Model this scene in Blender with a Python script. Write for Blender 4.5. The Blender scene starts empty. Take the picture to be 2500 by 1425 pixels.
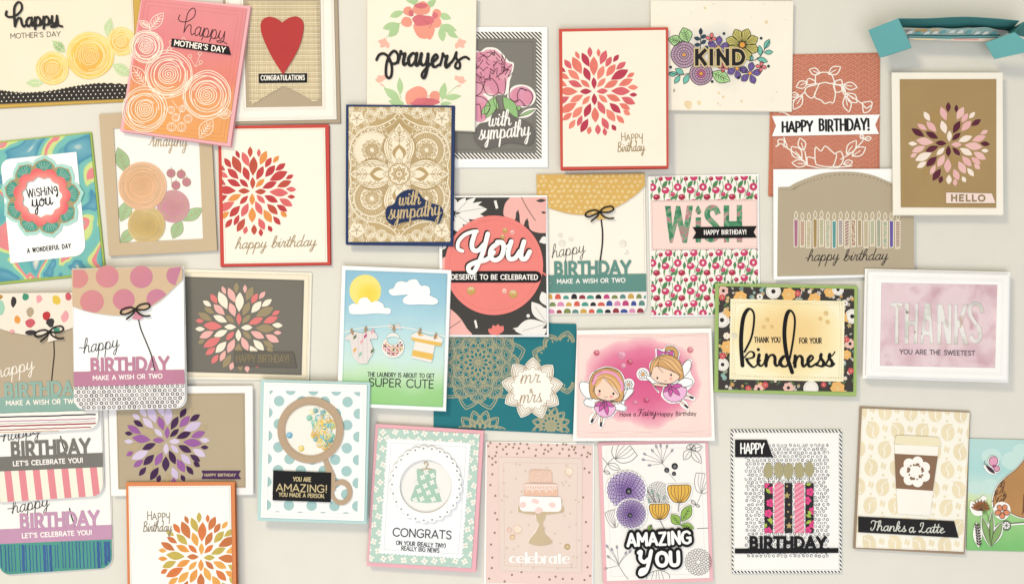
import bpy, math, random
from mathutils import Vector, Matrix
from mathutils.geometry import tessellate_polygon

# ---------------------------------------------------------------- camera, world, lamps, exposure
S = 0.0004            # metres per unit of card drawing (a card is 108 x 140 mm)
D = 2700.0            # camera distance in the same unit (1.08 m)
scene = bpy.context.scene
cam = bpy.data.cameras.new('camera'); camo = bpy.data.objects.new('camera', cam)
scene.collection.objects.link(camo); scene.camera = camo
camo.location = (0, -D * S, 0); camo.rotation_euler = (math.radians(90), 0, 0)
cam.sensor_width = 36; cam.lens = 36 * D / 2500.0; cam.clip_start = .01; cam.clip_end = 50
world = bpy.data.worlds.new('World'); scene.world = world; world.use_nodes = True
bg = world.node_tree.nodes['Background']
bg.inputs[0].default_value = (1.0, .985, .95, 1); bg.inputs[1].default_value = .45
def area(name, loc, target, size, power, col):
    l = bpy.data.lights.new(name, 'AREA'); l.energy = power; l.size = size; l.color = col; l.shape = 'DISK'
    o = bpy.data.objects.new(name, l); scene.collection.objects.link(o); o.location = loc
    o.rotation_euler = (Vector(target) - Vector(loc)).to_track_quat('-Z', 'Y').to_euler()
area('room_lamp', (-1.1, -1.8, 1.3), (-.1, 0, 0), .5, 25, (1, .88, .64))
area('low_fill', (.0, -2.35, -.95), (.05, 0, -.55), 2.0, 37, (.92, .965, 1))  # added cool fill from low in front, no real source
scene.view_settings.view_transform = 'Standard'; scene.view_settings.look = 'None'
scene.view_settings.exposure = .06; scene.view_settings.gamma = 1

# ---------------------------------------------------------------- materials
ALB = .9
def lin(c):
    c = c / 255.0
    return c / 12.92 if c <= .04045 else ((c + .055) / 1.055) ** 2.4
def col(c):
    if isinstance(c, str): c = tuple(int(c[i:i + 2], 16) for i in (0, 2, 4))
    g = .3 * c[0] + .59 * c[1] + .11 * c[2]; c = [g + (v - g) * .89 for v in c]
    return tuple(lin(max(0, min(255, v))) * ALB for v in c) + (1,)
MATS = {}
def _new(name):
    m = bpy.data.materials.new(name); m.use_nodes = True
    return m, m.node_tree.nodes, m.node_tree.links, m.node_tree.nodes['Principled BSDF']
def _finish(n, l, b, colsock, rough, var, bump, grain=2600.0):
    """paper finish: fine fibre variation of the colour and a small bump"""
    tc = n.new('ShaderNodeTexCoord')
    n1 = n.new('ShaderNodeTexNoise'); n1.inputs['Scale'].default_value = grain; n1.inputs['Detail'].default_value = 3
    n2 = n.new('ShaderNodeTexNoise'); n2.inputs['Scale'].default_value = 28; n2.inputs['Detail'].default_value = 4
    l.new(tc.outputs['Object'], n1.inputs['Vector']); l.new(tc.outputs['Object'], n2.inputs['Vector'])
    a = n.new('ShaderNodeMath'); a.operation = 'ADD'
    l.new(n1.outputs[0], a.inputs[0]); l.new(n2.outputs[0], a.inputs[1])
    mr = n.new('ShaderNodeMapRange'); mr.inputs[1].default_value = .6; mr.inputs[2].default_value = 1.4
    mr.inputs[3].default_value = 1 - var; mr.inputs[4].default_value = 1 + var
    l.new(a.outputs[0], mr.inputs[0])
    mx = n.new('ShaderNodeVectorMath'); mx.operation = 'SCALE'
    if isinstance(colsock, tuple): mx.inputs[0].default_value = colsock[:3]
    else: l.new(colsock, mx.inputs[0])
    l.new(mr.outputs[0], mx.inputs['Scale']); l.new(mx.outputs[0], b.inputs['Base Color'])
    b.inputs['Roughness'].default_value = rough
    if bump:
        bp = n.new('ShaderNodeBump'); bp.inputs['Strength'].default_value = bump; bp.inputs['Distance'].default_value = .0002
        l.new(n1.outputs[0], bp.inputs['Height']); l.new(bp.outputs[0], b.inputs['Normal'])
def paper(c, rough=.8, var=.035, bump=.25):
    k = ('p', c, rough, var)
    if k not in MATS:
        m, n, l, b = _new('paper'); _finish(n, l, b, col(c), rough, var, bump); MATS[k] = m
        b.inputs['Specular IOR Level'].default_value = .25
    return MATS[k]
def ink(c, rough=.6): return paper(c, rough, .05, .1)
def wash(c, var=.14): return paper(c, .8, var, .2)
def stain(c, var=.13):
    """uneven brushed ink on a die-cut petal, different on every petal"""
    k = ('s', c)
    if k not in MATS:
        m, n, l, b = _new('petal_ink'); _finish(n, l, b, col(c), .8, var, 0); MATS[k] = m; b.inputs['Specular IOR Level'].default_value = .25
        tc = next(x for x in n if x.type == 'TEX_COORD'); oi = n.new('ShaderNodeObjectInfo'); ad = n.new('ShaderNodeVectorMath'); ad.operation = 'ADD'; sc = n.new('ShaderNodeMath'); sc.operation = 'MULTIPLY'; sc.inputs[1].default_value = 37
        l.new(oi.outputs['Random'], sc.inputs[0]); l.new(tc.outputs['Object'], ad.inputs[0]); l.new(sc.outputs[0], ad.inputs[1])
        ns = [x for x in n if x.type == 'TEX_NOISE']; ns[0].inputs['Scale'].default_value = 9; ns[1].inputs['Scale'].default_value = 1.6
        for x in ns: l.new(ad.outputs[0], x.inputs['Vector'])
    return MATS[k]
def foil(c='B69A68'):
    k = ('f', c)
    if k not in MATS:
        m, n, l, b = _new('foil_ink'); _finish(n, l, b, col(c), .38, .1, .4)
        b.inputs['Metallic'].default_value = .08; MATS[k] = m
    return MATS[k]
def gloss(c, alpha=1.0, rough=.15):
    k = ('g', c, alpha)
    if k not in MATS:
        m, n, l, b = _new('sequin'); _finish(n, l, b, col(c), rough, .05, 0)
        b.inputs['Alpha'].default_value = alpha; b.inputs['Coat Weight'].default_value = .35; b.inputs['Coat Roughness'].default_value = .06; MATS[k] = m
    return MATS[k]
def ramp(n, l, fac, stops, interp='LINEAR'):
    r = n.new('ShaderNodeValToRGB'); r.color_ramp.interpolation = interp; e = r.color_ramp.elements
    while len(e) < len(stops): e.new(.5)
    for i, (p, c) in enumerate(stops): e[i].position = p; e[i].color = col(c)
    l.new(fac, r.inputs[0]); return r.outputs[0]
def gradient(card, stops, p0, p1, radial=False, noise=.06, nscale=18, sy=1.0, var=.05):
    """blended ink from p0 to p1 (drawing units of the card), or outwards from p0 when radial"""
    m, n, l, b = _new('blended_ink'); a = card.loc(p0, 0); e = card.loc(p1, 0)
    tc = n.new('ShaderNodeTexCoord')
    ns = n.new('ShaderNodeTexNoise'); ns.inputs['Scale'].default_value = nscale; ns.inputs['Detail'].default_value = 4
    l.new(tc.outputs['Object'], ns.inputs['Vector'])
    sub = n.new('ShaderNodeVectorMath'); sub.operation = 'SUBTRACT'; sub.inputs[1].default_value = (a[0], 0, a[2])
    l.new(tc.outputs['Object'], sub.inputs[0])
    d = (e[0] - a[0], e[2] - a[2]); L = math.hypot(*d)
    if radial:
        mu = n.new('ShaderNodeVectorMath'); mu.operation = 'MULTIPLY'; mu.inputs[1].default_value = (1 / L, 0, sy / L)
        l.new(sub.outputs[0], mu.inputs[0])
        v = n.new('ShaderNodeVectorMath'); v.operation = 'LENGTH'; l.new(mu.outputs[0], v.inputs[0]); out = v.outputs['Value']
    else:
        v = n.new('ShaderNodeVectorMath'); v.operation = 'DOT_PRODUCT'; v.inputs[1].default_value = (d[0] / L / L, 0, d[1] / L / L)
        l.new(sub.outputs[0], v.inputs[0]); out = v.outputs['Value']
    ma = n.new('ShaderNodeMath'); ma.operation = 'MULTIPLY_ADD'; ma.inputs[1].default_value = noise * 2; ma.inputs[2].default_value = -noise
    l.new(ns.outputs[0], ma.inputs[0])
    ad = n.new('ShaderNodeMath'); ad.operation = 'ADD'; l.new(out, ad.inputs[0]); l.new(ma.outputs[0], ad.inputs[1])
    _finish(n, l, b, ramp(n, l, ad.outputs[0], stops), .8, var, .2); b.inputs['Specular IOR Level'].default_value = .25
    return m
def marbled(stops, scale, dist, interp='LINEAR', detail=2.0):
    m, n, l, b = _new('marbled_ink'); tc = n.new('ShaderNodeTexCoord')
    ns = n.new('ShaderNodeTexNoise'); ns.inputs['Scale'].default_value = scale; ns.inputs['Detail'].default_value = detail
    ns.inputs['Distortion'].default_value = dist; ns.inputs['Roughness'].default_value = .45
    l.new(tc.outputs['Object'], ns.inputs['Vector'])
    _finish(n, l, b, ramp(n, l, ns.outputs[0], stops, interp), .75, .05, .2); return m

# ---------------------------------------------------------------- curves
def cr(P, n=6, closed=False):
    if closed: Q = [P[-1]] + list(P) + [P[0], P[1]]
    else: Q = [(2 * P[0][0] - P[1][0], 2 * P[0][1] - P[1][1])] + list(P) + [(2 * P[-1][0] - P[-2][0], 2 * P[-1][1] - P[-2][1])]
    out = []
    for i in range(1, len(Q) - 2):
        a, b, c, d = Q[i - 1:i + 3]
        for k in range(n):
            t = k / n; t2 = t * t; t3 = t2 * t
            out.append(tuple(.5 * (2 * b[j] + (c[j] - a[j]) * t + (2 * a[j] - 5 * b[j] + 4 * c[j] - d[j]) * t2 + (3 * b[j] - a[j] - 3 * c[j] + d[j]) * t3) for j in (0, 1)))
    if not closed: out.append(tuple(P[-1]))
    return out
def ell(cx, cy, rx, ry=None, n=24, rot=0, a0=0):
    ry = rx if ry is None else ry; c, s = math.cos(rot), math.sin(rot)
    return [(cx + rx * math.cos(a) * c - ry * math.sin(a) * s, cy + rx * math.cos(a) * s + ry * math.sin(a) * c)
            for a in [a0 + 2 * math.pi * k / n for k in range(n)]]
def blob(cx, cy, rx, ry, seed, amp=.12, n=9, rot=0):
    r = random.Random(seed); P = []
    for k in range(n):
        a = 2 * math.pi * k / n; q = 1 + r.uniform(-amp, amp); x, y = rx * q * math.cos(a), ry * q * math.sin(a)
        P.append((cx + x * math.cos(rot) - y * math.sin(rot), cy + x * math.sin(rot) + y * math.cos(rot)))
    return cr(P, 4, True)
def lens(a, b, w, n=7, skew=.5, pinch=1.0):
    dx, dy = b[0] - a[0], b[1] - a[1]; L = math.hypot(dx, dy) or 1; nx, ny = -dy / L, dx / L; up = []; dn = []
    for k in range(n + 1):
        t = k / n; q = math.sin(math.pi * t ** (math.log(.5) / math.log(skew))) ** pinch * w / 2
        up.append((a[0] + dx * t + nx * q, a[1] + dy * t + ny * q)); dn.append((a[0] + dx * t - nx * q, a[1] + dy * t - ny * q))
    return up + dn[-2:0:-1]
def quad_uv(Q, u, v):
    return tuple((Q[0][j] * (1 - u) + Q[1][j] * u) * (1 - v) + (Q[3][j] * (1 - u) + Q[2][j] * u) * v for j in (0, 1))
def inset(Q, d):
    w = math.dist(Q[0], Q[1]); h = math.dist(Q[1], Q[2]); a, b = d / w, d / h
    return [quad_uv(Q, a, b), quad_uv(Q, 1 - a, b), quad_uv(Q, 1 - a, 1 - b), quad_uv(Q, a, 1 - b)]
def rquad(Q, radii, n=5):
    out = []
    for i in range(4):
        p, a, b = Q[i], Q[i - 1], Q[(i + 1) % 4]; r = radii[i]
        if not r: out.append(p); continue
        la, lb = math.dist(p, a), math.dist(p, b)
        s = (p[0] + (a[0] - p[0]) * r / la, p[1] + (a[1] - p[1]) * r / la); e = (p[0] + (b[0] - p[0]) * r / lb, p[1] + (b[1] - p[1]) * r / lb)
        for k in range(n + 1):
            t = k / n; c = (s[0] + e[0] - p[0], s[1] + e[1] - p[1])
            th = math.pi / 2 * t
            out.append((c[0] + (p[0] - e[0]) * math.cos(th) + (p[0] - s[0]) * math.sin(th), c[1] + (p[1] - e[1]) * math.cos(th) + (p[1] - s[1]) * math.sin(th)))
    return out
def clip(poly, Q):
    A = sum(Q[i][0] * Q[(i + 1) % len(Q)][1] - Q[(i + 1) % len(Q)][0] * Q[i][1] for i in range(len(Q))); sg = 1 if A > 0 else -1
    for i in range(len(Q)):
        a, b = Q[i], Q[(i + 1) % len(Q)]; out = []
        f = lambda p: sg * ((b[0] - a[0]) * (p[1] - a[1]) - (b[1] - a[1]) * (p[0] - a[0]))
        for k in range(len(poly)):
            p, q = poly[k - 1], poly[k]; fp, fq = f(p), f(q)
            if (fp >= 0) != (fq >= 0):
                t = fp / (fp - fq); out.append((p[0] + (q[0] - p[0]) * t, p[1] + (q[1] - p[1]) * t))
            if fq >= 0: out.append(q)
        poly = out
        if len(poly) < 3: return []
    return poly
def inside(p, Q):
    r = False
    for i in range(len(Q)):
        a, b = Q[i - 1], Q[i]
        if (a[1] > p[1]) != (b[1] > p[1]) and p[0] < (b[0] - a[0]) * (p[1] - a[1]) / (b[1] - a[1]) + a[0]: r = not r
    return r

# ---------------------------------------------------------------- stroke lettering
def parse(d):
    f = {}
    for line in d.strip().splitlines():
        ch, rest = line[0], line[2:].split('|'); st = []
        for s in rest[1:]:
            P = [tuple(float(v) for v in q.split(',')) for q in s[1:].split()]
            st.append((s[0], P))
        f[ch] = (float(rest[0]), st)
    f[' '] = (.42, []); return f
SANS = parse('''
A .8|L0,0 .37,1 .74,0|L.12,.3 .62,.3
B .68|L.06,0 .06,1|C.06,1 .3,1 .46,.94 .52,.77 .46,.59 .3,.53 .06,.53|C.06,.53 .34,.53 .5,.45 .57,.27 .5,.07 .32,0 .06,0
C .82|C.76,.84 .6,.97 .42,1 .15,.88 .03,.6 .03,.4 .15,.12 .42,0 .6,.03 .76,.16
D .84|L.06,0 .06,1|C.06,1 .34,1 .6,.88 .74,.6 .74,.4 .6,.12 .34,0 .06,0
E .62|L.52,0 .06,0 .06,1 .52,1|L.06,.52 .46,.52
F .56|L.06,0 .06,1 .52,1|L.06,.5 .46,.5
G .88|C.76,.84 .6,.97 .42,1 .15,.88 .03,.6 .03,.4 .15,.12 .42,0 .62,.03 .78,.15|L.78,.15 .78,.46 .5,.46
H .78|L.06,0 .06,1|L.68,0 .68,1|L.06,.52 .68,.52
I .24|L.1,0 .1,1
K .7|L.06,0 .06,1|L.62,1 .08,.42|L.24,.6 .64,0
L .54|L.06,1 .06,0 .5,0
M .94|L.06,0 .06,1 .45,.35 .84,1 .84,0
N .8|L.06,0 .06,1 .7,0 .7,1
O .9|C.43,1 .13,.86 .02,.5 .13,.14 .43,0 .73,.14 .84,.5 .73,.86 .43,1
P .64|L.06,0 .06,1|C.06,1 .34,1 .52,.9 .56,.72 .5,.52 .34,.43 .06,.43
R .7|L.06,0 .06,1|C.06,1 .34,1 .52,.9 .56,.72 .5,.52 .34,.43 .06,.43|L.32,.42 .6,0
S .66|C.56,.86 .36,1 .12,.92 .08,.72 .22,.57 .4,.48 .56,.34 .54,.1 .32,0 .05,.12
T .68|L0,1 .64,1|L.32,0 .32,1
U .78|C.06,1 .06,.35 .15,.08 .37,0 .6,.08 .69,.35 .69,1
V .76|L0,1 .37,0 .74,1
W 1.1|L0,1 .26,0 .52,1 .78,0 1.04,1
Y .74|L0,1 .35,.45 .7,1|L.35,.45 .35,0
Z .68|L.04,1 .6,1 .04,0 .6,0
! .24|L.1,.3 .1,1|L.1,.02 .1,.03
' .2|L.1,1 .1,.78
. .2|L.1,0 .1,.02
( .3|C.25,1.08 .08,.8 .05,.5 .08,.2 .25,-.08
) .3|C.05,1.08 .22,.8 .25,.5 .22,.2 .05,-.08
& .8|C.7,.0 .3,.5 .15,.78 .3,1 .48,.8 .3,.55 .06,.3 .15,.02 .4,0 .65,.35
a .62|C.5,.5 .3,.66 .08,.5 .06,.2 .25,0 .5,.16|L.5,.66 .5,0
b .64|L.06,1.02 .06,0|C.06,.48 .28,.66 .5,.5 .52,.18 .3,0 .06,.16
c .56|C.5,.55 .3,.66 .08,.5 .06,.18 .28,0 .5,.1
d .64|L.52,1.02 .52,0|C.52,.48 .3,.66 .08,.5 .06,.18 .28,0 .52,.16
e .6|L.06,.36 .52,.36|C.52,.36 .46,.6 .28,.66 .08,.5 .06,.18 .28,0 .5,.1
h .6|L.06,1.02 .06,0|C.06,.45 .25,.66 .46,.58 .5,.4 .5,0
i .22|L.1,.66 .1,0|L.1,.92 .1,.94
l .22|L.1,1.02 .1,0
p .64|L.06,.66 .06,-.3|C.06,.48 .28,.66 .5,.5 .52,.18 .3,0 .06,.16
r .42|L.06,.66 .06,0|C.06,.4 .18,.62 .38,.66
t .42|L.18,.9 .18,.06|C.18,.1 .22,0 .36,0|L.02,.66 .36,.66
v .56|L0,.66 .26,0 .52,.66
y .58|L0,.66 .27,.02|L.54,.66 .15,-.3
g .62|C.5,.5 .3,.66 .08,.5 .06,.2 .25,0 .5,.16|C.5,.66 .5,-.1 .35,-.32 .08,-.25
''')
SCRIPT = parse('''
a 1.12|C.86,.85 .52,1 .16,.58 .24,.06 .5,.02 .78,.42 .88,1|C.88,1 .82,.3 .95,0 1.25,.25
b 1.05|C0,.15 .34,.9 .5,1.75 .37,2.05 .22,1.7 .15,.5 .22,.05 .5,0 .82,.4 .7,.9 .42,.85 .3,.5|C.72,.85 .9,.7 1.1,.8
d 1.15|C.86,.85 .52,1 .16,.58 .24,.06 .5,.02 .78,.42 .88,1|C.92,2.05 .84,.4 .97,0 1.25,.25
e .92|C0,.2 .4,.5 .65,.8 .46,1 .18,.6 .25,.08 .5,0 .98,.3
g 1.1|C.86,.85 .52,1 .16,.58 .24,.06 .5,.02 .78,.42 .88,1|C.88,1 .86,-.3 .65,-.95 .35,-.85 .4,-.5 1.2,.2
h 1.08|C0,.15 .38,1 .52,1.75 .38,2.05 .22,1.7 .15,.8 .12,0|C.12,.1 .3,.75 .6,1 .78,.75 .78,.25 .92,0 1.2,.25
i .58|C0,.15 .12,.5 .25,.98|C.25,.98 .22,.25 .35,0 .65,.25|L.3,1.42 .31,1.43
k 1.05|C0,.15 .38,1 .52,1.75 .38,2.05 .22,1.7 .15,.8 .12,0|C.15,.4 .45,1 .72,.85 .55,.55 .2,.5|C.35,.52 .62,.1 .85,0 1.15,.25
l .6|C0,.15 .4,1.2 .42,2 .22,1.9 .15,.8 .3,0 .65,.2
m 1.55|C0,.3 .16,1|L.16,1 .12,0|C.12,.1 .32,.85 .54,1 .64,.7 .6,0|C.6,.1 .82,.85 1.04,1 1.17,.75 1.17,.25 1.3,0 1.6,.25
n 1.1|C0,.3 .16,1|L.16,1 .12,0|C.12,.1 .34,.82 .6,1 .78,.75 .78,.25 .92,0 1.2,.25
o 1.0|C.5,1 .15,.6 .2,.1 .5,0 .8,.4 .74,.88 .5,1 .48,.78 .78,.72 1.1,.85
p 1.1|C0,.2 .1,.6 .2,1|C.2,1 .18,0 .1,-1|C.16,.3 .35,.85 .6,1 .84,.62 .75,.12 .45,0 .22,.2|C.6,.03 .85,.05 1.18,.25
r .82|C0,.15 .12,.6 .2,1.08|C.2,1.08 .3,.9 .6,.92|C.6,.92 .5,.3 .6,0 .88,.2
s .76|C0,.1 .3,.6 .45,1.1|C.45,1.1 .4,.8 .66,.35 .5,0 .12,.1|C.5,.02 .65,.04 .84,.22
t .62|C0,.15 .3,.9|C.38,1.75 .26,.4 .36,0 .68,.25|C-.05,1.15 .25,1.12 .65,1.22
u 1.08|C0,.2 .2,1|C.2,1 .14,.3 .35,0 .65,.25 .82,1|C.82,1 .8,.25 .92,0 1.18,.25
w 1.32|C0,.75 .18,1|C.18,1 .14,.25 .38,0 .6,.3 .68,.9|C.68,.9 .65,.2 .9,0 1.12,.4 1.15,.98|C1.15,.98 1.22,.85 1.42,.85
y 1.08|C0,.2 .2,1|C.2,1 .14,.4 .35,.08 .65,.25 .82,1|C.82,1 .8,-.2 .6,-.95 .35,-.8 .5,-.4 1.2,.3
1 1.35|C-.95,1.95 -1.05,1.5 -.6,1.25 .25,1.4 1,2.05 1,2.75 .6,2.95 .12,2.4 0,1.45 0,.1|C0,.1 .4,.95 .8,1 .9,.4 1.1,0 1.45,.2
2 1.35|C0,.2 .2,1|C.2,1 .14,.4 .35,.08 .65,.25 .82,1|C.82,1 .85,-.1 .5,-.72 .0,-.7 .1,-.35 .7,-.3 1.4,-.8
Y 1.7|C.0,.9 -.1,1.5 .2,1.95 .7,2.1|C.7,2.1 .55,1.4 .7,.9 1.1,1 1.35,1.5 1.45,2.1|C1.45,2.1 1.2,.5 .95,-.5 .6,-.85 .35,-.5 .75,-.1 1.6,.3
B 1.15|C.1,1.8 .15,1 .1,0|C0,1.75 .45,2.0 .8,1.75 .7,1.25 .25,1.05 .85,.85 .9,.25 .5,0 .1,.1
H 1.1|C.1,1.8 .12,1 .1,0|C.8,1.85 .75,1 .8,0|C.1,.95 .45,.9 .8,1
T 1.15|C.0,1.5 .1,1.9 .5,1.95 1.0,1.75 1.4,2|C.75,1.85 .68,.7 .4,.02 .08,.15 .12,.5
L 1.2|C.2,1.3 .15,1.8 .5,2 .65,1.7 .45,.6 .2,.08 .02,.2 .3,.35 .8,0 1.25,.25
F 1.15|C.0,1.5 .1,1.9 .5,1.95 1.0,1.75 1.4,2|C.65,1.85 .58,.7 .3,.02 0,.15|C.35,1 .6,1.05 .95,1.05
. .35|L.12,0 .13,.01
& .9|C.8,.0 .3,.7 .2,1.05 .4,1.25 .55,1 .3,.7 .06,.3 .2,.02 .45,0 .7,.4
''')
HAND = dict(SANS)     # loose hand-drawn capitals share the skeleton of the plain ones
for ch, d in parse('''
a .78|L0,0 .33,.75 .66,0|L.1,.27 .56,.27
p .6|L.06,-.25 .06,.75|C.06,.75 .34,.78 .5,.58 .42,.34 .06,.28
y .7|L.0,.72 .08,.35|C.08,.35 .3,.2 .5,.35|L.6,.8 .48,-.5
i .3|L.1,0 .1,.6|L.1,.85 .11,.86
''').items():
    if ch != ' ': HAND[ch] = d

def squash(font, k):
    return {c: (a, [(kd, [(x, y if y > 0 else y * k) for x, y in P]) for kd, P in st]) for c, (a, st) in font.items()}
SHORT = squash(SCRIPT, .4)
# ---------------------------------------------------------------- mesh building
class MB:
    def __init__(s, card): s.c = card; s.v = []; s.f = []; s.mi = []; s.k = 0
    def _z(s, z): s.k += 1; return z + (s.k % 60) * .0035
    def poly(s, pts, z, t=0, m=0, holes=()):
        if len(pts) < 3: return s
        z = s._z(z); loops = [pts] + list(holes); flat = [p for q in loops for p in q]
        tri = tessellate_polygon([[Vector((p[0], p[1], 0)) for p in q] for q in loops]); b = len(s.v)
        s.v += [s.c.loc(p, z) for p in flat]
        for a, e, f in tri:
            A, E, F = flat[a], flat[e], flat[f]
            if (E[0] - A[0]) * (F[1] - A[1]) - (E[1] - A[1]) * (F[0] - A[0]) > 0: e, f = f, e
            s.f.append((b + a, b + e, b + f)); s.mi.append(m)
        if t:
            bb = len(s.v); s.v += [s.c.loc(p, z - t) for p in flat]; o = 0
            for q in loops:
                n = len(q)
                for i in range(n):
                    j = (i + 1) % n; s.f.append((b + o + i, b + o + j, bb + o + j, bb + o + i)); s.mi.append(m)
                o += n
        return s
    def rib(s, P, w, z, t=0, m=0, cap='r', rise=.06):
        Q = [P[0]]
        for p in P[1:]:
            if math.dist(p, Q[-1]) > 1e-4: Q.append(p)
        ws = w if isinstance(w, list) and len(w) == len(Q) else None
        if ws is None: w = w[0] if isinstance(w, list) else w
        if len(Q) < 2: return s.disc(Q[0], (ws[0] if ws else w) / 2, z, t, m, 10)
        n = len(Q); W = ws or [w] * n
        if cap == 's':
            for a, b in ((0, 1), (-1, -2)):
                d = math.dist(Q[a], Q[b]); h = W[a] / 2
                Q[a] = (Q[a][0] + (Q[a][0] - Q[b][0]) * h / d, Q[a][1] + (Q[a][1] - Q[b][1]) * h / d)
        z = s._z(z); b = len(s.v); N = []
        for i in range(n):
            p, q = Q[max(i - 1, 0)], Q[min(i + 1, n - 1)]; d = math.dist(p, q) or 1; N.append((-(q[1] - p[1]) / d, (q[0] - p[0]) / d))
        for i in range(n):
            zz = z + rise * i / n; h = W[i] / 2; x, y = Q[i]; u, v = N[i]
            s.v.append(s.c.loc((x + u * h, y + v * h), zz)); s.v.append(s.c.loc((x - u * h, y - v * h), zz))
            if t: s.v.append(s.c.loc((x + u * h, y + v * h), z - t)); s.v.append(s.c.loc((x - u * h, y - v * h), z - t))
        st = 4 if t else 2
        for i in range(n - 1):
            a = b + st * i; c = a + st
            s.f.append((a, a + 1, c + 1, c)); s.mi.append(m)
            if t:
                s.f.append((a, c, c + 2, a + 2)); s.mi.append(m); s.f.append((a + 1, a + 3, c + 3, c + 1)); s.mi.append(m)
        if cap == 'r':
            for i in (0, n - 1):
                zz = z + rise * i / n; u, v = N[i]; h = W[i] / 2; x, y = Q[i]; sg = -1 if i == 0 else 1
                ids = []
                for k in range(6):
                    th = math.pi * k / 5; cu, su = math.cos(th) * h, math.sin(th) * h * sg
                    ids.append((x + u * cu + v * su, y + v * cu - u * su))
                k0 = len(s.v); s.v += [s.c.loc(p, zz) for p in ids]; s.f.append(tuple(range(k0, k0 + 6))); s.mi.append(m)
                if t:
                    k1 = len(s.v); s.v += [s.c.loc(p, z - t) for p in ids]
                    for k in range(5): s.f.append((k0 + k, k0 + k + 1, k1 + k + 1, k1 + k)); s.mi.append(m)
        return s
    def line(s, P, w, z, t=0, m=0, cap='r'):
        for i in range(len(P) - 1): s.rib([P[i], P[i + 1]], w, z, t, m, cap)
        return s
    def curve(s, P, w, z, t=0, m=0, n=6, closed=False, cap='r', taper=0):
        Q = cr(P, n, closed)
        if closed: Q.append(Q[0])
        if taper:
            L = len(Q); w = [w * (1 - taper * abs(2 * i / (L - 1) - 1)) for i in range(L)]
        return s.rib(Q, w, z, t, m, cap)
    def ringc(s, P, w, z, Q, m=0):
        run = []
        for p in list(P) + [P[0], None]:
            if p is not None and inside(p, Q): run.append(p)
            else:
                if len(run) > 1: s.rib(run, w, z, 0, m)
                run = []
    def ring(s, P, w, z, m=0, t=0): return s.rib(list(P) + [P[0], P[1]], w, z, t, m)
    def disc(s, c, r, z, t=0, m=0, n=12, ry=None, rot=0): return s.poly(ell(c[0], c[1], r, ry, n, rot), z, t, m)
    def dome(s, c, r, z, h, m=0, n=14, dish=False):
        """a lens or cupped sequin"""
        b = len(s.v); prof = [(1, 0), (.85, .6), (.5, .92), (0, 1)] if not dish else [(1, .0), (.93, .75), (.6, .35), (.16, .12)]
        for q, hh in prof:
            for k in range(n):
                a = 2 * math.pi * k / n; s.v.append(s.c.loc((c[0] + r * q * math.cos(a), c[1] + r * q * math.sin(a)), z + h * hh))
        for i in range(len(prof) - 1):
            for k in range(n):
                j = (k + 1) % n; s.f.append((b + i * n + k, b + i * n + j, b + (i + 1) * n + j, b + (i + 1) * n + k)); s.mi.append(m)
        return s
    def glyph(s, G, org, ux, uy, w, z, t=0, m=0, thin=1.0, cap='r', n=5, slant=0):
        def T(p): x = p[0] + slant * p[1]; return (org[0] + ux[0] * x + uy[0] * p[1], org[1] + ux[1] * x + uy[1] * p[1])
        for kind, P in G:
            raw = P if kind == 'L' else cr(P, n); Q = [T(p) for p in raw]
            def wid(a, b):
                if thin >= 1: return w
                d = math.dist(a, b) or 1; dn = max(0, (a[1] - b[1]) / d)
                return w * (thin + (1 - thin) * dn ** 1.3)
            if kind == 'L':
                if len(Q) == 2 and math.dist(Q[0], Q[1]) < w * .35: s.disc(Q[0], w * .58, z, t, m); continue
                for i in range(len(Q) - 1):
                    s.rib([Q[i], Q[i + 1]], w * (1 if thin >= 1 else (thin + (1 - thin) * abs(raw[i][1] - raw[i + 1][1]) / (math.dist(raw[i], raw[i + 1]) or 1))), z, t, m, cap)
            else:
                W = [wid(raw[max(0, i - 1)], raw[min(i + 1, len(raw) - 1)]) for i in range(len(raw))]
                W = [(W[max(0, i - 1)] + W[i] * 2 + W[min(i + 1, len(W) - 1)]) / 4 for i in range(len(W))]
                s.rib(Q, W, z, t, m, cap)
        return s
    def text(s, txt, p0, p1, h, w, z, t=0, m=0, font=SANS, thin=1.0, cap='r', slant=0, jit=0, track=0, seed=1):
        if font is not SCRIPT and font is not SHORT and thin >= .6: track += .62 * w / h
        tot = sum(font[c][0] + track for c in txt) - track; L = math.dist(p0, p1)
        dx, dy = (p1[0] - p0[0]) / L, (p1[1] - p0[1]) / L; ux = (dx * L / tot, dy * L / tot); uy = (dy * h, -dx * h)
        x = 0; r = random.Random(seed)
        for c in txt:
            j = r.uniform(-jit, jit); sc = 1 + r.uniform(-jit, jit) if jit else 1
            org = (p0[0] + ux[0] * x + uy[0] * j, p0[1] + ux[1] * x + uy[1] * j)
            s.glyph(font[c][1], org, ux, (uy[0] * sc, uy[1] * sc), w, z, t, m, thin, cap, 5, slant); x += font[c][0] + track
        return s
    def flush(s, name, mats, parent=None):
        if s.v: s.build(name, mats, parent); s.v, s.f, s.mi = [], [], []
    def build(s, name, mats, parent=None, label=None, kind=None):
        if not s.v: return None
        me = bpy.data.meshes.new(name); me.from_pydata(s.v, [], s.f)
        for mm in (mats if isinstance(mats, (list, tuple)) else [mats]): me.materials.append(mm)
        me.polygons.foreach_set('material_index', s.mi); me.update()
        return s.c.link(name, me, parent, label, kind)

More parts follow.
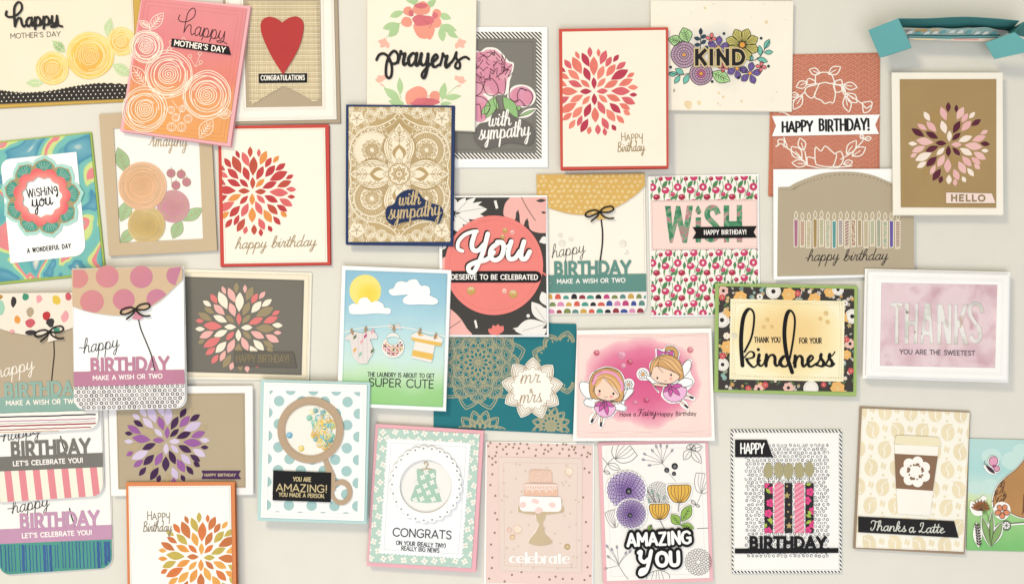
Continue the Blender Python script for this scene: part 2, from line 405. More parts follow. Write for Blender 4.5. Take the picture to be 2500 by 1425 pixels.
GROUP = 'greeting cards displayed on the pale wall'
class Card:
    def __init__(s, name, label, zm, level, quad, step=8, tilt=(0, 0)):
        s.tilt = tilt; s.flat = False; s.qh = max(p[1] for p in quad) - min(p[1] for p in quad); s.qt = min(p[1] for p in quad); s.ql = min(p[0] for p in quad); s.qw = max(p[0] for p in quad) - s.ql
        s.zx, s.zy, s.zs = zm; s.lv = level * step + 1.5; s.f = (D - s.lv) / D; s.quad = quad
        s.cx = sum(p[0] for p in quad) / 4 / s.zs + s.zx; s.cy = sum(p[1] for p in quad) / 4 / s.zs + s.zy
        o = bpy.data.objects.new(name, None); scene.collection.objects.link(o); s.o = o
        o.location = ((s.cx - 1250) * S * s.f, -s.lv * S, (712.5 - s.cy) * S * s.f); o.empty_display_size = .02
        o['label'] = label; o['category'] = 'greeting card'; o['group'] = GROUP
    def loc(s, p, z):
        if not s.flat: z += s.tilt[0] * (p[1] - s.qt) / s.qh + s.tilt[1] * (p[0] - s.ql) / s.qw
        return ((p[0] / s.zs + s.zx - s.cx) * S * s.f, -z * S, -(p[1] / s.zs + s.zy - s.cy) * S * s.f)
    def link(s, name, me, parent=None, label=None, kind=None):
        o = bpy.data.objects.new(name, me); scene.collection.objects.link(o); o.parent = parent or s.o
        if label: o['label'] = label
        if kind: o['kind'] = kind
        return o
    def mb(s): return MB(s)
    def poly(s, name, pts, mat, z, t=1, parent=None, holes=(), label=None):
        return MB(s).poly(pts, z, t, 0, holes).build(name, mat, parent, label)
    def base(s, mat, back=None, radii=None, dx=1.2, dy=1.6):
        Q = s.quad; q = rquad(Q, radii) if radii else Q; k = s.zs
        b = s.poly('card_base', q, mat, 3.2, 1.3)
        s.flat = True; s.poly('back_leaf', [(x + dx * k, y + dy * k) for x, y in q], back or mat, 1.0, 1.0); s.flat = False; return b
    def stitch(s, Q, d=2.2, color='9C9484', z=6.7, parent=None, dash=3.6, gap=2.6, w=.9, closed=True):
        """a run of die-cut stitch holes just inside an outline"""
        k = s.zs; m = MB(s); P = inset(Q, d * k) if len(Q) == 4 and closed else Q; P = list(P)
        if closed: P.append(P[0])
        for i in range(len(P) - 1):
            L = math.dist(P[i], P[i + 1]); n = max(1, int(L / ((dash + gap) * k)))
            for j in range(n):
                a = (j + .2) / n; b = a + dash / (dash + gap) / n
                m.rib([quad_line(P[i], P[i + 1], a), quad_line(P[i], P[i + 1], b)], w * k, z, 0, 0, 'n', .0)
        return m.build('stitching', ink(color), parent)
def quad_line(a, b, t): return (a[0] + (b[0] - a[0]) * t, a[1] + (b[1] - a[1]) * t)

# ---------------------------------------------------------------- shared motifs
PETALS = '''587,545,587,440,45 612,530,690,455,45 605,568,705,565,48 620,595,695,668,45 583,580,583,685,48 548,600,475,675,45 565,562,460,560,48 550,528,472,458,45
553,472,508,350,60 588,430,597,260,74 620,465,680,345,58 670,538,798,482,58 730,568,898,580,72 688,600,808,658,58 712,672,805,765,60 610,648,668,768,58 583,700,583,835,66 550,665,490,785,60
478,688,385,785,62 430,655,278,735,72 490,590,370,645,55 443,560,278,545,72 485,520,365,462,56 465,458,368,365,60 485,408,412,255,76
553,350,495,222,60 650,335,708,212,62 695,440,782,338,62 733,470,890,392,76 798,525,925,475,60 817,628,935,692,62 795,680,888,738,50 682,722,752,835,66 520,798,450,915,60
470,765,425,860,44 385,740,298,802,50 368,600,245,655,60 355,508,232,438,58 400,360,340,275,50 472,278,440,208,35 565,270,565,175,44 640,268,640,195,34
695,358,750,270,50 762,318,815,255,40 783,385,873,322,50 873,457,943,422,38 875,543,967,550,45 887,610,957,612,36 828,740,885,785,45 535,865,515,935,42 600,850,600,942,50
410,800,350,880,46 292,670,232,705,40 293,580,208,578,40 283,512,212,505,38 375,445,285,392,46 348,382,275,335,42 640,795,690,900,58 765,780,830,855,46 655,885,662,955,40 722,860,755,915,40'''
PETALS = [tuple(float(v) for v in p.split(',')) for p in PETALS.split()]
PMESH = {}
def petal_mesh(mat):
    if mat not in PMESH:
        P = lens((-.5, 0), (.5, 0), 1, 8, .52, .95); n = len(P)
        me = bpy.data.meshes.new('petal'); me.from_pydata([(x, -1, -y) for x, y in P] + [(x, 0, -y) for x, y in P], [],
            [tuple(range(n))] + [(i, (i + 1) % n, n + (i + 1) % n, n + i) for i in range(n)])
        me.materials.append(mat); PMESH[mat] = me
    return PMESH[mat]
def burst(c, centre, scale, rot, mats, z, t, window=None, seed=0, flip=1, sizew=1.0):
    """die-cut petals in rings around a centre; each petal is its own object"""
    r = random.Random(seed); last = None; par = None
    for x0, y0, x1, y1, w in PETALS:
        P = []
        for x, y in ((x0, y0), (x1, y1)):
            x = (x - 585) / 3.562 * scale * c.zs * flip; y = (y - 566) / 3.562 * scale * c.zs
            P.append((centre[0] + x * math.cos(rot) - y * math.sin(rot), centre[1] + x * math.sin(rot) + y * math.cos(rot)))
        w = w / 3.562 * scale * c.zs * sizew
        k = r.choice([q for q in range(len(mats)) if q != last]); last = k; mat = mats[k]
        if window and not all(inside(p, window) for p in P):
            q = clip(lens(P[0], P[1], w, 8, .52, .95), window)
            if len(q) > 2: c.poly('petal', q, mat, z, t)
            continue
        a, b = c.loc(P[0], z), c.loc(P[1], z); o = c.link('petal', petal_mesh(mat))
        A, B = Vector(a), Vector(b); X = (B - A).normalized()
        mid = ((P[0][0] + P[1][0]) / 2, (P[0][1] + P[1][1]) / 2); N = Vector(c.loc((mid[0] - (P[1][1] - P[0][1]), mid[1] + (P[1][0] - P[0][0])), z)) - Vector(c.loc(mid, z))
        Y = N.cross(X).normalized(); Zx = X.cross(Y)
        if Y.y < 0: Y = -Y; Zx = -Zx
        Wd = w / c.zs * S; L = (B - A).length; O = (A + B) / 2 + Y * (t * S)
        o.matrix_local = Matrix(((X.x * L, Y.x * t * S, Zx.x * Wd, O.x), (X.y * L, Y.y * t * S, Zx.y * Wd, O.y), (X.z * L, Y.z * t * S, Zx.z * Wd, O.z), (0, 0, 0, 1)))
def rose_lines(m, cx, cy, r, w, z, mi, seed, loops=7, turns=5):
    rr = random.Random(seed); P = []
    for k in range(turns * 10):
        a = 2 * math.pi * k / 10; q = r * .48 * (k + 1) / (turns * 10)
        P.append((cx + q * math.cos(a) * rr.uniform(.93, 1.07), cy + q * math.sin(a) * rr.uniform(.93, 1.07)))
    m.curve(P, w, z, 0, mi, 3)
    for k in range(loops):
        q = r * (.5 + .5 * (k + 1) / loops); ox, oy = rr.uniform(-.05, .05) * r, rr.uniform(-.05, .05) * r
        if k > loops - 3: ox, oy = ox * .4, oy * .4
        a0 = rr.uniform(0, 6.28); span = rr.uniform(4.4, 6.4) if k < loops - 2 else 6.5
        m.curve([(cx + ox + q * rr.uniform(.96, 1.03) * math.cos(a0 + span * j / 11), cy + oy + q * rr.uniform(.96, 1.03) * math.sin(a0 + span * j / 11)) for j in range(12)], w, z, 0, mi, 4)
def leaf_lines(m, a, b, wd, w, z, mi, veins=4, outline=True):
    if outline: m.ring(lens(a, b, wd, 10), w, z, mi)
    m.rib([quad_line(a, b, .08), quad_line(a, b, .85)], w, z, 0, mi)
    dx, dy = (b[0] - a[0]), (b[1] - a[1])
    for k in range(veins):
        p = quad_line(a, b, .2 + .55 * k / veins)
        for sg in (1, -1): m.rib([p, (p[0] + dx * .13 - sg * dy / math.hypot(dx, dy) * wd * .27, p[1] + dy * .13 + sg * dx / math.hypot(dx, dy) * wd * .27)], w, z, 0, mi)
def mandala(m, cx, cy, w, z, mi, rings, sx=1, sy=1, rot=0, window=None):
    def T(r, a): return (cx + sx * r * math.cos(a + rot), cy + sy * r * math.sin(a + rot))
    def put(P, ww):
        if window:
            run = []
            for p in P + [None]:
                if p is not None and inside(p, window): run.append(p)
                else:
                    if len(run) > 1: m.rib(run, ww, z, 0, mi)
                    run = []
        else: m.rib(P, ww, z, 0, mi)
    for kind, n, r0, r1, wf, ph, ww in rings:
        for k in range(n):
            a = 2 * math.pi * (k + ph) / n; da = math.pi / n * wf
            if kind == 'petal':
                put([T(r0 + (r1 - r0) * q, a + da * math.sin(math.pi * q ** .8) * s_) for s_ in (-1, 1) for q in ([i / 8 for i in range(9)] if s_ < 0 else [1 - i / 8 for i in range(9)])], w * ww)
            elif kind == 'scallop':
                put([T(r0 + (r1 - r0) * math.sin(math.pi * i / 8), a + da * (i / 4 - 1)) for i in range(9)], w * ww)
            elif kind == 'point':
                put([T(r0 + (r1 - r0) * (1 - abs(i / 4 - 1)) ** .7, a + da * (i / 4 - 1)) for i in range(9)], w * ww)
            elif kind == 'ray': put([T(r0, a), T(r1, a)], w * ww)
            elif kind == 'fan':
                for j in range(-2, 3): put([T(r0, a + da * j * .15), T(r1, a + da * j * .4)], w * ww)
            elif kind == 'dot':
                if not window or inside(T(r0, a), window): m.disc(T(r0, a), r1, z, 0, mi, 8)
        if kind == 'circle': pass
def happy_birthday_stack(m, p, k, w, z, mi, dy=0):
    """two-line hand lettered greeting, p = start of first baseline, k = cap height"""
    m.text('Happy', p, (p[0] + 2.85 * k, p[1] + dy), k, w, z, 0, mi, HAND)
    m.text('Birthday', (p[0] - .5 * k, p[1] + 1.45 * k), (p[0] + 3.0 * k, p[1] + 1.45 * k + dy), k * .62, w, z, 0, mi, SCRIPT, slant=.15)
def bow(c, x, y, r, mat, z=11):
    """looped cord bow; returns one mesh part"""
    m = c.mb()
    def tube(P, rad):
        Q = cr(P, 6)
        for i in range(len(Q) - 1): pass
        m.rib(Q, rad * 2, z, 1.2, 0, 'r', 1.0)
    k = r
    tube([(x, y), (x + .5 * k, y - .45 * k), (x + 1.3 * k, y - .6 * k), (x + 1.55 * k, y - .25 * k), (x + 1.1 * k, y + .05 * k), (x + .4 * k, y + .05 * k), (x, y)], .085 * k)
    tube([(x, y), (x - .5 * k, y - .2 * k), (x - 1.3 * k, y + .0 * k), (x - 1.55 * k, y + .4 * k), (x - 1.1 * k, y + .55 * k), (x - .4 * k, y + .25 * k), (x, y)], .085 * k)
    tube([(x, y), (x - .25 * k, y + .5 * k), (x - .9 * k, y + 1.05 * k)], .085 * k)
    tube([(x, y), (x + .4 * k, y + .45 * k), (x + 1.0 * k, y + .72 * k), (x + 1.55 * k, y + .7 * k)], .085 * k)
    m.disc((x, y), .14 * k, z + 1.2, 1.5)
    return m.build('bow', mat)
BLACK = '1E1C1E'; WHITE = 'FFFEFC'; CREAM = 'FDF1DC'; KRAFT = 'BDA582'; IVORY = 'FBF3E4'
# ---------------------------------------------------------------- the wall
def wall():
    m, n, l, b = _new('painted_wall'); _finish(n, l, b, col('E4DFD3'), .55, .035, .35, 700.0)
    w, h = 1.3, .85; me = bpy.data.meshes.new('wall')
    v = [(x, y, z) for y in (0, .02) for x, z in ((-w, -h), (w, -h), (w, h), (-w, h))]
    me.from_pydata(v, [], [(0, 1, 2, 3), (5, 4, 7, 6), (4, 0, 3, 7), (1, 5, 6, 2), (3, 2, 6, 7), (4, 5, 1, 0)]); me.materials.append(m)
    o = bpy.data.objects.new('wall', me); scene.collection.objects.link(o); o['kind'] = 'structure'
    o['label'] = 'pale cream painted wall behind the cards'
wall()
ZA, ZB, ZC, ZD, ZE = (0, 0, 3.75), (560, 0, 3.75), (1100, 0, 3.3145), (1560, 0, 3.3145), (1840, 0, 3.3136)
ZF, ZG, ZH, ZI, ZJ = (0, 260, 3.2389), (500, 240, 3.2387), (1060, 400, 3.2393), (1560, 400, 3.2382), (1980, 150, 3.475)
ZK, ZL, ZM, ZN, ZO = (0, 640, 3.5625), (420, 640, 3.562), (820, 640, 3.2383), (1380, 680, 3.3784), (1980, 640, 3.9577)
ZP, ZQ, ZR, ZS, ZT = (0, 980, 3.2016), (600, 900, 2.715), (1160, 1040, 3.7017), (1740, 1000, 3.3526), (2050, 960, 3.0644)

# 1 yellow roses, mother's day
def card_yellow_roses():
    c = Card('mothers_day_card', "cream Mother's Day card with three yellow roses over a black polka dot strip", ZA, 0, [(-70, -30), (1290, -40), (1292, 922), (-62, 992)])
    c.base(paper('D9AE4E'))
    Q = [(-60, 0), (1222, -12), (1262, 905), (-45, 960)]; p = c.poly('card_front', Q, paper('F8EAD0'), 5, 1.4)
    c.stitch(Q, 3, 'B8A88C', 5.3)
    S_ = [(-44, 820), (60, 838), (200, 852), (330, 850), (500, 832), (650, 803), (800, 780), (960, 767), (1256, 782)]
    top = []; F = cr(S_, 8)
    for i, q in enumerate(F): top.append((q[0], q[1] + (7 if i % 2 else -5)))
    edge = top + [(1262, 905), (-45, 960)]
    st = c.poly('black_strip', edge, paper('37322F'), 6.2, 1.0); m = c.mb()
    for r in range(6):
        for k in range(34):
            x, y = -40 + k * 44 + (22 if r % 2 else 0), 770 + r * 33 - k * 1.6
            if inside((x, y - 10), edge) and inside((x, y + 8), edge): m.disc((x, y), 6.2, 6.35, 0, 0, 8)
    m.build('polka_dots', ink('F4ECDC'), st, kind='stuff')
    lf = [gradient(c, [(0, '8DB56B'), (1, 'C3DCA0')], (a, b), (a + 90, b), True, .35, 120) for a, b in ((560, 440), (985, 300))]
    for a, b, w in (((610, 490), (485, 378), 88), ((985, 345), (1020, 170), 84), ((415, 765), (240, 765), 78), ((1030, 590), (1215, 700), 105)):
        l = c.poly('leaf', lens(a, b, w, 9), lf[0], 5.7, .5); m = c.mb(); leaf_lines(m, a, b, w * .8, 3.5, 5.85, 0, 3); m.build('leaf_veins', ink('F3F1D2'), l)
    for i, (x, y, r) in enumerate(((1120, 388, 132), (490, 632, 152), (833, 515, 216))):
        g = gradient(c, [(0, 'F0B659'), (.45, 'F3B950'), (.8, 'F6CF5E'), (1.05, 'F8DE84')], (x - .05 * r, y + .1 * r), (x + r, y), True, .5, 60)
        f = c.poly('rose', clip(blob(x, y, r, r, i, .02, 14), [(-60, -10), (1225, -10), (1255, 900), (-60, 950)]), g, 5.9 + i * .3, .6)
        m = c.mb(); rose_lines(m, x, y, r * .94, 5.5, 6.05 + i * .3, 0, i + 3, 7, 5); m.build('rose_lines', ink('FBE9A9'), f)
    m = c.mb(); m.text('1app2', (150, 258), (575, 228), 76, 21, 8.4, 1.6, 0, SHORT, .9); m.build('die_cut_greeting', paper(BLACK, .5))
    m = c.mb(); m.text("MOTHER'S DAY", (105, 360), (565, 338), 44, 5.5, 5.4); m.build('lettering', ink('3A3634'))
# 2 pink to orange roses
def card_pink_roses():
    c = Card('mothers_day_card', "pink Mother's Day card fading to orange with white line-drawn roses", ZA, 1, [(1300, -25), (2300, 62), (2120, 1348), (1112, 1205)], tilt=(7, 2))
    c.base(paper('F6B3B8'))
    Q = [(1310, -18), (2267, 88), (2087, 1315), (1148, 1190)]
    g = gradient(c, [(0, 'F09196'), (.3, 'ED878B'), (.55, 'EE8571'), (.72, 'F2A163'), (1, 'F3A659')], (1800, 20), (1600, 1270), False, .17, 20, var=.08)
    c.poly('card_front', Q, g, 5, 1.4); c.stitch(inset(Q, 12), 5, 'D0706A', 5.2, w=.7); c.stitch(inset(Q, 50), 5, 'D0706A', 5.2, w=.7)
    m = c.mb(); z = 5.25
    def rl(x, y, r, seed, L=7):
        mm = MB(c); rose_lines(mm, x, y, r, 7.5, z, 0, seed, L, 5)
        return mm
    for x, y, r, sd in ((1350, 435, 150, 1), (1555, 690, 218, 2), (1905, 880, 222, 3), (1340, 1010, 205, 4)):
        rr = random.Random(sd); rose_lines(m, x, y, r, 7, z, 0, sd, 6, 5)
    for a, b, w in (((1375, 285), (1505, 125), 95), ((1385, 265), (1285, 200), 60), ((1345, 790), (1215, 610), 120), ((2000, 1060), (2135, 1040), 90), ((1840, 1270), (1960, 1100), 120)):
        leaf_lines(m, a, b, w, 6, z, 0)
    for x, y, r in ((1580, 1015, 33), (1680, 1005, 30), (1625, 1085, 36), (1585, 1170, 40), (1675, 1170, 42), (1735, 1095, 38)):
        m.ring(ell(x, y, r, r, 14), 5, z)
        for q in (-.5, 0, .5): m.curve([(x, y - r), (x + q * r * 1.3, y), (x, y + r)], 3.5, z, 0, 0, 3)
    for x, y in ((1850, 580), (1750, 525), (1690, 370), (1575, 395), (1560, 455), (1840, 500)): m.ring(ell(x, y, 16, 16, 10), 4, z); m.rib([(x, y + 15), (1800, 620)] if x > 1700 else [(x, y + 12), (1530, 490)], 3.5, z)
    m.rib([(1640, 1000), (1590, 930)], 5, z); m.rib([(1640, 1120), (1690, 960)], 5, z)
    m.build('white_line_print', ink('FCEFD9'))
    m = c.mb(); m.text('1app2', (1690, 315), (2088, 385), 82, 8, 5.35, 0, 0, SHORT); m.build('lettering', ink('4A1F26'))
    t = c.poly('black_tag', [(1585, 365), (2103, 437), (2125, 515), (1578, 437)], paper(BLACK), 8, 1.4)
    m = c.mb(); m.text("MOTHER'S DAY", (1607, 425), (2072, 492), 46, 10, 8.15); m.build('lettering', ink('FFF8EC'), t)
# 3 heart on burlap
def card_heart():
    c = Card('wedding_card', 'kraft and white card with a red heart on a burlap banner marked congratulations', ZB, 0, [(-60, -50), (990, -50), (1018, 1128), (0, 1138)])
    c.base(paper('B5A188'))
    F = [(-30, -30), (958, -30), (985, 1097), (20, 1115)]; W = [(130, -20), (838, -20), (855, 978), (158, 990)]
    c.poly('white_frame', F, paper('FBF5EA'), 5.4, 1.2, holes=[W]); c.poly('kraft_panel', inset(W, -12), paper('BAA689'), 4.0, .6)
    m = c.mb()
    for Qi in (inset(F, 18), inset(W, -22)):
        for i in range(4):
            a, b = Qi[i], Qi[(i + 1) % 4]; n = int(math.dist(a, b) / 17)
            for k in range(n):
                p = quad_line(a, b, (k + .5) / n); m.rib([(p[0] - 10, p[1] - 14), (p[0] + 10, p[1] + 10)], 3.2, 5.5, 0, 0, 'n')
    m.build('embossed_hatching', ink('CFC6B4'), kind='stuff')
    O = [(190, 22), (800, 22), (822, 915), (775, 942), (690, 885), (500, 792), (330, 895), (215, 965), (190, 900)]
    back = c.poly('burlap', [(200, 30), (792, 30), (812, 905), (770, 925), (690, 875), (500, 783), (325, 885), (222, 945), (200, 890)], wash('B09B74', .2), 5.1, .5)
    m = c.mb(); rr = random.Random(4)
    for i in range(37):
        x = 196 + i * 17; run = []
        for j in range(100):
            y = 22 + j * 9.6; p = (x + y * .02 + rr.uniform(-1.2, 1.2), y)
            if inside(p, O): run.append(p)
        if len(run) > 3: m.rib(run, 9.5, 5.55 + (i % 2) * .15, .3, i % 3, 'n', 0)
    for j in range(56):
        y = 26 + j * 17; run = []
        for i in range(60):
            p = (172 + i * 11.2 + y * .015, y + rr.uniform(-1.2, 1.2))
            if inside((min(max(p[0], 205), 800), p[1]), O) : run.append(p)
            elif len(run) > 2: m.rib(run, 9, 5.85 + (j % 2) * .15, .3, j % 3, 'n', 0); run = []
            else: run = []
        if len(run) > 2: m.rib(run, 9, 5.85 + (j % 2) * .15, .3, j % 3, 'n', 0)
    m.build('burlap_weave', [wash('E6D3AC', .15), wash('DAC499', .15), wash('EFDFBD', .15)], back, kind='stuff')
    t = c.poly('black_tag', [(274, 683), (717, 677), (717, 762), (276, 768)], paper(BLACK), 7.4, .8)
    m = c.mb(); m.text('CONGRATULATIONS', (296, 741), (695, 738), 42, 7.5, 7.6, track=.12); m.build('lettering', ink('FFF8EC'), t)
    H = cr([(490, 217), (440, 182), (370, 165), (310, 195), (292, 260), (320, 370), (390, 520), (450, 620)], 6) + [(498, 692)] + cr([(545, 620), (600, 530), (660, 400), (687, 260), (672, 195), (625, 163), (560, 172), (515, 200)], 6)
    c.poly('heart', H, wash('C43A3A', .1), 9.2, 1.6)
# 4 prayers
def wreath_bits(m, ox, oy, flip=1, alt=0):
    f = lambda x, y: (ox + x, oy + y * flip)
    return f
def card_prayers():
    c = Card('sympathy_card', 'cream card reading prayers inside a wreath of coral flowers and green leaves', ZB, 1, [(1266, -25), (2262, -25), (2246, 1203), (1262, 1165)], tilt=(3, 3))
    c.base(paper(CREAM))
    WM = [wash('B2D298', .2), wash('FCBBA6', .1), wash('F89C87', .12), wash('E5737C', .2), ink('C8606C')]
    m = c.mb(); z = 3.45
    for a, b, w in (((1735, 20), (1600, -10), 70), ((1660, 30), (1740, 50), 30), ((1805, 75), (1895, 5), 62), ((1470, 160), (1605, 110), 62), ((1405, 268), (1560, 220), 70), ((1465, 345), (1560, 230), 78),
                    ((1920, 140), (2035, 180), 66), ((1930, 245), (2085, 290), 78), ((1955, 390), (1940, 240), 70), ((1990, 290), (2095, 355), 55),
                    ((1570, 870), (1560, 712), 58), ((1565, 925), (1415, 810), 80), ((1600, 958), (1455, 930), 70), ((1945, 915), (1975, 760), 70), ((1970, 905), (2130, 885), 60), ((1930, 960), (2040, 950), 40)):
        m.poly(lens(a, b, w, 8, .45), z, 0, 0); m.flush('leaf', WM)
    for P in (((1440, 350), (1560, 225), (1610, 180)), ((2100, 355), (1990, 270), (1935, 215)), ((1405, 785), (1480, 860), (1600, 950)), ((2090, 790), (2000, 870), (1940, 930)), ((1560, 860), (1575, 915))): m.curve(list(P), 7, z, 0, 0); m.flush('stem', WM)
    for x, y, s_ in ((1360, 395, 1), (2175, 400, -1), (1335, 745, 1), (2170, 755, -1)):
        up = -1 if y > 600 else 1
        for a, b in (((0, -10), (70, 0)), ((20, 45 * up), (75, -5)), ((100, 55 * up), (65, -10)), ((60, -45 * up), (60, 30))):
            m.poly(lens((x + a[0] * s_, y + a[1]), (x + b[0] * s_ + 8 * s_, y + b[1]), 46, 7), z, 0, 1)
        m.flush('flower_bud', WM)
    for cx, cy, rx, ry, k, sd in ((1640, 110, 48, 40, 2, 1), (1625, 210, 45, 50, 2, 2), (1760, 85, 85, 62, 2, 3), (1900, 140, 42, 45, 2, 4), (1895, 215, 45, 45, 2, 5), (1780, 275, 95, 90, 2, 6), (1830, 310, 45, 60, 2, 7), (1665, 130, 25, 30, 3, 8), (1775, 195, 105, 52, 3, 9), (1885, 150, 25, 30, 3, 10), (1755, 60, 60, 25, 3, 11),
                               (1720, 870, 95, 70, 2, 12), (1880, 890, 50, 55, 2, 13), (1650, 900, 40, 60, 2, 14), (1790, 945, 125, 40, 3, 15)): m.poly(blob(cx, cy, rx, ry, sd, .13), z, 0, k); m.flush('flower_petal', WM)
    rr = random.Random(2)
    for k in range(9):
        a = math.pi * (.15 + .7 * k / 8); m.rib([(1770, 190), (1770 + 75 * math.cos(a), 190 + 65 * math.sin(a))], 3, z, 0, 4); m.disc((1770 + 90 * math.cos(a), 200 + 85 * math.sin(a)), 6, z, 0, 4, 7)
        m.rib([(1775, 965), (1775 + 75 * math.cos(a), 965 - 80 * math.sin(a))], 3, z, 0, 4); m.disc((1775 + 90 * math.cos(a), 965 - 92 * math.sin(a)), 6, z, 0, 4, 7)
    m.build('stamen_print', WM, kind='stuff')
    m = c.mb()
    m.curve([(1350, 555), (1375, 510), (1420, 500), (1465, 540), (1490, 620), (1485, 700), (1460, 722), (1437, 690), (1440, 600), (1465, 520), (1510, 475), (1545, 510), (1540, 575), (1500, 592), (1470, 570)], 24, 6, 2.2, 0)
    m.text('rayer', (1545, 600), (2010, 628), 112, 31, 6, 2.2, 0, SCRIPT, .72)
    m.curve([(1990, 620), (2050, 560), (2080, 490)], 24, 6, 2.2, 0)
    m.curve([(2080, 490), (2078, 540), (2112, 590), (2105, 635), (2070, 625), (2080, 585), (2125, 545), (2165, 532), (2195, 550)], 22, 6, 2.2, 0)
    m.build('die_cut_greeting', paper(BLACK, .5))
# 5 peony
def card_peony():
    c = Card('sympathy_card', 'grey with sympathy card with pink peonies and a diagonal striped border', ZC, 0, [(-40, 222), (782, 222), (786, 1353), (-80, 1355)])
    c.base(paper(WHITE))
    Q = [(-10, 263), (735, 265), (735, 1288), (-20, 1288)]; c.poly('striped_panel', Q, paper('FBF6EC'), 4.6, 1.0); m = c.mb()
    for k in range(64):
        x0 = -1100 + k * 31; q = clip([(x0, 255), (x0 + 15, 255), (x0 + 15 + 1040, 1295), (x0 + 1040, 1295)], Q)
        if q: m.poly(q, 4.75)
    m.build('diagonal_stripes', ink('2F2B29'), kind='stuff')
    G = [(0, 318), (692, 318), (694, 1240), (-10, 1240)]; c.poly('grey_panel', G, paper('827E76'), 6, 1.2); c.stitch(G, 8, '4E4B46', 6.15, w=1)
    HALO = [cr([(60, 400), (200, 412), (240, 425), (290, 392), (370, 398), (430, 450), (470, 500), (512, 520), (500, 600), (480, 660), (470, 740), (440, 775), (360, 790), (330, 990), (60, 990)], 5, True),
            blob(573, 785, 112, 96, 2, .05), lens((545, 960), (700, 880), 60), lens((200, 1060), (280, 960), 60)]
    m = c.mb()
    for h in HALO: m.poly(h, 7, .8)
    m.build('white_flower_cutout', paper('FBF6EC'))
    m = c.mb(); z = 7.1
    m.poly(cr([(60, 440), (235, 438), (290, 410), (360, 412), (420, 460), (455, 510), (500, 530), (490, 590), (460, 650), (440, 755), (400, 765), (350, 775), (280, 760), (205, 790), (60, 700)], 5, True), z, 0, 0)
    m.poly(blob(240, 880, 75, 110, 5, .06), z, 0, 0); m.poly(blob(573, 785, 97, 80, 6, .04), z, 0, 0)
    for cx, cy, rx, ry, sd in ((290, 640, 100, 60, 1), (310, 540, 90, 50, 2), (420, 560, 60, 50, 3), (250, 470, 60, 40, 4), (380, 700, 60, 60, 5), (530, 780, 35, 60, 7), (620, 800, 40, 55, 8), (250, 900, 40, 70, 9)): m.poly(blob(cx, cy, rx, ry, sd, .15), z + .2, 0, 1)
    for a, b, w in (((285, 960), (365, 785), 90), ((545, 960), (425, 785), 95), ((250, 930), (320, 860), 55), ((560, 900), (540, 860), 40), ((390, 900), (345, 780), 30), ((550, 950), (690, 890), 22)): m.poly(lens(a, b, w, 8), z + .25, 0, 2); m.ring(lens(a, b, w, 8), 3.5, z + .5, 3)
    rr = random.Random(8)
    for k in range(50):
        x, y = rr.uniform(200, 480), rr.uniform(430, 650); a = rr.uniform(0, 6.28); r = rr.uniform(18, 40)
        m.curve([(x + r * math.cos(a), y + r * math.sin(a)), (x + r * .5 * math.cos(a + .9), y + r * .9 * math.sin(a + .9)), (x + r * math.cos(a + 1.8), y + r * math.sin(a + 1.8))], 5, z + .5, 0, 3, 4)
    for P in (((280, 650), (270, 720), (300, 770), (350, 780), (385, 750), (375, 690), (330, 640), (280, 650)), ((385, 750), (430, 770), (445, 700), (440, 640)), ((205, 670), (260, 690), (250, 750), (205, 785)), ((205, 780), (270, 800), (320, 860), (290, 940)), ((205, 850), (240, 860), (250, 960)),
              ((480, 715), (475, 790), (520, 830), (545, 820), (540, 770), (570, 720), (610, 740)), ((560, 720), (640, 745), (665, 800), (630, 860), (580, 860)), ((510, 830), (560, 815), (600, 860)), ((420, 460), (440, 520), (420, 600)), ((495, 530), (440, 580), (370, 630)), ((240, 440), (300, 470), (350, 430), (400, 470))): m.curve(list(P), 6, z + .5, 0, 3)
    m.build('peony_print', [gradient(c, [(0, 'E392A6'), (.5, 'EDAABA'), (1, 'E398B4')], (330, 600), (560, 800), True, .6, 40), wash('E290A9', .2), wash('93C27C', .25), ink('5A2A3C')])
    T = cr([(190, 1090), (230, 1010), (310, 985), (350, 915), (430, 895), (490, 925), (540, 975), (620, 990), (672, 1050), (678, 1130), (640, 1180), (560, 1170), (470, 1160), (370, 1190), (270, 1207), (205, 1160)], 5, True)
    t = c.poly('grey_tag', T, paper('6F6B66'), 8.8, 1.4); m = c.mb()
    m.text('with', (305, 1028), (485, 1018), 62, 13, 9, 0, 0, SCRIPT, .55, slant=.2); m.text('sympathy', (228, 1135), (640, 1102), 66, 13.5, 9, 0, 0, SCRIPT, .5, slant=.2)
    m.build('lettering', ink('FFFAF2'), t)
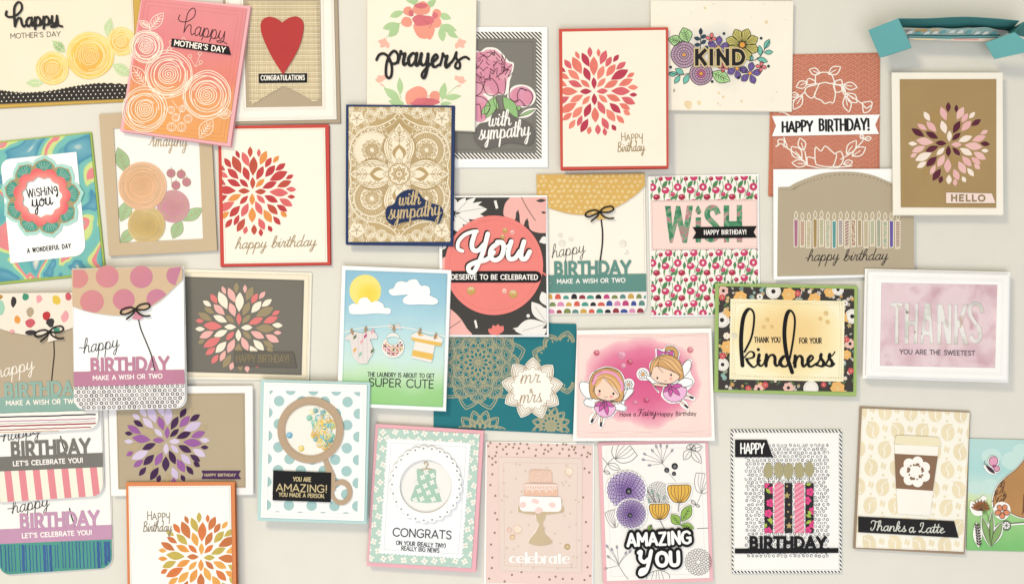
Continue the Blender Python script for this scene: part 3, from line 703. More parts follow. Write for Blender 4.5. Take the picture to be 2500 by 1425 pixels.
# 6 gold mandala
def card_gold_mandala():
    c = Card('sympathy_card', 'navy edged card covered in a gold mandala with a navy with sympathy tag', ZG, 2, [(1118, 52), (1977, 60), (1962, 1165), (1117, 1155)], tilt=(4, -1))
    c.base(paper('2B3F6E'))
    Q = [(1140, 70), (1952, 76), (1942, 1135), (1140, 1137)]; p = c.poly('gold_panel', Q, foil('C0A26C'), 5, 1.3)
    cx, cy = 1540, 603; cream = ink('F6E8CC'); z = 5.15
    m = c.mb(); rr = random.Random(3)
    # corner scallops and flowers in cream on gold
    for sx in (-1, 1):
        for sy in (-1, 1):
            for X, Y, r in ((340, 520, 70), (410, 390, 75), (200, 520, 66), (90, 520, 60), (300, 380, 70), (400, 290, 50), (230, 455, 55), (415, 515, 60), (140, 480, 50), (20, 530, 55)):
                mandala(m, cx + sx * X, cy + sy * Y, 5, z, 0, [('scallop', 10, r * .72, r * .9, .9, rr.random(), 1), ('ray', 14, r * .3, r * .6, 1, 0, .8)], window=Q); m.ringc(ell(cx + sx * X, cy + sy * Y, r * .66, r * .66, 22), 4, z, Q)
            for k in range(5):
                a = k * 1.257 + .3; fx, fy = cx + sx * 335, cy + sy * 440; b = (fx + 62 * math.cos(a), fy + 58 * math.sin(a)); m.poly(clip(lens((fx, fy), b, 58, 7, .62), Q), z + .2)
                m.curve([(fx, fy), quad_line((fx, fy), b, .7)], 5, z + .45, 0, 1)
    m.build('gold_corner_print', [cream, foil('B0905A')], p)
    # cartouche: gold ogee with cream border and square beads, cream lobes inside
    def oct_(r, s=1): return cr([(cx + x * r, cy + y * r * s) for x, y in ((0, -495), (55, -440), (130, -400), (170, -385), (260, -372), (340, -320), (385, -240), (402, -150), (385, -70), (395, 0), (385, 70), (402, 150), (385, 240), (340, 320), (260, 372), (170, 385), (130, 400), (55, 440), (0, 495), (-55, 440), (-130, 400), (-170, 385), (-260, 372), (-340, 320), (-385, 240), (-402, 150), (-385, 70), (-395, 0), (-385, -70), (-402, -150), (-385, -240), (-340, -320), (-260, -372), (-170, -385), (-130, -400), (-55, -440))], 3, True)
    m = c.mb(); m.poly(clip(oct_(1.0), Q), z + .35, 0, 0); m.poly(clip(oct_(.975), Q), z + .5, 0, 1); m.poly(clip(oct_(.91), Q), z + .6, 0, 0); m.poly(clip(oct_(.90), Q), z + .75, 0, 1)
    P = oct_(.943)
    for k in range(0, len(P), 2):
        x, y = P[k]; a = math.atan2(y - cy, x - cx)
        if inside((x, y), Q): m.rib([(x - 7 * math.cos(a), y - 7 * math.sin(a)), (x + 7 * math.cos(a), y + 7 * math.sin(a))], 15, z + .95, 0, 0, 'n')
    for sx in (-1, 1):
        for sy in (-1, 1):
            x, y = cx + sx * 215, cy + sy * 190
            m.poly(clip(ell(x, y, 150, 150, 30), Q), z + .95, 0, 0); m.poly(clip(ell(x, y, 135, 135, 30), Q), z + 1.05, 0, 1); m.poly(ell(x, y, 92, 92, 24), z + 1.2, 0, 0)
            for q in (80, 60): mandala(m, x, y, 3.6, z + 1.35, 1, [('petal', 10, q - 42, q, .8, q / 90, 1), ('petal', 10, q - 30, q - 8, .4, q / 90, 1)])
            mandala(m, x, y, 3.4, z + 1.35, 0, [('scallop', 18, 134, 147, .9, 0, 1)], window=Q)
            mandala(m, x, y, 4.5, z + 1.3, 1, [('ray', 60, 134, 149, 1, 0, .6)], window=Q)
            mandala(m, x, y, 4.5, z + 1.35, 1, [('scallop', 12, 68, 82, .9, 0, 1), ('ray', 12, 18, 50, 1, 0, 1.3)])
            mandala(m, x, y, 4, z + 1.35, 0, [('ray', 48, 100, 128, 1, 0, .6), ('point', 16, 152, 178, .95, 0, 1.1), ('point', 16, 158, 192, .95, .5, 1)], window=Q)
    m.build('gold_cartouche_print', [cream, foil('BC9D66')], p)
    m = c.mb(); zz = z + 1.7
    for a0, L, W in ((-math.pi / 2, 405, 240), (math.pi / 2, 405, 240), (0, 400, 225), (math.pi, 400, 225)):
        tip = (cx + L * math.cos(a0), cy + L * math.sin(a0)); m.poly(clip(lens((cx, cy), tip, W * 1.12, 12, .52), Q), zz - .25, 0, 1); m.poly(clip(lens((cx, cy), tip, W, 12, .52), Q), zz, 0, 0)
        m.ring(clip(lens((cx, cy), tip, W * .88, 12, .52), Q), 4.5, zz + .15, 1)
        u = (math.cos(a0), math.sin(a0)); v = (-u[1], u[0]); at = lambda d, e: (cx + u[0] * d + v[0] * e, cy + u[1] * d + v[1] * e)
        m.poly(lens(at(90, 0), at(235, 0), 110, 10, .55), zz + .3, 0, 1); m.poly(lens(at(90, 0), at(205, 0), 62, 10, .5), zz + .45, 0, 0)
        m.rib([at(235, 0), at(370, 0)], 4.5, zz + .3, 0, 1)
        for d in (255, 300):
            for e in (-1, 1): m.ring(lens(at(d, 0), at(d + 42, 42 * e), 22), 4, zz + .3, 1); m.curve([at(d - 70, e * 60), at(d - 50, e * 88), at(d - 20, e * 70), at(d - 35, e * 52)], 4, zz + .3, 0, 1)
        m.ring(lens(at(320, 0), at(375, 0), 26), 4, zz + .3, 1)
        for e in (-1, 1):
            for d in (120, 150, 180, 210, 240): m.curve([at(d, e * 72), at(d + 12, e * 60), at(d + 24, e * 74)], 3.6, zz + .35, 0, 1)
            m.ring(clip(lens((cx, cy), tip, W * .72, 12, .52), Q), 3.2, zz + .2, 1)
        for k in range(9):
            t = .2 + .065 * k
            for e in (-1, 1): m.ring(ell(*at(L * t, e * W * .56 * math.sin(math.pi * t ** .95)), 9, 9, 8), 4, zz + .35, 1)
    for k in range(8):
        a = math.pi * k / 4; tip = (cx + 128 * math.cos(a), cy + 128 * math.sin(a)); m.poly(lens((cx, cy), tip, 62, 9, .6), zz + .6, 0, 0); m.ring(lens((cx, cy), tip, 58, 9, .6), 4.5, zz + .8, 1); m.ring(lens(quad_line((cx, cy), tip, .5), quad_line((cx, cy), tip, .88), 24, 8), 3.5, zz + .9, 1)
    m.poly(ell(cx, cy, 88, 88, 32), zz + 1.1, 0, 1); m.poly(ell(cx, cy, 80, 80, 32), zz + 1.2, 0, 0)
    mandala(m, cx, cy, 5, zz + 1.35, 1, [('scallop', 8, 70, 84, 1, 0, 1), ('petal', 8, 22, 62, .8, 0, 1.2), ('petal', 8, 30, 52, .4, 0, 1), ('dot', 1, 0, 12, 1, 0, 1), ('dot', 16, 70, 4, 1, 0, 1)])
    m.build('gold_flower_print', [cream, foil('BA9A62')], p)
    T = cr([(1440, 870), (1500, 835), (1530, 770), (1600, 728), (1680, 735), (1725, 790), (1790, 830), (1870, 860), (1885, 920), (1850, 995), (1810, 975), (1700, 960), (1620, 975), (1560, 985), (1500, 1008), (1440, 960)], 5, True)
    t = c.poly('navy_tag', T, paper('263660'), 9.2, 1.6); m = c.mb()
    m.text('with', (1535, 850), (1705, 840), 58, 13, 9.4, 0, 0, SCRIPT, .55, slant=.2); m.text('sympathy', (1455, 958), (1865, 925), 64, 13, 9.4, 0, 0, SCRIPT, .5, slant=.2); m.build('lettering', foil('CBB07C'), t)
# 7 coral burst
def card_coral_burst():
    c = Card('birthday_card', 'tall cream card with a red border, coral petal burst and gold Happy Birthday lettering', ZC, 2, [(876, 238), (1757, 227), (1758, 1363), (888, 1377)], tilt=(8, 2))
    c.base(paper('DB5142'), paper('C24336'))
    Q = [(903, 263), (1738, 250), (1740, 1347), (908, 1355)]; c.poly('card_front', Q, paper('FCF0DC'), 5, 1.3)
    burst(c, (1160, 748), 1.0, -.05, [stain('F0796A'), stain('E2616A'), stain('C53A52'), stain('F58573')], 5.25, .2, Q, 5)
    m = c.mb(); happy_birthday_stack(m, (1378, 1145), 62, 7, 5.15, 0, -8); m.build('lettering', foil('A98F62'))
# 8 kind
def card_kind():
    c = Card('encouragement_card', 'wide cream card with bold black and gold KIND over bright doodle flowers', ZD, 1, [(93, 7), (1246, 14), (1232, 903), (98, 890)])
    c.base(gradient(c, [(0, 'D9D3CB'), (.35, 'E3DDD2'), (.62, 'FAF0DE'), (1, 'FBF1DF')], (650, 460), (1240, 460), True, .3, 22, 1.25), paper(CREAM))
    z = 3.5; m = c.mb(); rr = random.Random(5)
    for x, y, r in ((397, 850, 34), (485, 836, 17), (1028, 184, 13), (532, 70, 10), (680, 788, 10), (643, 755, 11), (828, 823, 10), (1185, 165, 6), (637, 842, 8), (1112, 750, 6), (422, 108, 6), (1008, 36, 5), (655, 858, 6), (1125, 328, 5), (910, 138, 4), (1075, 805, 4), (600, 40, 5), (157, 135, 4)): m.poly(blob(x, y, r, r, int(x), .15, 8), z)
    m.poly(blob(283, 735, 10, 14, 3, .3), z, 0, 1); m.build('paint_spatter', [wash('F0D5A8', .2), wash('B4ABA2', .2)], kind='stuff')
    m = c.mb(); K = 10
    def bw(P, mi, w=5): m.poly(P, z + .3, 0, mi); m.ring(P, w, z + .6, K)
    cols = ['FFFFFF', 'A9D68D', 'C9A3BD', '6FC3AF', 'C9BD63', '7D63B0', 'F0747A', 'F0A03C', '2F4A5E', 'D87BA8', '1F1D22']; KM = [ink(q) for q in cols]
    for a, b, w in (((350, 345), (235, 320), 85), ((395, 350), (355, 228), 110), ((585, 590), (735, 660), 100)):
        bw(lens(a, b, w), 1); leaf_lines(m, a, b, w * .9, 3.5, z + .6, K, 4, False); m.flush('doodle_leaf', KM)
    for a, b, w in (((360, 600), (290, 560), 45), ((310, 600), (235, 605), 40), ((330, 615), (285, 680), 38), ((400, 605), (360, 685), 45), ((1010, 400), (1055, 322), 42), ((980, 455), (972, 372), 42), ((1010, 430), (1082, 425), 36), ((950, 475), (1040, 505), 42), ((905, 495), (910, 450), 30)):
        bw(lens(a, b, w), 3, 4); m.flush('doodle_leaf', KM)
    m.curve([(240, 590), (330, 612), (410, 595)], 5, z + .6, 0, K); m.curve([(890, 500), (970, 470), (1050, 340)], 5, z + .6, 0, K)
    for x, y, r, n in ((362, 448, 104, 3), (500, 600, 92, 2)):
        bw(blob(x, y, r, r, n, .02, 14), 2)
        for q in (.78, .55, .35, .18): m.ring(ell(x, y, r * q, r * q, 20), 4, z + .6, K)
        if n == 2: m.disc((x, y), r * .45, z + .4, 0, 9)
        for k in range(36): a = k * math.tau / 36; m.rib([(x + r * .55 * math.cos(a), y + r * .55 * math.sin(a)), (x + r * math.cos(a), y + r * math.sin(a))], 2.6, z + .6, 0, K)
        for k in range(14): a = k * math.tau / 14; m.rib([(x + r * .2 * math.cos(a), y + r * .2 * math.sin(a)), (x + r * .55 * math.cos(a), y + r * .55 * math.sin(a))], 2.6, z + .6, 0, K)
        m.disc((x, y), 14, z + .7, 0, 7); m.flush('doodle_flower', KM)
    m.curve([(495, 400), (497, 330), (498, 250)], 5, z + .6, 0, K)
    for a, b in (((497, 290), (498, 232)), ((495, 325), (443, 310)), ((498, 315), (540, 288)), ((495, 365), (445, 370)), ((500, 360), (540, 330)), ((560, 400), (530, 380))): bw(lens(a, b, 28), 8, 4)
    m.flush('doodle_sprig', KM)
    for k in range(8):
        a = k * .785 + .35
        if k == 3: pass
        p = (833 + 140 * math.cos(a), 368 + 138 * math.sin(a)); L = lens((833, 368), p, 78, 9, .66); bw(L, 4)
        for q in (-.25, 0, .25): m.rib([(833, 368), (833 + 120 * math.cos(a + q * .6), 368 + 118 * math.sin(a + q * .6))], 2.5, z + .7, 0, K)
    m.disc((833, 368), 24, z + .9, 0, 7); m.ring(ell(833, 368, 24, 24, 12), 4, z + 1, K); m.flush('doodle_flower', KM)
    for x, y, r, a0 in ((640, 388, 92, .1), (895, 597, 92, .2), (790, 560, 85, .5)):
        for k in range(5):
            a = k * 1.257 + a0 - 1.57; p = (x + r * math.cos(a), y + r * math.sin(a)); bw(lens((x, y), p, 52, 8, .64), 5); m.ring(lens(quad_line((x, y), p, .35), quad_line((x, y), p, .88), 22), 2.6, z + .8, K)
        m.disc((x, y), 13, z + .9, 0, 7); m.flush('doodle_flower', KM)
    for x, y in ((582, 315), (680, 548), (985, 545)):
        for k in range(4): a = k * 1.571 + .15; bw(lens((x, y), (x + 46 * math.cos(a), y + 46 * math.sin(a)), 30, 7, .6), 6, 4)
        m.flush('doodle_flower', KM)
    for x, y in ((685, 277), (985, 315), (1045, 540), (807, 630), (590, 664), (254, 548), (805, 632)): m.disc((x, y), 12, z + .6, 0, K); m.disc((x, y), 7, z + .8, 0, 8)
    m.build('doodle_dots', KM, kind='stuff')
    m = c.mb(); m.text('KIND', (458, 524), (852, 522), 108, 50, 5.6, 0, 0, cap='s', track=.0); m.build('letter_outline', ink('D6BE88'))
    m = c.mb(); m.text('KIND', (458, 524), (852, 522), 108, 28, 6, .2, 0, cap='s', track=.126); m.build('lettering', ink(BLACK))
# 9 terracotta
def card_terracotta():
    c = Card('birthday_card', 'terracotta card with white outline flowers and a white HAPPY BIRTHDAY! banner', ZE, 0, [(140, 447), (1017, 432), (1012, 1590), (116, 1584)])
    c.base(paper('D67C58'))
    Q = [(155, 458), (1006, 440), (1003, 1580), (136, 1575)]; c.poly('card_front', Q, paper('CA745E'), 4.8, 1.1)
    m = c.mb()
    for r in range(30):
        for o, w in ((0, 6), (20, 3.2)):
            run = []
            for k in range(76):
                x = 140 + k * 12; ph = k % 9; h = (0, 13, 13, 27, 40, 27, 13, 13, 0)[ph]; p = (x, 440 + r * 42 + o + h)
                if inside(p, Q): run.append(p)
                elif len(run) > 1: m.rib(run, w, 4.95, 0, 0, 'n'); run = []
                else: run = []
            if len(run) > 1: m.rib(run, w, 4.95, 0, 0, 'n')
    m.build('chevron_print', ink('E59E7C'), kind='stuff')
    m = c.mb(); z = 5.8; W = 9
    def L(*P): m.curve(list(P), W, z, .7, 0, 5)
    L((495, 670), (500, 610), (560, 590), (620, 605), (650, 670)); L((490, 675), (520, 685), (570, 672), (620, 682), (655, 672)); L((525, 680), (500, 740), (485, 775), (500, 800), (540, 815), (570, 842), (610, 830), (640, 835), (655, 760), (640, 690), (620, 680))
    L((495, 660), (440, 640), (425, 690), (500, 680)); L((500, 690), (430, 710), (410, 750), (450, 795), (480, 790), (500, 740)); L((650, 665), (700, 650), (705, 690), (620, 680)); L((650, 690), (700, 700), (705, 740), (660, 750), (640, 700))
    for a, b, w in (((530, 600), (445, 568), 55), ((600, 605), (698, 548), 65), ((430, 670), (340, 710), 60), ((720, 690), (832, 712), 60), ((390, 780), (315, 890), 68), ((360, 775), (290, 770), 40), ((750, 760), (830, 835), 70), ((735, 780), (765, 910), 66), ((715, 700), (735, 780), 20)):
        m.ring(lens(a, b, w, 9), W, z, 0, .7); m.rib([a, quad_line(a, b, .6)], W * .8, z, .7)
    L((710, 690), (745, 760), (830, 815), (880, 850)); L((410, 750), (360, 790), (310, 820)); L((870, 840), (900, 830), (950, 830), (935, 895), (885, 915), (875, 845)); L((885, 860), (905, 880), (940, 860)); L((200, 910), (240, 915), (285, 940))
    for dy in (0,):
        L((490, 1280), (495, 1195), (540, 1225), (575, 1185), (640, 1240), (665, 1260), (640, 1340), (600, 1352), (540, 1345), (500, 1330), (490, 1280)); L((430, 1340), (430, 1275), (490, 1285)); L((660, 1240), (700, 1230), (720, 1290), (690, 1345), (640, 1350)); L((430, 1340), (540, 1365), (650, 1360), (790, 1345))
        for a, b, w in (((400, 1220), (370, 1120), 62), ((385, 1285), (300, 1190), 80), ((425, 1330), (305, 1320), 60), ((745, 1250), (825, 1140), 66), ((790, 1265), (900, 1195), 70), ((720, 1330), (795, 1310), 45), ((880, 1130), (860, 1090), 30), ((890, 1130), (945, 1120), 34)):
            m.ring(lens(a, b, w, 9), W, z, 0, .7); m.rib([a, quad_line(a, b, .6)], W * .8, z, .7)
        L((260, 1195), (330, 1245), (430, 1330)); L((175, 1190), (215, 1165), (265, 1195), (240, 1115)); L((195, 1180), (195, 1135), (240, 1140), (240, 1190)); L((700, 1290), (790, 1235), (880, 1140)); L((410, 1230), (425, 1330))
    m.build('white_flower_outline', paper('FBF3E6'))
    t = c.poly('banner', [(143, 943), (1013, 932), (975, 1015), (1005, 1088), (143, 1106), (176, 1022)], paper(WHITE), 7.2, 1.4)
    m = c.mb(); m.text('HAPPY', (225, 1068), (470, 1066), 80, 18, 7.4, 0, 0, HAND, .8, jit=.05, seed=4); m.text('BIRTHDAY!', (525, 1062), (930, 1052), 86, 18, 7.4, 0, 0, HAND, .8, jit=.05, seed=6); m.build('lettering', ink(BLACK), t)
# 10 tan candles
def card_candles_row():
    c = Card('birthday_card', 'tan card with a row of seventeen colourful outlined candles under a curved stitched edge', ZI, 1, [(1060, 44), (2170, 40), (2172, 880), (1062, 912)])
    c.base(paper(WHITE))
    arc = cr([(1185, 184), (1240, 152), (1330, 115), (1440, 80), (1580, 66), (1720, 70), (1850, 95), (1960, 140), (2030, 170)], 5)
    Q = [(1097, 187)] + arc + [(2166, 178), (2170, 868), (1090, 888)]
    p = c.poly('tan_panel', Q, paper('BAA98E'), 5.4, 1.4)
    ar2 = [(x, y + 22) for x, y in cr([(1215, 182), (1250, 160), (1330, 125), (1440, 94), (1580, 66), (1720, 70), (1850, 95), (1960, 140), (2030, 170)], 4)]
    m = c.mb()
    for k, q in enumerate(ar2): m.disc(q, 5, 5.55, 0, 0, 6)
    for k in range(5): m.disc((1110 + k * 22, 206), 3.5, 5.55, 0, 0, 6)
    m.build('stitch_holes', ink('7B6A50'), p)
    spec = [('B0708C', 0), ('B86A6A', 1), ('B8B08A', 3), ('A98C55', 0), ('A5B08A', 2), ('9DB6A8', 3), ('5C9C9C', 0), ('7D76A8', 1), ('A0677A', 2), ('A84E55', 3), ('B09A76', 0), ('B5A27A', 1), ('9FB394', 2), ('A5A890', 0), ('8FB3A6', 3), ('6C5AA8', 0), ('A0687C', 1)]
    rr = random.Random(3)
    for k, (cl, pat) in enumerate(spec):
        x = 1237 + k * 50.2; t = 440 + rr.uniform(-6, 22) if k else 440; b = 658 + rr.uniform(-10, 12); w = 17 if pat == 0 else 19
        R4 = [(x - w, t), (x + w - 1, t + 3), (x + w - 3, b), (x - w + 2, b + 3)]
        m = c.mb(); m.poly(R4, 5.55, 0, 0 if pat == 0 else 2); m.line(R4 + [R4[0]], 5, 5.75, 0, 1)
        if pat == 1:
            for j in range(11): y = t + 14 + j * (b - t - 20) / 11; m.rib([(x - w + 3, y), (x + w - 4, y)], 7, 5.65, 0, 0, 'n')
        if pat == 2:
            for j in range(8): y = t + 30 + j * (b - t - 30) / 8; m.rib([(x - w + 3, y), (x + w - 4, y - 18)], 9, 5.65, 0, 0, 'n')
        if pat == 3:
            for j in range(40): m.disc((x + rr.uniform(-w + 5, w - 6), rr.uniform(t + 8, b - 6)), 4.5, 5.65, 0, 0, 6)
        m.rib([(x, t), (x, t - 12)], 4, 5.75, 0, 1); F = cr([(x, t - 64), (x + 13, t - 36), (x + 8, t - 12), (x - 7, t - 12), (x - 13, t - 34)], 4, True); m.poly(F, 5.6, 0, 3); m.ring(F, 4.5, 5.8, 1)
        m.build('candle_print', [wash(cl, .1), ink('FBF0DC'), wash('CFC0A0', .1), ink('BFAE88')], p)
    m = c.mb(); m.text('happy', (1325, 768), (1570, 760), 44, 7, 5.6, 0, 0, SCRIPT, .8, slant=.3); m.text('birthday', (1610, 766), (1955, 758), 44, 7, 5.6, 0, 0, SCRIPT, .8, slant=.3)
    m.rib([(1312, 745), (1330, 742)], 5, 5.6); m.build('lettering', ink('2E2824'), p)
# 11 hello
def card_hello():
    c = Card('hello_card', 'brown card in a white mat with pink and maroon petals and a HELLO tag', ZJ, 2, [(680, 98), (1617, 100), (1614, 1303), (686, 1303)], tilt=(6, 2))
    c.base(paper('FBF3E3'))
    Q = [(748, 156), (1562, 156), (1553, 1245), (750, 1240)]; c.poly('brown_panel', Q, paper('AD8E5C', .8, .06), 4.6, .9)
    burst(c, (1157, 706), .93, .05, [stain('F1BDB8', .05), stain('F8E4D6', .04), stain('64283B', .05), stain('F0B4B3', .05), stain('5E2437', .05), paper('B08C55')], 5.1, .5, Q, 21)
    t = c.poly('hello_tag', [(1128, 1116), (1512, 1124), (1542, 1206), (1128, 1206)], paper('F7DDD3'), 7.4, 1.6)
    m = c.mb(); m.text('HELLO', (1172, 1186), (1455, 1188), 48, 14, 7.6, .3, 0, cap='s', track=.12); m.build('lettering', foil('9A7F57'), t)
# 12 open box card with its end towards the room
def card_box():
    Q = [(925, 150), (2300, 150), (2300, 480), (925, 480)]
    c = Card('box_card', 'turquoise folded box card standing out from the wall, seen from its open lower end', ZE, 0, Q)
    teal = paper('66B4B4'); shaded_teal = paper('47908F')  # second teal is the same card with interior shade put into its colour
    def sheet(name, A, B, mat, d0, d1, t=1.2, m_=None):
        """a stiff sheet from the polyline A (next to the wall, depth d0) to B (towards the room, depth d1)"""
        v = []; f = []; n = len(A)
        for P, dd in ((A, d0), (B, d1)):
            for i, p in enumerate(P):
                d = dd[i] if isinstance(dd, list) else dd; x, y, z = c.loc(p, d); s = (D - d) / (D - c.lv) if d else 1
                wx, wz = c.o.location[0] + x, c.o.location[2] + z; kk = (D - c.lv - d) / (D - c.lv); v.append((wx * kk - c.o.location[0], y, wz * kk - c.o.location[2]))
        for i in range(n - 1): f.append((i, i + 1, n + i + 1, n + i))
        o = len(v); v += [(x, y, z - t * S) for x, y, z in v[:2 * n]]
        for i in range(n - 1): f.append((o + i, o + n + i, o + n + i + 1, o + i + 1)); f.append((n + i, n + i + 1, o + n + i + 1, o + n + i)); f.append((i, o + i, o + i + 1, i + 1))
        f.append((0, n, o + n, o)); f.append((n - 1, o + n - 1, o + 2 * n - 1, 2 * n - 1))
        me = bpy.data.meshes.new(name); me.from_pydata(v, [], f); me.materials.append(mat); return c.link(name, me)
    top_b = cr([(1205, 222), (1400, 228), (1600, 232), (1750, 222), (1900, 236), (2075, 250)], 4)
    top_f = cr([(1170, 150), (1400, 150), (1600, 140), (1750, 138), (1950, 150), (2150, 168)], 4)
    sheet('top_panel', top_b, top_f, paper('3C8A8C'), 6, 96)  # underside painted a darker teal to stand for the shade inside
    front = paper('DDE8DC')
    # folded end flaps
    for P in ([(928, 245), (1170, 150), (1278, 385), (1022, 468)], [(1872, 348), (2110, 262), (2290, 405), (1950, 480)]):
        n = 'end_flap'; me = bpy.data.meshes.new(n); dep = [88, 96, 60, 50] if P[0][0] < 1500 else [62, 96, 92, 50]; v = []
        for th in (0, 1.5):
            for (x_, y_), d in zip(P, dep):
                x, y, z = c.loc((x_, y_), d); k = (D - c.lv - d) / (D - c.lv); v.append(((c.o.location[0] + x) * k - c.o.location[0], y + th * S, (c.o.location[2] + z) * k - c.o.location[2]))
        me.from_pydata(v, [], [(0, 1, 2, 3), (7, 6, 5, 4)] + [(i, 4 + i, 4 + (i + 1) % 4, (i + 1) % 4) for i in range(4)]); me.materials.append(teal); c.link(n, me)
    sheet('side_panel', [(1040, 300), (1215, 235)], [(1040, 462), (1278, 385)], shaded_teal, [4, 4], [50, 60])
    sheet('side_panel', [(2030, 260), (2200, 300)], [(2110, 262), (2200, 168)], shaded_teal, [4, 4], [96, 96])
    # layered inner strips, their cut edges towards the room
    def face(name, P, mat, d, t):
        v = []; n = len(P)
        for th in (0, t):
            for x_, y_ in P:
                x, y, z = c.loc((x_, y_), d); k = (D - c.lv - d) / (D - c.lv); v.append(((c.o.location[0] + x) * k - c.o.location[0], y + th * S, (c.o.location[2] + z) * k - c.o.location[2]))
        me = bpy.data.meshes.new(name); me.from_pydata(v, [], [tuple(range(n)), tuple(range(2 * n - 1, n - 1, -1))] + [(i, n + i, n + (i + 1) % n, (i + 1) % n) for i in range(n)]); me.materials.append(mat); return c.link(name, me)
    rr = random.Random(5)
    W1 = cr([(1215, 232), (1350, 238), (1480, 226), (1600, 234), (1750, 228), (1880, 222), (1960, 240), (2080, 256)], 4)
    face('inner_strip', W1 + [(1990, 298), (1600, 300), (1240, 292)], paper('B7C8BE'), 38, 28)
    for x, y, w, cl in ((1225, 240, 60, 'A99C98'), (1300, 236, 110, 'D9A868'), (1430, 232, 80, 'E3C79A'), (1520, 236, 120, 'BFD8CE'), (1660, 232, 140, 'A9CFC6'), (1820, 230, 110, '9FC4BE'), (1930, 244, 110, 'BFA7A4')):
        face('patterned_patch', [(x, y + 3), (x + w * .5, y), (x + w, y + 4), (x + w - 12, y + 24), (x + 8, y + 22)], paper(cl), 38.6, .4)
    for k in range(11):
        x, y = 1238 + k * 68, 262 + 6 * math.sin(k * .9)
        face('paper_tab', [(x + 22, y - 10), (x + 52, y - 14 + rr.uniform(-3, 3)), (x + 44, y + 10), (x - 4, y + 16), (x + 2, y + 8)], paper(('F3EFE6', '6FB9BC', 'E9EFEA')[k % 3]), 41 + (k % 2), 1.2)
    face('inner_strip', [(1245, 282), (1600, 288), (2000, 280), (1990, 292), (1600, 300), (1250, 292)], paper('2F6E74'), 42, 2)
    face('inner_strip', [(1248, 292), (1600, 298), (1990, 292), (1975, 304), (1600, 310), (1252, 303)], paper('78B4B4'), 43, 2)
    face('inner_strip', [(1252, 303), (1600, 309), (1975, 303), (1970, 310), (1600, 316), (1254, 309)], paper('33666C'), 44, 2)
    face('card_front', [(1256, 308), (1600, 315), (1960, 309), (1880, 338), (1600, 332), (1262, 318)], paper('E3CDBE'), 45, 1.5)
    for x, w, cl in ((1300, 160, 'EBD9A8'), (1480, 120, 'B9D0C4'), (1620, 200, 'DDA29C')): face('patterned_patch', [(x, 313), (x + w, 315), (x + w - 5, 327), (x, 323)], paper(cl), 45.4, .3)
# 13 marbled wishing you
def card_marbled():
    c = Card('wish_card', 'marbled turquoise card with a teal and coral doily ring around the words Wishing you', ZF, 0, [(-110, 290), (725, 203), (838, 1320), (-20, 1405)])
    c.base(paper('A9C25A'))
    Q = [(-108, 302), (714, 216), (822, 1308), (-22, 1388)]
    c.poly('marbled_panel', Q, marbled([(0, 'F7F2EA'), (.3, 'EDE9DA'), (.32, '6BB0C2'), (.4, '3F90B0'), (.43, '6FBFBA'), (.5, '74C2B6'), (.515, 'CBDD83'), (.55, 'D2E28B'), (.56, 'EE8087'), (.6, 'EF8A8C'), (.61, '65BCB4'), (.7, '4FA3B5'), (.78, 'FBE9D2')], 19, 1.1), 5, 1.4)
    rd = [(70, 420), (612, 362), (690, 1175), (92, 1240)]
    c.poly('white_panel', rquad([(12, 425), (612, 362), (690, 1175), (92, 1240)], [75, 0, 90, 0], 7), paper(WHITE), 6.6, 1.1)
    cx, cy, R0 = 345, 718, 1.0; rr = random.Random(2)
    def polar(n, f): return [(cx + f(k * math.tau / n) * math.cos(k * math.tau / n - 1.5), cy + f(k * math.tau / n) * math.sin(k * math.tau / n - 1.5)) for k in range(n)]
    O = lambda s_: polar(160, lambda a: s_ * (255 + 48 * abs(math.cos(a * 4.5)) ** .6 + 12 * max(0, math.cos(a * 9)) ** 8))
    I = polar(60, lambda a: 142 + 22 * (1 - abs(((a * 11 / math.tau) % 1) * 2 - 1)))
    M = polar(132, lambda a: 196 + 32 * abs(math.sin(a * 5.5)) ** .7)
    p = c.poly('doily_ring', O(1.05), wash('ACE0D4', .1), 9.2, 1.8, holes=[I])
    c.poly('gold_ring', O(.965), foil('B09A6E'), 9.4, .2, p, holes=[I])
    m = c.mb()
    for k in range(9):
        a = k * math.tau / 9 - 1.5 + math.pi / 9 - .35; P = []
        for j in range(13):
            t = -1 + j / 6; r = 225 + 62 * math.sqrt(max(0, 1 - t * t * .85)); P.append((cx + r * math.cos(a + t * .27), cy + r * math.sin(a + t * .27)))
        P += [(cx + 212 * math.cos(a + t), cy + 212 * math.sin(a + t)) for t in (.2, .1, 0, -.1, -.2)]
        m.poly(P, 9.65, 0, 0)
        for t in (-.17, -.09, 0, .09, .17): m.rib([(cx + 222 * math.cos(a + t * .5), cy + 222 * math.sin(a + t * .5)), (cx + 272 * math.cos(a + t), cy + 272 * math.sin(a + t))], 4, 9.85, 0, 1)
    m.build('teal_scallops', [wash('4FA190', .2), ink('A9CDB8')], p)
    c.poly('coral_ring', M, gradient(c, [(0, 'FBC0B0'), (.55, 'FBA79A'), (.85, 'F77F7C'), (1, 'F4686D')], (cx, cy), (cx + 225, cy), True, .25, 60), 10.3, .5, p, holes=[I])
    m = c.mb(); m.text('WiSHiNg', (228, 722), (470, 690), 62, 8, 6.8, 0, 0, dict(SANS, i=(.3, [('L', [(.1, 0), (.1, .6)]), ('L', [(.1, .85), (.1, .86)])]), g=(.75, [('C', [(.6, .85), (.35, .95), (.12, .7), (.3, .35), (.58, .6), (.62, .9), (.66, .2), (.55, -.35), (.35, -.3), (.7, .1)])])), jit=.04)
    m.text('you', (265, 800), (425, 775), 58, 9, 6.8, 0, 0, SCRIPT); m.text('A WONDERFUL DAY', (228, 1158), (570, 1118), 34, 6.5, 6.8, track=.18); m.build('lettering', ink(BLACK))
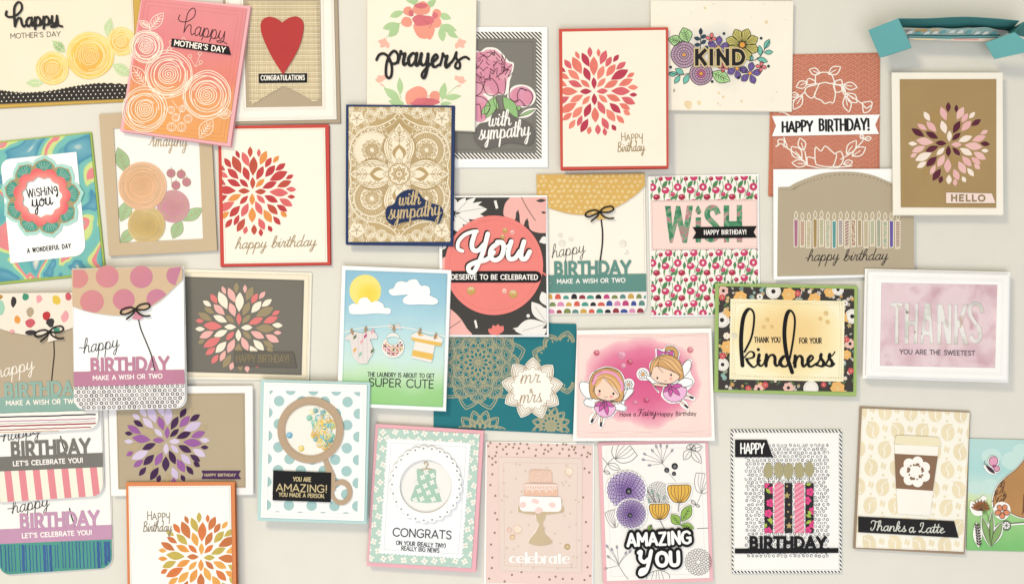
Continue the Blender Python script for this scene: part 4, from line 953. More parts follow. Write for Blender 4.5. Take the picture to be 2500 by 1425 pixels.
# 14 kraft framed roses
def card_kraft_roses():
    c = Card('thank_you_card', 'kraft framed card with orange, pink and gold watercolour roses on white', ZF, 0, [(790, 68), (1668, 12), (1723, 1140), (870, 1183)], tilt=(1, 0))
    W = [(905, 178), (1575, 130), (1612, 1048), (955, 1078)]
    c.poly('card_base', inset(c.quad, -1), paper('C4AA86'), 2.4, 1.4); c.poly('white_panel', inset(W, -20), paper('FBF7F0'), 3.4, .8)
    m = c.mb(); z = 4.1; gl = foil('B79E76')
    for a, b, w in (((1010, 530), (935, 325), 108), ((960, 910), (1030, 740), 105), ((955, 1075), (1075, 970), 90), ((1450, 905), (1608, 805), 92), ((1370, 1045), (1440, 900), 98)):
        q = clip(lens(a, b, w), W); l = c.poly('leaf', q, wash('A6C692', .2), 4.0, .5); mm = c.mb(); mm.ring(q, 4, 4.15); leaf_lines(mm, a, b, w * .7, 3, 4.15, 0, 3, False); mm.build('leaf_veins', gl, l)
    for x, y, r, cl, sd in ((1375, 790, 128, ('D0819A', 'D88CA3', 'DE98AE'), 1), (1165, 938, 148, ('C3A25C', 'D3B266', 'DEC581'), 2), (1133, 632, 190, ('E5AC80', 'EDB587', 'F2BF98'), 3)):
        q = clip(ell(x, y, r, r, 40), W)
        f = c.poly('rose', q, gradient(c, [(0, cl[0]), (.5, cl[1]), (1, cl[2])], (x, y), (x + r, y), True, .6, 50), 4.6 + sd * .5, .6)
        mm = c.mb(); rose_lines(mm, x, y, r * .93, 3.2, 4.75 + sd * .5, 0, sd, 7, 5); mm.build('rose_lines', foil('C4A67E'), f)
    for x, y in ((1357, 530), (1437, 538), (1480, 600), (1395, 625)):
        f = c.poly('berry', ell(x, y, 34, 34, 18), wash('CC7F90', .2), 4.3, .5); mm = c.mb(); mm.ring(ell(x, y, 34, 34, 18), 4, 4.45); mm.curve([(x - 12, y - 28), (x - 16, y), (x - 8, y + 28)], 3, 4.45); mm.curve([(x + 12, y - 28), (x + 18, y), (x + 8, y + 28)], 3, 4.45); mm.rib([(x, y - 32), (x + 2, y - 50)], 4, 4.45); mm.build('berry_lines', gl, f)
    m.rib([(1357, 565), (1362, 610)], 4, z); m.build('stem', gl)
    m = c.mb(); m.text('Bmazing', (1180, 318), (1480, 318), 55, 8, 3.7, 0, 0, dict(SCRIPT, z=SCRIPT['y'], B=(1.3, [('C', [(-.1, .2), (.2, .3), (.7, 1.3), (.95, 2)]), ('C', [(.95, 2), (.9, .8), (1.0, 0), (1.35, .3)]), ('C', [(.3, .7), (.7, .8), (1.1, .75)])])), .7, slant=.2); m.build('lettering', gl)
    c.poly('kraft_frame', [(790, 68), (1668, 12), (1723, 1140), (870, 1183)], paper('CFB795'), 6.6, 1.3, holes=[W])
# 15 red burst
def card_red_burst():
    c = Card('birthday_card', 'cream card in a red border with orange and red petals over gold script happy birthday', ZG, 0, [(106, 222), (984, 210), (998, 1315), (128, 1330)], tilt=(2, 3))
    c.base(paper('D94B41'), paper('B93F33'))
    Q = [(132, 246), (955, 238), (974, 1296), (160, 1308)]; c.poly('card_front', Q, paper('FCF3E2'), 5, 1.3); c.stitch(Q, 3.5, 'B8A995', 5.12, w=1)
    burst(c, (382, 740), 1.0, 0, [stain('CF4444'), stain('E8696A'), stain('EE9448'), stain('CB5240'), stain('C93E44')], 5.25, .3, Q, 9)
    m = c.mb(); m.text('happy', (245, 1190), (490, 1182), 44, 8, 5.2, 0, 0, SCRIPT, .8, slant=.3); m.text('birthday', (530, 1180), (880, 1168), 44, 8, 5.2, 0, 0, SCRIPT, .8, slant=.3); m.build('lettering', foil('A68E66'))
# 16 grey burst
def card_grey_burst():
    c = Card('birthday_card', 'wide cream card with a dark grey panel, coral and khaki petals and a grey banner', ZL, 0, [(85, 60), (1217, 92), (1192, 1024), (85, 1012)])
    c.base(paper('FBF4E2'))
    F = [(85, 78), (1203, 104), (1178, 1012), (85, 996)]; c.poly('cream_panel', F, paper('F7E9CE'), 4.4, .9); c.stitch(F, 3, 'BBAA8C', 4.6, w=.9)
    Q = [(85, 125), (1152, 156), (1130, 978), (85, 950)]; c.poly('grey_panel', Q, paper('79746A'), 5.8, 1.1); c.stitch(Q, 3, '4C4740', 5.95, w=.8)
    burst(c, (585, 566), 1.0, 0, [stain('EC7C7A', .05), stain('F8B5AE', .05), paper('F8ECD6'), paper('A3906E')], 6.5, .6, Q, 14)
    t = c.poly('grey_banner', [(545, 768), (1062, 780), (1088, 910), (545, 898)], paper('6B655B'), 9.2, 1.5)
    m = c.mb(); m.text('HAPPY BIRTHDAY!', (568, 862), (1025, 868), 62, 6, 9.4, 0, 0, HAND); m.build('lettering', foil('8C7748'), t)
# balloon cards
def balloon_card(label, zm, lvl, quad, rad, basecol, flap, strip, words, birth_col, lvlx=None):
    pass
def tag_balloon(c, flap_pts, flap_mat, knot, kmat, string, shadow=1):
    f = c.poly('balloon_flap', flap_pts, flap_mat, 7.2, 1.6)
    c.poly('balloon_knot', knot, kmat, 8.0, 1.2); return f
def letters(c, txt, p0, p1, h, w, mat, z, t, name='letter', cap='s'):
    tr = .62 * w / h; tot = sum(SANS[q][0] + tr for q in txt) - tr; L = math.dist(p0, p1); dx, dy = (p1[0] - p0[0]) / L, (p1[1] - p0[1]) / L; x = 0
    for q in txt:
        m = MB(c); org = (p0[0] + dx * L * x / tot, p0[1] + dy * L * x / tot)
        m.glyph(SANS[q][1], org, (dx * L / tot, dy * L / tot), (dy * h, -dx * h), w, z, t, 0, 1, cap); m.build(name, mat); x += SANS[q][0] + tr
def card_polka_balloon():
    c = Card('birthday_card', 'white balloon card with large pink dots on the balloon flap and a mauve BIRTHDAY band', ZK, 3, [(632, 55), (1602, 36), (1626, 1262), (655, 1285)], tilt=(5, 2))
    c.base(paper(WHITE), radii=[0, 0, 95, 105])
    F = [(632, 62), (1595, 40)] + cr([(1597, 150), (1520, 225), (1400, 335), (1300, 392), (1180, 440), (1050, 462), (900, 450), (780, 428), (690, 400), (642, 380)], 5)
    f = c.poly('balloon_flap', F, paper('D8B995'), 7.2, 1.6); m = c.mb()
    for x, y, r, sd in ((690, 140, 88, 1), (943, 125, 100, 2), (1240, 128, 100, 3), (1545, 115, 88, 4), (812, 342, 104, 5), (1088, 325, 96, 6), (1375, 320, 90, 7)):
        q = ell(x, y, r, r * .97, 30)
        if sd in (1, 4, 7, 5): q = [p for p in q if inside(p, F)] if sd != 9 else q
        m.poly(q, 7.4)
    m.build('pink_dots', gradient(c, [(0, 'DD8C8A'), (.5, 'D88692'), (1, 'CC7F9C')], (700, 100), (1450, 360), False, .5, 55), f)
    c.poly('balloon_knot', [(1190, 430), (1225, 440), (1258, 482), (1225, 498), (1162, 492)], wash('D98BA0'), 8, 1)
    m = c.mb(); m.curve([(1213, 490), (1235, 580), (1285, 700), (1330, 815), (1358, 935)], 9, 5.9, .5); m.build('balloon_string', ink('2E2C2E'))
    bow(c, 1190, 408, 82, paper('24211F'), 9.6)
    B = [(652, 950), (1612, 930), (1620, 1055), (656, 1078)]; c.poly('mauve_band', B, wash('C7829F', .1), 5.2, .8)
    letters(c, 'BIRTHDAY', (806, 945), (1478, 928), 104, 24, wash('C7829F', .1), 5.6, .8)
    m = c.mb(); m.text('MAKE A WISH OR TWO', (822, 1020), (1425, 1002), 36, 7.5, 5.4); m.build('white_lettering', ink('FFF8F2'))
    m = c.mb(); m.text('happy', (735, 790), (1040, 735), 62, 8.5, 3.5, 0, 0, SCRIPT, .8, slant=.25); m.rib([(698, 742), (745, 742)], 7, 3.5); m.build('lettering', ink('4A4A50'))
    Sx = rquad([(656, 1078), (1620, 1055), (1620, 1260), (660, 1280)], [0, 0, 92, 100]); p = c.poly('dotted_strip', Sx, paper('F0EBE8'), 5.1, .7)
    m = c.mb(); rr = random.Random(4)
    for r in range(7):
        for k in range(26):
            x, y = 676 + k * 44 + (22 if r % 2 else 0), 1090 + r * 34 - k * .95
            if inside((x - 14, y), Sx) and inside((x + 14, y + 14), Sx): m.curve([(x + 11 * math.cos(a), y + 11 * math.sin(a)) for a in [rr.uniform(0, 6) + q * rr.uniform(.95, 1.05) for q in range(6)]][:6], rr.uniform(4.5, 7), 5.25, 0, 0, 3) if 0 else m.ring(ell(x + rr.uniform(-2, 2), y + rr.uniform(-2, 2), 12, 12, 10), rr.uniform(5, 9), 5.25)
    m.build('ring_print', ink('57545C'), p, kind='stuff'); c.stitch([(642, 90), (652, 1075)], z=3.4, closed=False); c.stitch([(1603, 60), (1618, 1050)], z=3.4, closed=False)
def card_tan_balloon():
    c = Card('birthday_card', 'tan balloon card at the left edge with a multicoloured dabbed flap and sage band', ZK, 2, [(-330, 300), (900, 250), (862, 1450), (-330, 1510)])
    Q = [(-330, 275), (640, 262), (862, 1230), (862, 1445), (-330, 1510)]
    W = rquad([(-100, 275), (830, 262), (862, 1440), (-100, 1500)], [0, 0, 90, 90])
    c.poly('card_base', W, paper(WHITE), 3.0, 1.6); c.poly('tan_panel', [(-98, 276), (828, 264), (850, 1170), (-98, 1170)], paper('BEAA8E'), 4, .8)
    F = [(-98, 270), (828, 262)] + cr([(830, 400), (760, 500), (640, 568), (500, 610), (380, 628), (240, 630), (120, 608), (0, 570), (-98, 500)], 5)
    f = c.poly('balloon_flap', F, paper('F3E6D4'), 7.2, 1.6); m = c.mb(); rr = random.Random(6)
    cs = ['3B3437', '3F9576', 'F2A0A8', 'E9C23F', 'D95A66', '9ED0B5', 'B9A385', 'F09A42', 'CC3338', 'B8893A']
    for x, y, rx, ry, k, rot in ((128, 345, 24, 48, 0, .1), (233, 300, 28, 30, 1, 0), (352, 318, 25, 36, 2, .1), (500, 328, 32, 42, 3, -.3), (605, 298, 30, 34, 4, 0), (20, 395, 30, 60, 5, 0), (272, 433, 30, 42, 6, 0), (163, 496, 26, 36, 7, -.2), (414, 462, 36, 38, 8, 0), (272, 528, 40, 38, 4, 0), (576, 472, 30, 52, 2, .4), (450, 525, 34, 36, 0, .3), (275, 610, 50, 22, 0, 0), (10, 300, 26, 20, 9, 0), (118, 600, 22, 16, 2, 0), (505, 590, 28, 24, 1, 0), (-50, 450, 40, 40, 8, 0)):
        m.poly(blob(x, y, rx, ry, int(x), .15, 9, rot), 7.4, 0, k)
    m.build('paint_dabs', [ink(q) for q in cs], f)
    c.poly('balloon_knot', [(440, 618), (480, 615), (508, 672), (425, 692)], paper('F3E6D4'), 8, 1)
    m = c.mb(); m.curve([(475, 688), (478, 800), (468, 900), (455, 1035)], 10, 4.8, .5); m.build('balloon_string', ink('3B2A2C')); bow(c, 440, 603, 80, paper('24211F'), 9.6)
    c.poly('sage_band', [(-98, 1178), (860, 1150), (862, 1285), (-98, 1310)], wash('8DB3A6', .08), 5.2, .8); letters(c, 'BIRTHDAY', (55, 1165), (740, 1140), 108, 24, wash('93B7AA', .08), 5.6, .8)
    m = c.mb(); m.text('MAKE A WISH OR TWO', (62, 1240), (690, 1222), 38, 8, 5.4); m.text('happy', (-30, 1008), (300, 925), 62, 8, 4.2, 0, 0, SCRIPT, .8, slant=.25); m.build('white_lettering', ink('FFF3E6'))
    m = c.mb(); St = rquad([(-98, 1300), (862, 1270), (862, 1440), (-98, 1500)], [0, 0, 88, 88]); p = c.poly('striped_strip', St, paper('FCF6EC'), 5.1, .7)
    for y, w, k in ((1308, 6, 5), (1345, 12, 0), (1382, 10, 1), (1402, 4, 5), (1423, 12, 2), (1455, 9, 4), (1475, 5, 3)):
        P = [(x, y - x * .031 + random.Random(x + y).uniform(-2, 2) + (0 if y < 1450 else 0)) for x in range(0, 861, 40)]; P = [q for q in P if inside(q, St)]
        if len(P) > 1: m.rib(P, w, 5.25, 0, k, 'n')
    m.build('stripe_print', [ink(q) for q in ('2E2540', 'C98BB0', 'A82A4A', 'D08A4E', 'A83248', '6B8C86')], p)
def lets_card(label, lvl, dx, dy, c1, strip, rad=60):
    q = lambda x, y: (x + dx, y + dy)
    c = Card('birthday_card', label, ZP, lvl, [q(-70, 90), q(808, 60), q(808, 745), q(-70, 800)])
    c.poly('card_base', rquad([q(-75, -500), q(775, -500), q(812, 732), q(-68, 790)], [0, 0, 88, 88]), paper('FBF7F2'), 3.2, 1.6)
    c.poly('back_leaf', rquad([q(-70, -480), q(786, -480), q(818, 735), q(-60, 796)], [0, 0, 88, 88]), paper('EFE9E2'), 1, 1)
    B = [q(-70, 432), q(806, 396), q(808, 508), q(-70, 545)]; mt = wash(c1, .08); c.poly('colour_band', B, mt, 4.4, .8)
    letters(c, 'BIRTHDAY', q(100, 424), q(708, 396), 104, 24, mt, 4.8, .8)
    m = c.mb(); m.text("LET'S CELEBRATE YOU!", q(110, 498), q(655, 470), 34, 8, 4.7); m.build('white_lettering', ink('FFF8F2'))
    m = c.mb(); m.curve([q(478, 268), q(490, 320), q(520, 405)], 9, 4, .4); m.build('balloon_string', ink('24211F'))
    m = c.mb(); m.text('happy', q(28, 310), q(315, 250), 55, 7.5, 3.5, 0, 0, SCRIPT, .8, slant=.25); m.rib([q(-5, 272), q(35, 268)], 6, 3.5); m.build('lettering', ink('4A4848'))
    St = rquad([q(-70, 545), q(806, 508), q(812, 730), q(-68, 788)], [0, 0, 86, 86]); p = c.poly('patterned_strip', St, paper('F6EFDC'), 4.3, .7); strip(c, St, p, q)
    return c
def card_lets_grey():
    def strip(c, St, p, q):
        m = c.mb()
        for k in range(-2, 9):
            x = -80 + k * 112; R_ = clip(St, [q(x, 480), q(x + 54, 480), q(x + 92, 810), q(x + 38, 810)])
            m.poly(R_, 4.45)
        m.build('pink_stripes', ink('EC8A93'), p)
    lets_card("grey BIRTHDAY card with white lettering over pink and cream stripes", 1, 0, 0, '7B7872', strip)
def card_lets_lilac():
    def strip(c, St, p, q):
        c.poly('teal_ground', St, wash('4E9E8E', .12), 4.5, .2, p); m = c.mb(); rr = random.Random(9)
        for k in range(32):
            x = -60 + k * 28 + rr.uniform(-6, 6); w = rr.choice([6, 7, 9, 10, 22]); P = [q(x + rr.uniform(-2, 2) + j * 1.2, 500 + j * 26) for j in range(12)]; P = [a for a in P if inside((a[0] - 8, a[1]), St) and inside((a[0] + 8, a[1]), St)]
            if len(P) > 2: m.rib(P, w, 4.6, 0, 0, 'n')
        m.build('blue_stripes', wash('3C63A0', .2), p)
    lets_card("lilac BIRTHDAY card over a teal strip with blue pinstripes", 0, 70, 562, 'CB96B7', strip)
# 21 purple burst
def card_purple_burst():
    c = Card('birthday_card', 'wide white card with a tan panel, purple and lilac petals and a small purple banner', ZP, 1, [(850, -120), (1976, -125), (1980, 722), (875, 732)])
    c.base(paper('FCF7F4'))
    Q = [(912, -62), (1915, -68), (1922, 668), (930, 680)]; c.poly('tan_panel', Q, paper('BBA88A'), 5, 1.2); c.stitch(Q, 3, '7D6D52', 5.15, w=.8)
    burst(c, (1308, 305), .98, .03, [stain('9F5FA6', .06), stain('D9C8E4', .05), stain('45254F', .05), stain('D3C0E0', .05), paper('BDA783'), stain('4A2A55', .05)], 5.9, .8, Q, 32)
    t = c.poly('purple_banner', [(1580, 535), (1886, 535), (1868, 567), (1888, 600), (1580, 598), (1596, 566)], paper('4C2B5C'), 7, 1.2)
    m = c.mb(); m.text('HAPPY BIRTHDAY', (1606, 578), (1848, 578), 20, 5, 7.2); m.build('lettering', foil('C2AA80'), t)
# 22 orange burst
def card_orange_burst():
    c = Card('birthday_card', 'white card with an orange border and orange and olive petals, at the lower edge', ZP, 2, [(988, 626), (1843, 620), (1865, 1750), (1012, 1756)], tilt=(6, 8))
    c.base(paper('E5874F'), paper('C76F3B'))
    Q = [(1010, 657), (1813, 647), (1836, 1725), (1036, 1732)]; c.poly('card_front', Q, paper('FDF8F1'), 5, 1.3); c.stitch(Q, 3, 'AFA292', 5.12, w=1)
    burst(c, (1585, 1205), 1.0, 0, [stain('EE9A45'), stain('F0A94E'), stain('E2793F'), stain('C9B04E'), stain('D2763F')], 5.25, .3, Q, 3, 1)
    m = c.mb(); happy_birthday_stack(m, (1160, 915), 64, 7, 5.2, 0, -4); m.build('lettering', foil('8C7F68'))
# 23 magnifier rattle
def card_rattle():
    c = Card('baby_card', 'blue and white polka card with a kraft rattle full of sequins', ZQ, 3, [(103, 70), (826, 88), (803, 1020), (84, 1000)], tilt=(5, 2))
    c.base(paper('B9DCDA'))
    c.poly('blue_panel', inset(c.quad, 20), paper('A5CBC9'), 4.2, .6)
    F = [(125, 86), (806, 103), (790, 1000), (106, 978)]; W = [(163, 142), (762, 152), (745, 952), (147, 940)]
    cx, cy = 435, 402; holes = []
    for r in range(12):
        for k in range(6):
            x, y = 226 + k * 151 + (76 if r % 2 else 0) - r * 1.0 - 76, 165 + r * 76 - 30
            q = clip(ell(x, y + k * 2, 35, 35, 20), [(158, 138), (768, 148), (750, 956), (143, 944)])
            if len(q) > 3: holes.append(q)
    c.poly('hole_panel', inset(F, 25), paper('FAF9F6'), 5.0, .7, holes=[h for h in holes if all(inside(p, inset(F, 26)) for p in h)])
    c.poly('white_frame', F, paper('FCFAF6'), 6.2, 1.1, holes=[W]); c.stitch(F, 7, 'C9C3BC', 6.35, w=.7)
    O = ell(cx, cy, 219, 218, 48); I = ell(cx, cy, 168, 166, 44)
    c.poly('window_back', ell(cx, cy, 175, 174, 40), paper('F4F0E4'), 6.6, .3)
    r_ = c.poly('kraft_ring', O, paper('BFA285'), 9.2, 2.0, holes=[I]); c.stitch(ell(cx, cy, 176, 175, 60), z=9.35, color='8F7A5C', closed=False, w=.8, dash=2.2)
    c.poly('rattle_handle', [(520, 608), (548, 590), (600, 700), (600, 800), (572, 800)], paper('BFA285'), 8.8, 1.6)
    c.poly('handle_ring', ell(640, 810, 72, 84, 32), paper('BFA285'), 9.0, 1.6, holes=[ell(635, 812, 46, 52, 26)])
    rr = random.Random(11); mats = [gloss('EBC21E'), gloss('D9A812'), gloss('4FB4BC'), gloss('2F9A98'), gloss('EFE3A0'), gloss('E9E6DC', .8), gloss('6DBFA0')]; n = 0; pts = [(295, 436, 22, gloss('4FA8C8')), (373, 523, 21, gloss('E8C93A'))]
    while n < 130:
        a, q = rr.gauss(-.02, .6), rr.uniform(30, 158); x, y = cx + q * math.cos(a), cy + q * math.sin(a)
        if x < 405 + rr.uniform(0, 60) or math.dist((x, y), (cx, cy)) > 150: continue
        pts.append((x, y, rr.uniform(15, 23), rr.choice(mats))); n += 1
    for i, (x, y, r, mt) in enumerate(pts):
        m = c.mb(); m.dome((x, y), r, 6.8 + (i % 7) * .18, .8, dish=True, n=10); m.build('sequin', mt)
    c.poly('acetate_window', ell(cx, cy, 170, 168, 40), gloss('FFFFFF', .08, .05), 8.9, 0)
    t = c.poly('black_tag', [(190, 667), (573, 680), (570, 875), (186, 862)], paper('1B1A1C'), 10.2, 1.6); m = c.mb()
    m.text('YOU ARE', (322, 735), (440, 738), 26, 5, 10.35); m.text('AMAZING!', (212, 800), (548, 810), 46, 7, 10.35); m.text('YOU MADE A PERSON.', (228, 835), (530, 846), 24, 4.6, 10.35); m.build('lettering', foil('C9B27A'), t)
# 24 laundry
def cloud(pts): return cr(pts, 5, True)
def card_laundry():
    c = Card('baby_card', 'sky blue card with a sun, clouds and baby clothes hung on a line', ZM, 2, [(52, 28), (910, 62), (868, 1172), (12, 1130)], tilt=(3, 0))
    c.base(paper(WHITE))
    Q = [(78, 62), (882, 90), (848, 1142), (48, 1108)]
    c.poly('sky_panel', Q, gradient(c, [(0, '8FC3DC'), (.2, '9ACBE0'), (.45, 'BCE0E6'), (.68, 'CDE9E2'), (.78, 'C4E6BC'), (.9, '9ED68C'), (1, '94D07F')], (470, 80), (450, 1130), False, .14, 16, var=.06), 5, 1.2)
    c.stitch(Q, 2.5, '7DA5AC', 5.15, w=.9)
    c.poly('sun', ell(235, 225, 125, 127, 36), gradient(c, [(0, 'F6D445'), (.6, 'F7DD55'), (1, 'F9E47A')], (255, 250), (360, 225), True, .3, 30), 5.6, .5)
    w = paper('FFFDF9')
    c.poly('cloud', cloud([(110, 385), (108, 350), (140, 325), (175, 330), (195, 290), (245, 278), (285, 315), (330, 305), (375, 330), (385, 358), (425, 362), (438, 385), (420, 408), (330, 402), (230, 410), (130, 408)]), w, 7.4, 1.4)
    c.poly('cloud', cloud([(425, 240), (428, 215), (460, 205), (480, 165), (520, 150), (560, 158), (590, 140), (640, 138), (672, 185), (700, 185), (735, 195), (748, 240), (720, 262), (600, 255), (520, 258), (455, 262)]), w, 7.0, 1.2)
    c.poly('cloud', cloud([(540, 320), (535, 290), (565, 262), (620, 235), (700, 235), (760, 270), (800, 290), (808, 318), (770, 335), (680, 332), (590, 335)]), w, 7.8, .8)
    m = c.mb(); m.curve([(66, 552), (200, 520), (400, 505), (520, 510), (650, 535), (868, 583)], 6.5, 7.0, 1.4); m.build('washing_line', paper('FFFDF9'))
    on = [(150, 548), (215, 560), (262, 540), (318, 560), (330, 600), (275, 605), (285, 640), (298, 710), (268, 760), (252, 792), (215, 798), (180, 790), (165, 770), (140, 745), (130, 700), (118, 620), (80, 610), (85, 585), (115, 565)]
    o = c.poly('baby_bodysuit', cr(on, 3, True), paper('E9DEDA'), 8.6, 1.2); m = c.mb()
    for x, y, k in ((155, 590, 0), (238, 582, 1), (210, 625, 2), (155, 692, 3), (198, 725, 4), (295, 545, 2), (292, 700, 0)):
        m.poly([(x - 12, y - 5), (x + 12, y - 24), (x + 12, y + 2), (x - 12, y + 22)], 8.75, 0, k)
    for x in (180, 215, 250): m.rib([(x, 565), (x + 3, 780)], 2.5, 8.75, 0, 5)
    m.build('chevron_print', [ink(q) for q in ('6E7F55', 'C8577F', 'EBA8B0', 'E5B25A', '93C7AE', 'CFC2BE')], o)
    b = c.poly('bib', ell(455, 668, 88, 84, 34), paper('F4EDE4'), 8.4, 1.2, holes=[ell(455, 605, 50, 48, 24)])
    m = c.mb(); ps = ['C84A6A', 'E5B25A', '76935A', 'E59AA0', '2E2A2E', 'C98B4A']; rr = random.Random(1); Bq = ell(455, 668, 84, 80, 24)
    for i in range(-3, 4):
        for j in range(-2, 4):
            x, y = 455 + i * 32, 690 + j * 32
            for a in (.785, 2.356, 3.927, 5.498):
                q = (x + 20 * math.cos(a), y + 20 * math.sin(a))
                if inside(q, Bq) and inside((x, y), Bq) and math.dist(q, (455, 605)) > 56 and math.dist((x, y), (455, 605)) > 52: m.poly(lens((x, y), q, 13, 4), 8.55, 0, rr.randrange(6))
    m.build('petal_print', [ink(q) for q in ps], b)
    m = c.mb(); m.curve([(455, 512), (425, 490), (432, 520), (455, 515), (495, 488), (500, 515), (455, 512), (520, 522)], 9, 8.8, 1.0); m.build('bib_bow', paper('EFE6DE'))
    t = c.poly('striped_shirt', [(645, 548), (700, 568), (760, 585), (800, 570), (850, 608), (832, 660), (785, 650), (758, 790), (600, 752), (628, 622), (598, 600), (600, 570)], paper('F2EAE2'), 8.6, 1.2); m = c.mb()
    for P in ([(598, 590), (840, 635), (832, 660), (785, 655), (628, 622), (600, 608)], [(612, 690), (775, 722), (764, 770), (604, 736)], [(640, 552), (700, 572), (665, 585)], [(790, 570), (770, 592), (815, 602)]): m.poly(P, 8.75)
    m.build('yellow_stripes', ink('EFBC52'), t)
    for x, y, a in ((133, 548, -.3), (240, 530, .1), (462, 520, .0), (667, 545, .25), (790, 582, .35)):
        c.poly('clothes_peg', ell(x, y, 10, 27, 12, a), paper('B08E6A'), 10, 1.2)
    m = c.mb(); m.text('THE LAUNDRY IS ABOUT TO GET', (255, 898), (780, 912), 32, 5.5, 5.15); m.text('SUPER CUTE', (262, 975), (778, 992), 62, 8.5, 5.15); m.build('lettering', ink('26302E'))
# 25 you deserve
def card_you():
    c = Card('celebration_card', 'tropical leaf card with a coral circle and large white script You above a black band', ZH, 1, [(38, 256), (892, 250), (903, 1362), (48, 1362)], tilt=(1, 1))
    c.base(paper(WHITE))
    Q = [(62, 268), (880, 268), (890, 1350), (68, 1350)]; c.poly('leaf_print_panel', Q, paper('45423F'), 5, 1.2); z = 5.15
    def leafy(tag_, polys, cl):
        m = c.mb()
        for P in polys: m.poly(clip(P, Q), z)
        return m.build(tag_, cl)
    wht = paper('F2EDE7'); pk = wash('F8B5AC', .08)
    m = c.mb()
    for a, b, w in (((170, 380), (250, 270), 60), ((170, 390), (330, 268), 55), ((175, 380), (420, 360), 90), ((180, 400), (400, 420), 60), ((165, 400), (290, 480), 70), ((160, 410), (230, 560), 60), ((165, 380), (160, 270), 50), ((150, 450), (190, 540), 50), ((170, 390), (380, 300), 40),
                    ((830, 620), (905, 590), 60), ((900, 1130), (850, 1010), 80), ((895, 1260), (770, 1090), 100), ((895, 1260), (640, 1320), 130), ((895, 1300), (760, 1380), 90), ((895, 1200), (850, 1130), 50), ((895, 1330), (620, 1300), 60), ((62, 680), (100, 640), 25)): m.poly(clip(lens(a, b, w, 8, .55), Q), z, 0, 0); m.flush('white_leaf', wht)
    for P in ([(472, 295), (492, 290), (508, 352), (488, 357)], [(316, 1238), (332, 1232), (346, 1294), (330, 1298)]): m.poly(P, z, 0, 0); m.flush('white_dash', wht)
    m.disc((743, 1200), 14, z, 0, 0); m.flush('white_dot', wht)
    for a, b in (((180, 385), (400, 350)), ((895, 1262), (700, 1318)), ((895, 1265), (800, 1130)), ((170, 390), (260, 300)), ((175, 400), (270, 470))): m.rib([a, b], 4, z + .3, 0, 2)
    m.build('leaf_veins', [wht, wht, ink('B8B2AC')], kind='stuff')
    m = c.mb(); L = cr([(600, 268), (560, 320), (548, 400), (580, 440), (600, 470), (640, 440), (650, 380), (672, 390), (680, 470), (700, 510), (720, 450), (740, 450), (760, 520), (820, 545), (885, 548)], 4) + [(885, 268)]
    m.poly(L, z, 0, 0)
    for P in (((805, 295), (885, 290), 26), ((845, 385), (885, 388), 18), ((650, 470), (665, 360), 22), ((735, 510), (735, 430), 24)): m.poly(lens(P[0], P[1], P[2]), z + .25, 0, 1)
    PM = [pk, ink('45423F'), wash('F47F76', .08)]; m.curve([(690, 268), (740, 360), (800, 450)], 5, z + .3, 0, 1); m.flush('pink_leaf', PM)
    m.poly(clip(cr([(68, 1130), (120, 1140), (200, 1210), (260, 1300), (290, 1355), (68, 1355)], 4, True), Q), z, 0, 0); m.rib([(120, 1300), (210, 1240)], 4, z + .3, 0, 1); m.flush('pink_leaf', PM)
    m.poly(clip(blob(80, 790, 40, 50, 3), Q), z, 0, 0); m.flush('pink_leaf', PM)
    for a in (-2.6, -2.0, -1.5, -1.0): m.poly(lens((500, 1355), (500 + 85 * math.cos(a), 1345 + 80 * math.sin(a)), 46, 7, .62), z + .2, 0, 2)
    m.flush('coral_flower', PM); m.rib([(850, 855), (885, 880)], 12, z, 0, 2); m.build('coral_stem', PM)
    C = ell(473, 802, 388, 392, 64); c.poly('coral_circle', C, wash('F7837C', .05), 7, 1.3); c.stitch(ell(473, 802, 352, 356, 80), z=7.15, color='D96A66', closed=False, w=.8)
    B = [(48, 848)] + [(800, 848)] + [(800 + 48 * math.sin(a), 893 - 45 * math.cos(a)) for a in [math.pi * k / 8 for k in range(1, 8)]] + [(800, 938), (48, 938)]
    b = c.poly('black_band', B, paper('1D1B1D'), 8.2, .9); m = c.mb(); m.text('DESERVE TO BE CELEBRATED', (136, 912), (820, 914), 36, 7.5, 8.35); m.build('lettering', ink('FFF8F2'), b)
    def you(m, w, z, t, mi, ox=0, oy=0):
        q = lambda *P: [(x + ox, y + oy) for x, y in P]
        m.curve(q((225, 690), (190, 670), (195, 615), (240, 565), (300, 540), (340, 535)), w * .8, z, t, mi); m.curve(q((325, 545), (300, 630), (310, 680), (350, 685), (395, 640)), w, z, t, mi)
        m.curve(q((425, 555), (390, 690), (350, 790), (315, 855), (280, 850), (275, 810), (330, 780), (420, 755), (470, 700)), w, z, t, mi)
        m.curve(q((510, 625), (455, 670), (445, 730), (480, 762), (530, 735), (550, 670), (540, 625), (500, 620)), w, z, t, mi); m.curve(q((535, 640), (570, 655), (605, 630)), w * .6, z, t, mi)
        m.curve(q((610, 615), (585, 700), (595, 750), (640, 745), (680, 690)), w, z, t, mi); m.curve(q((710, 615), (690, 690), (690, 748), (725, 748), (755, 695)), w, z, t, mi)
    m = c.mb(); you(m, 44, 9.4, 1.6, 0, -7, -7); m.build('word_backing', paper('231C20')); m = c.mb(); you(m, 36, 11.6, 1.6, 0); m.build('die_cut_greeting', paper('FFFDF9'))
    for x, y, r, mt in ((560, 529, 20, 'C9A34E'), (541, 578, 19, 'C9A34E'), (618, 545, 21, 'F4A79C'), (293, 1002, 34, 'CBA552'), (556, 1005, 21, 'F6B9A8'), (624, 1028, 34, 'CBA552')):
        m = c.mb(); m.dome((x, y), r, 7.2, 1.3, dish=True); m.build('sequin', gloss(mt))
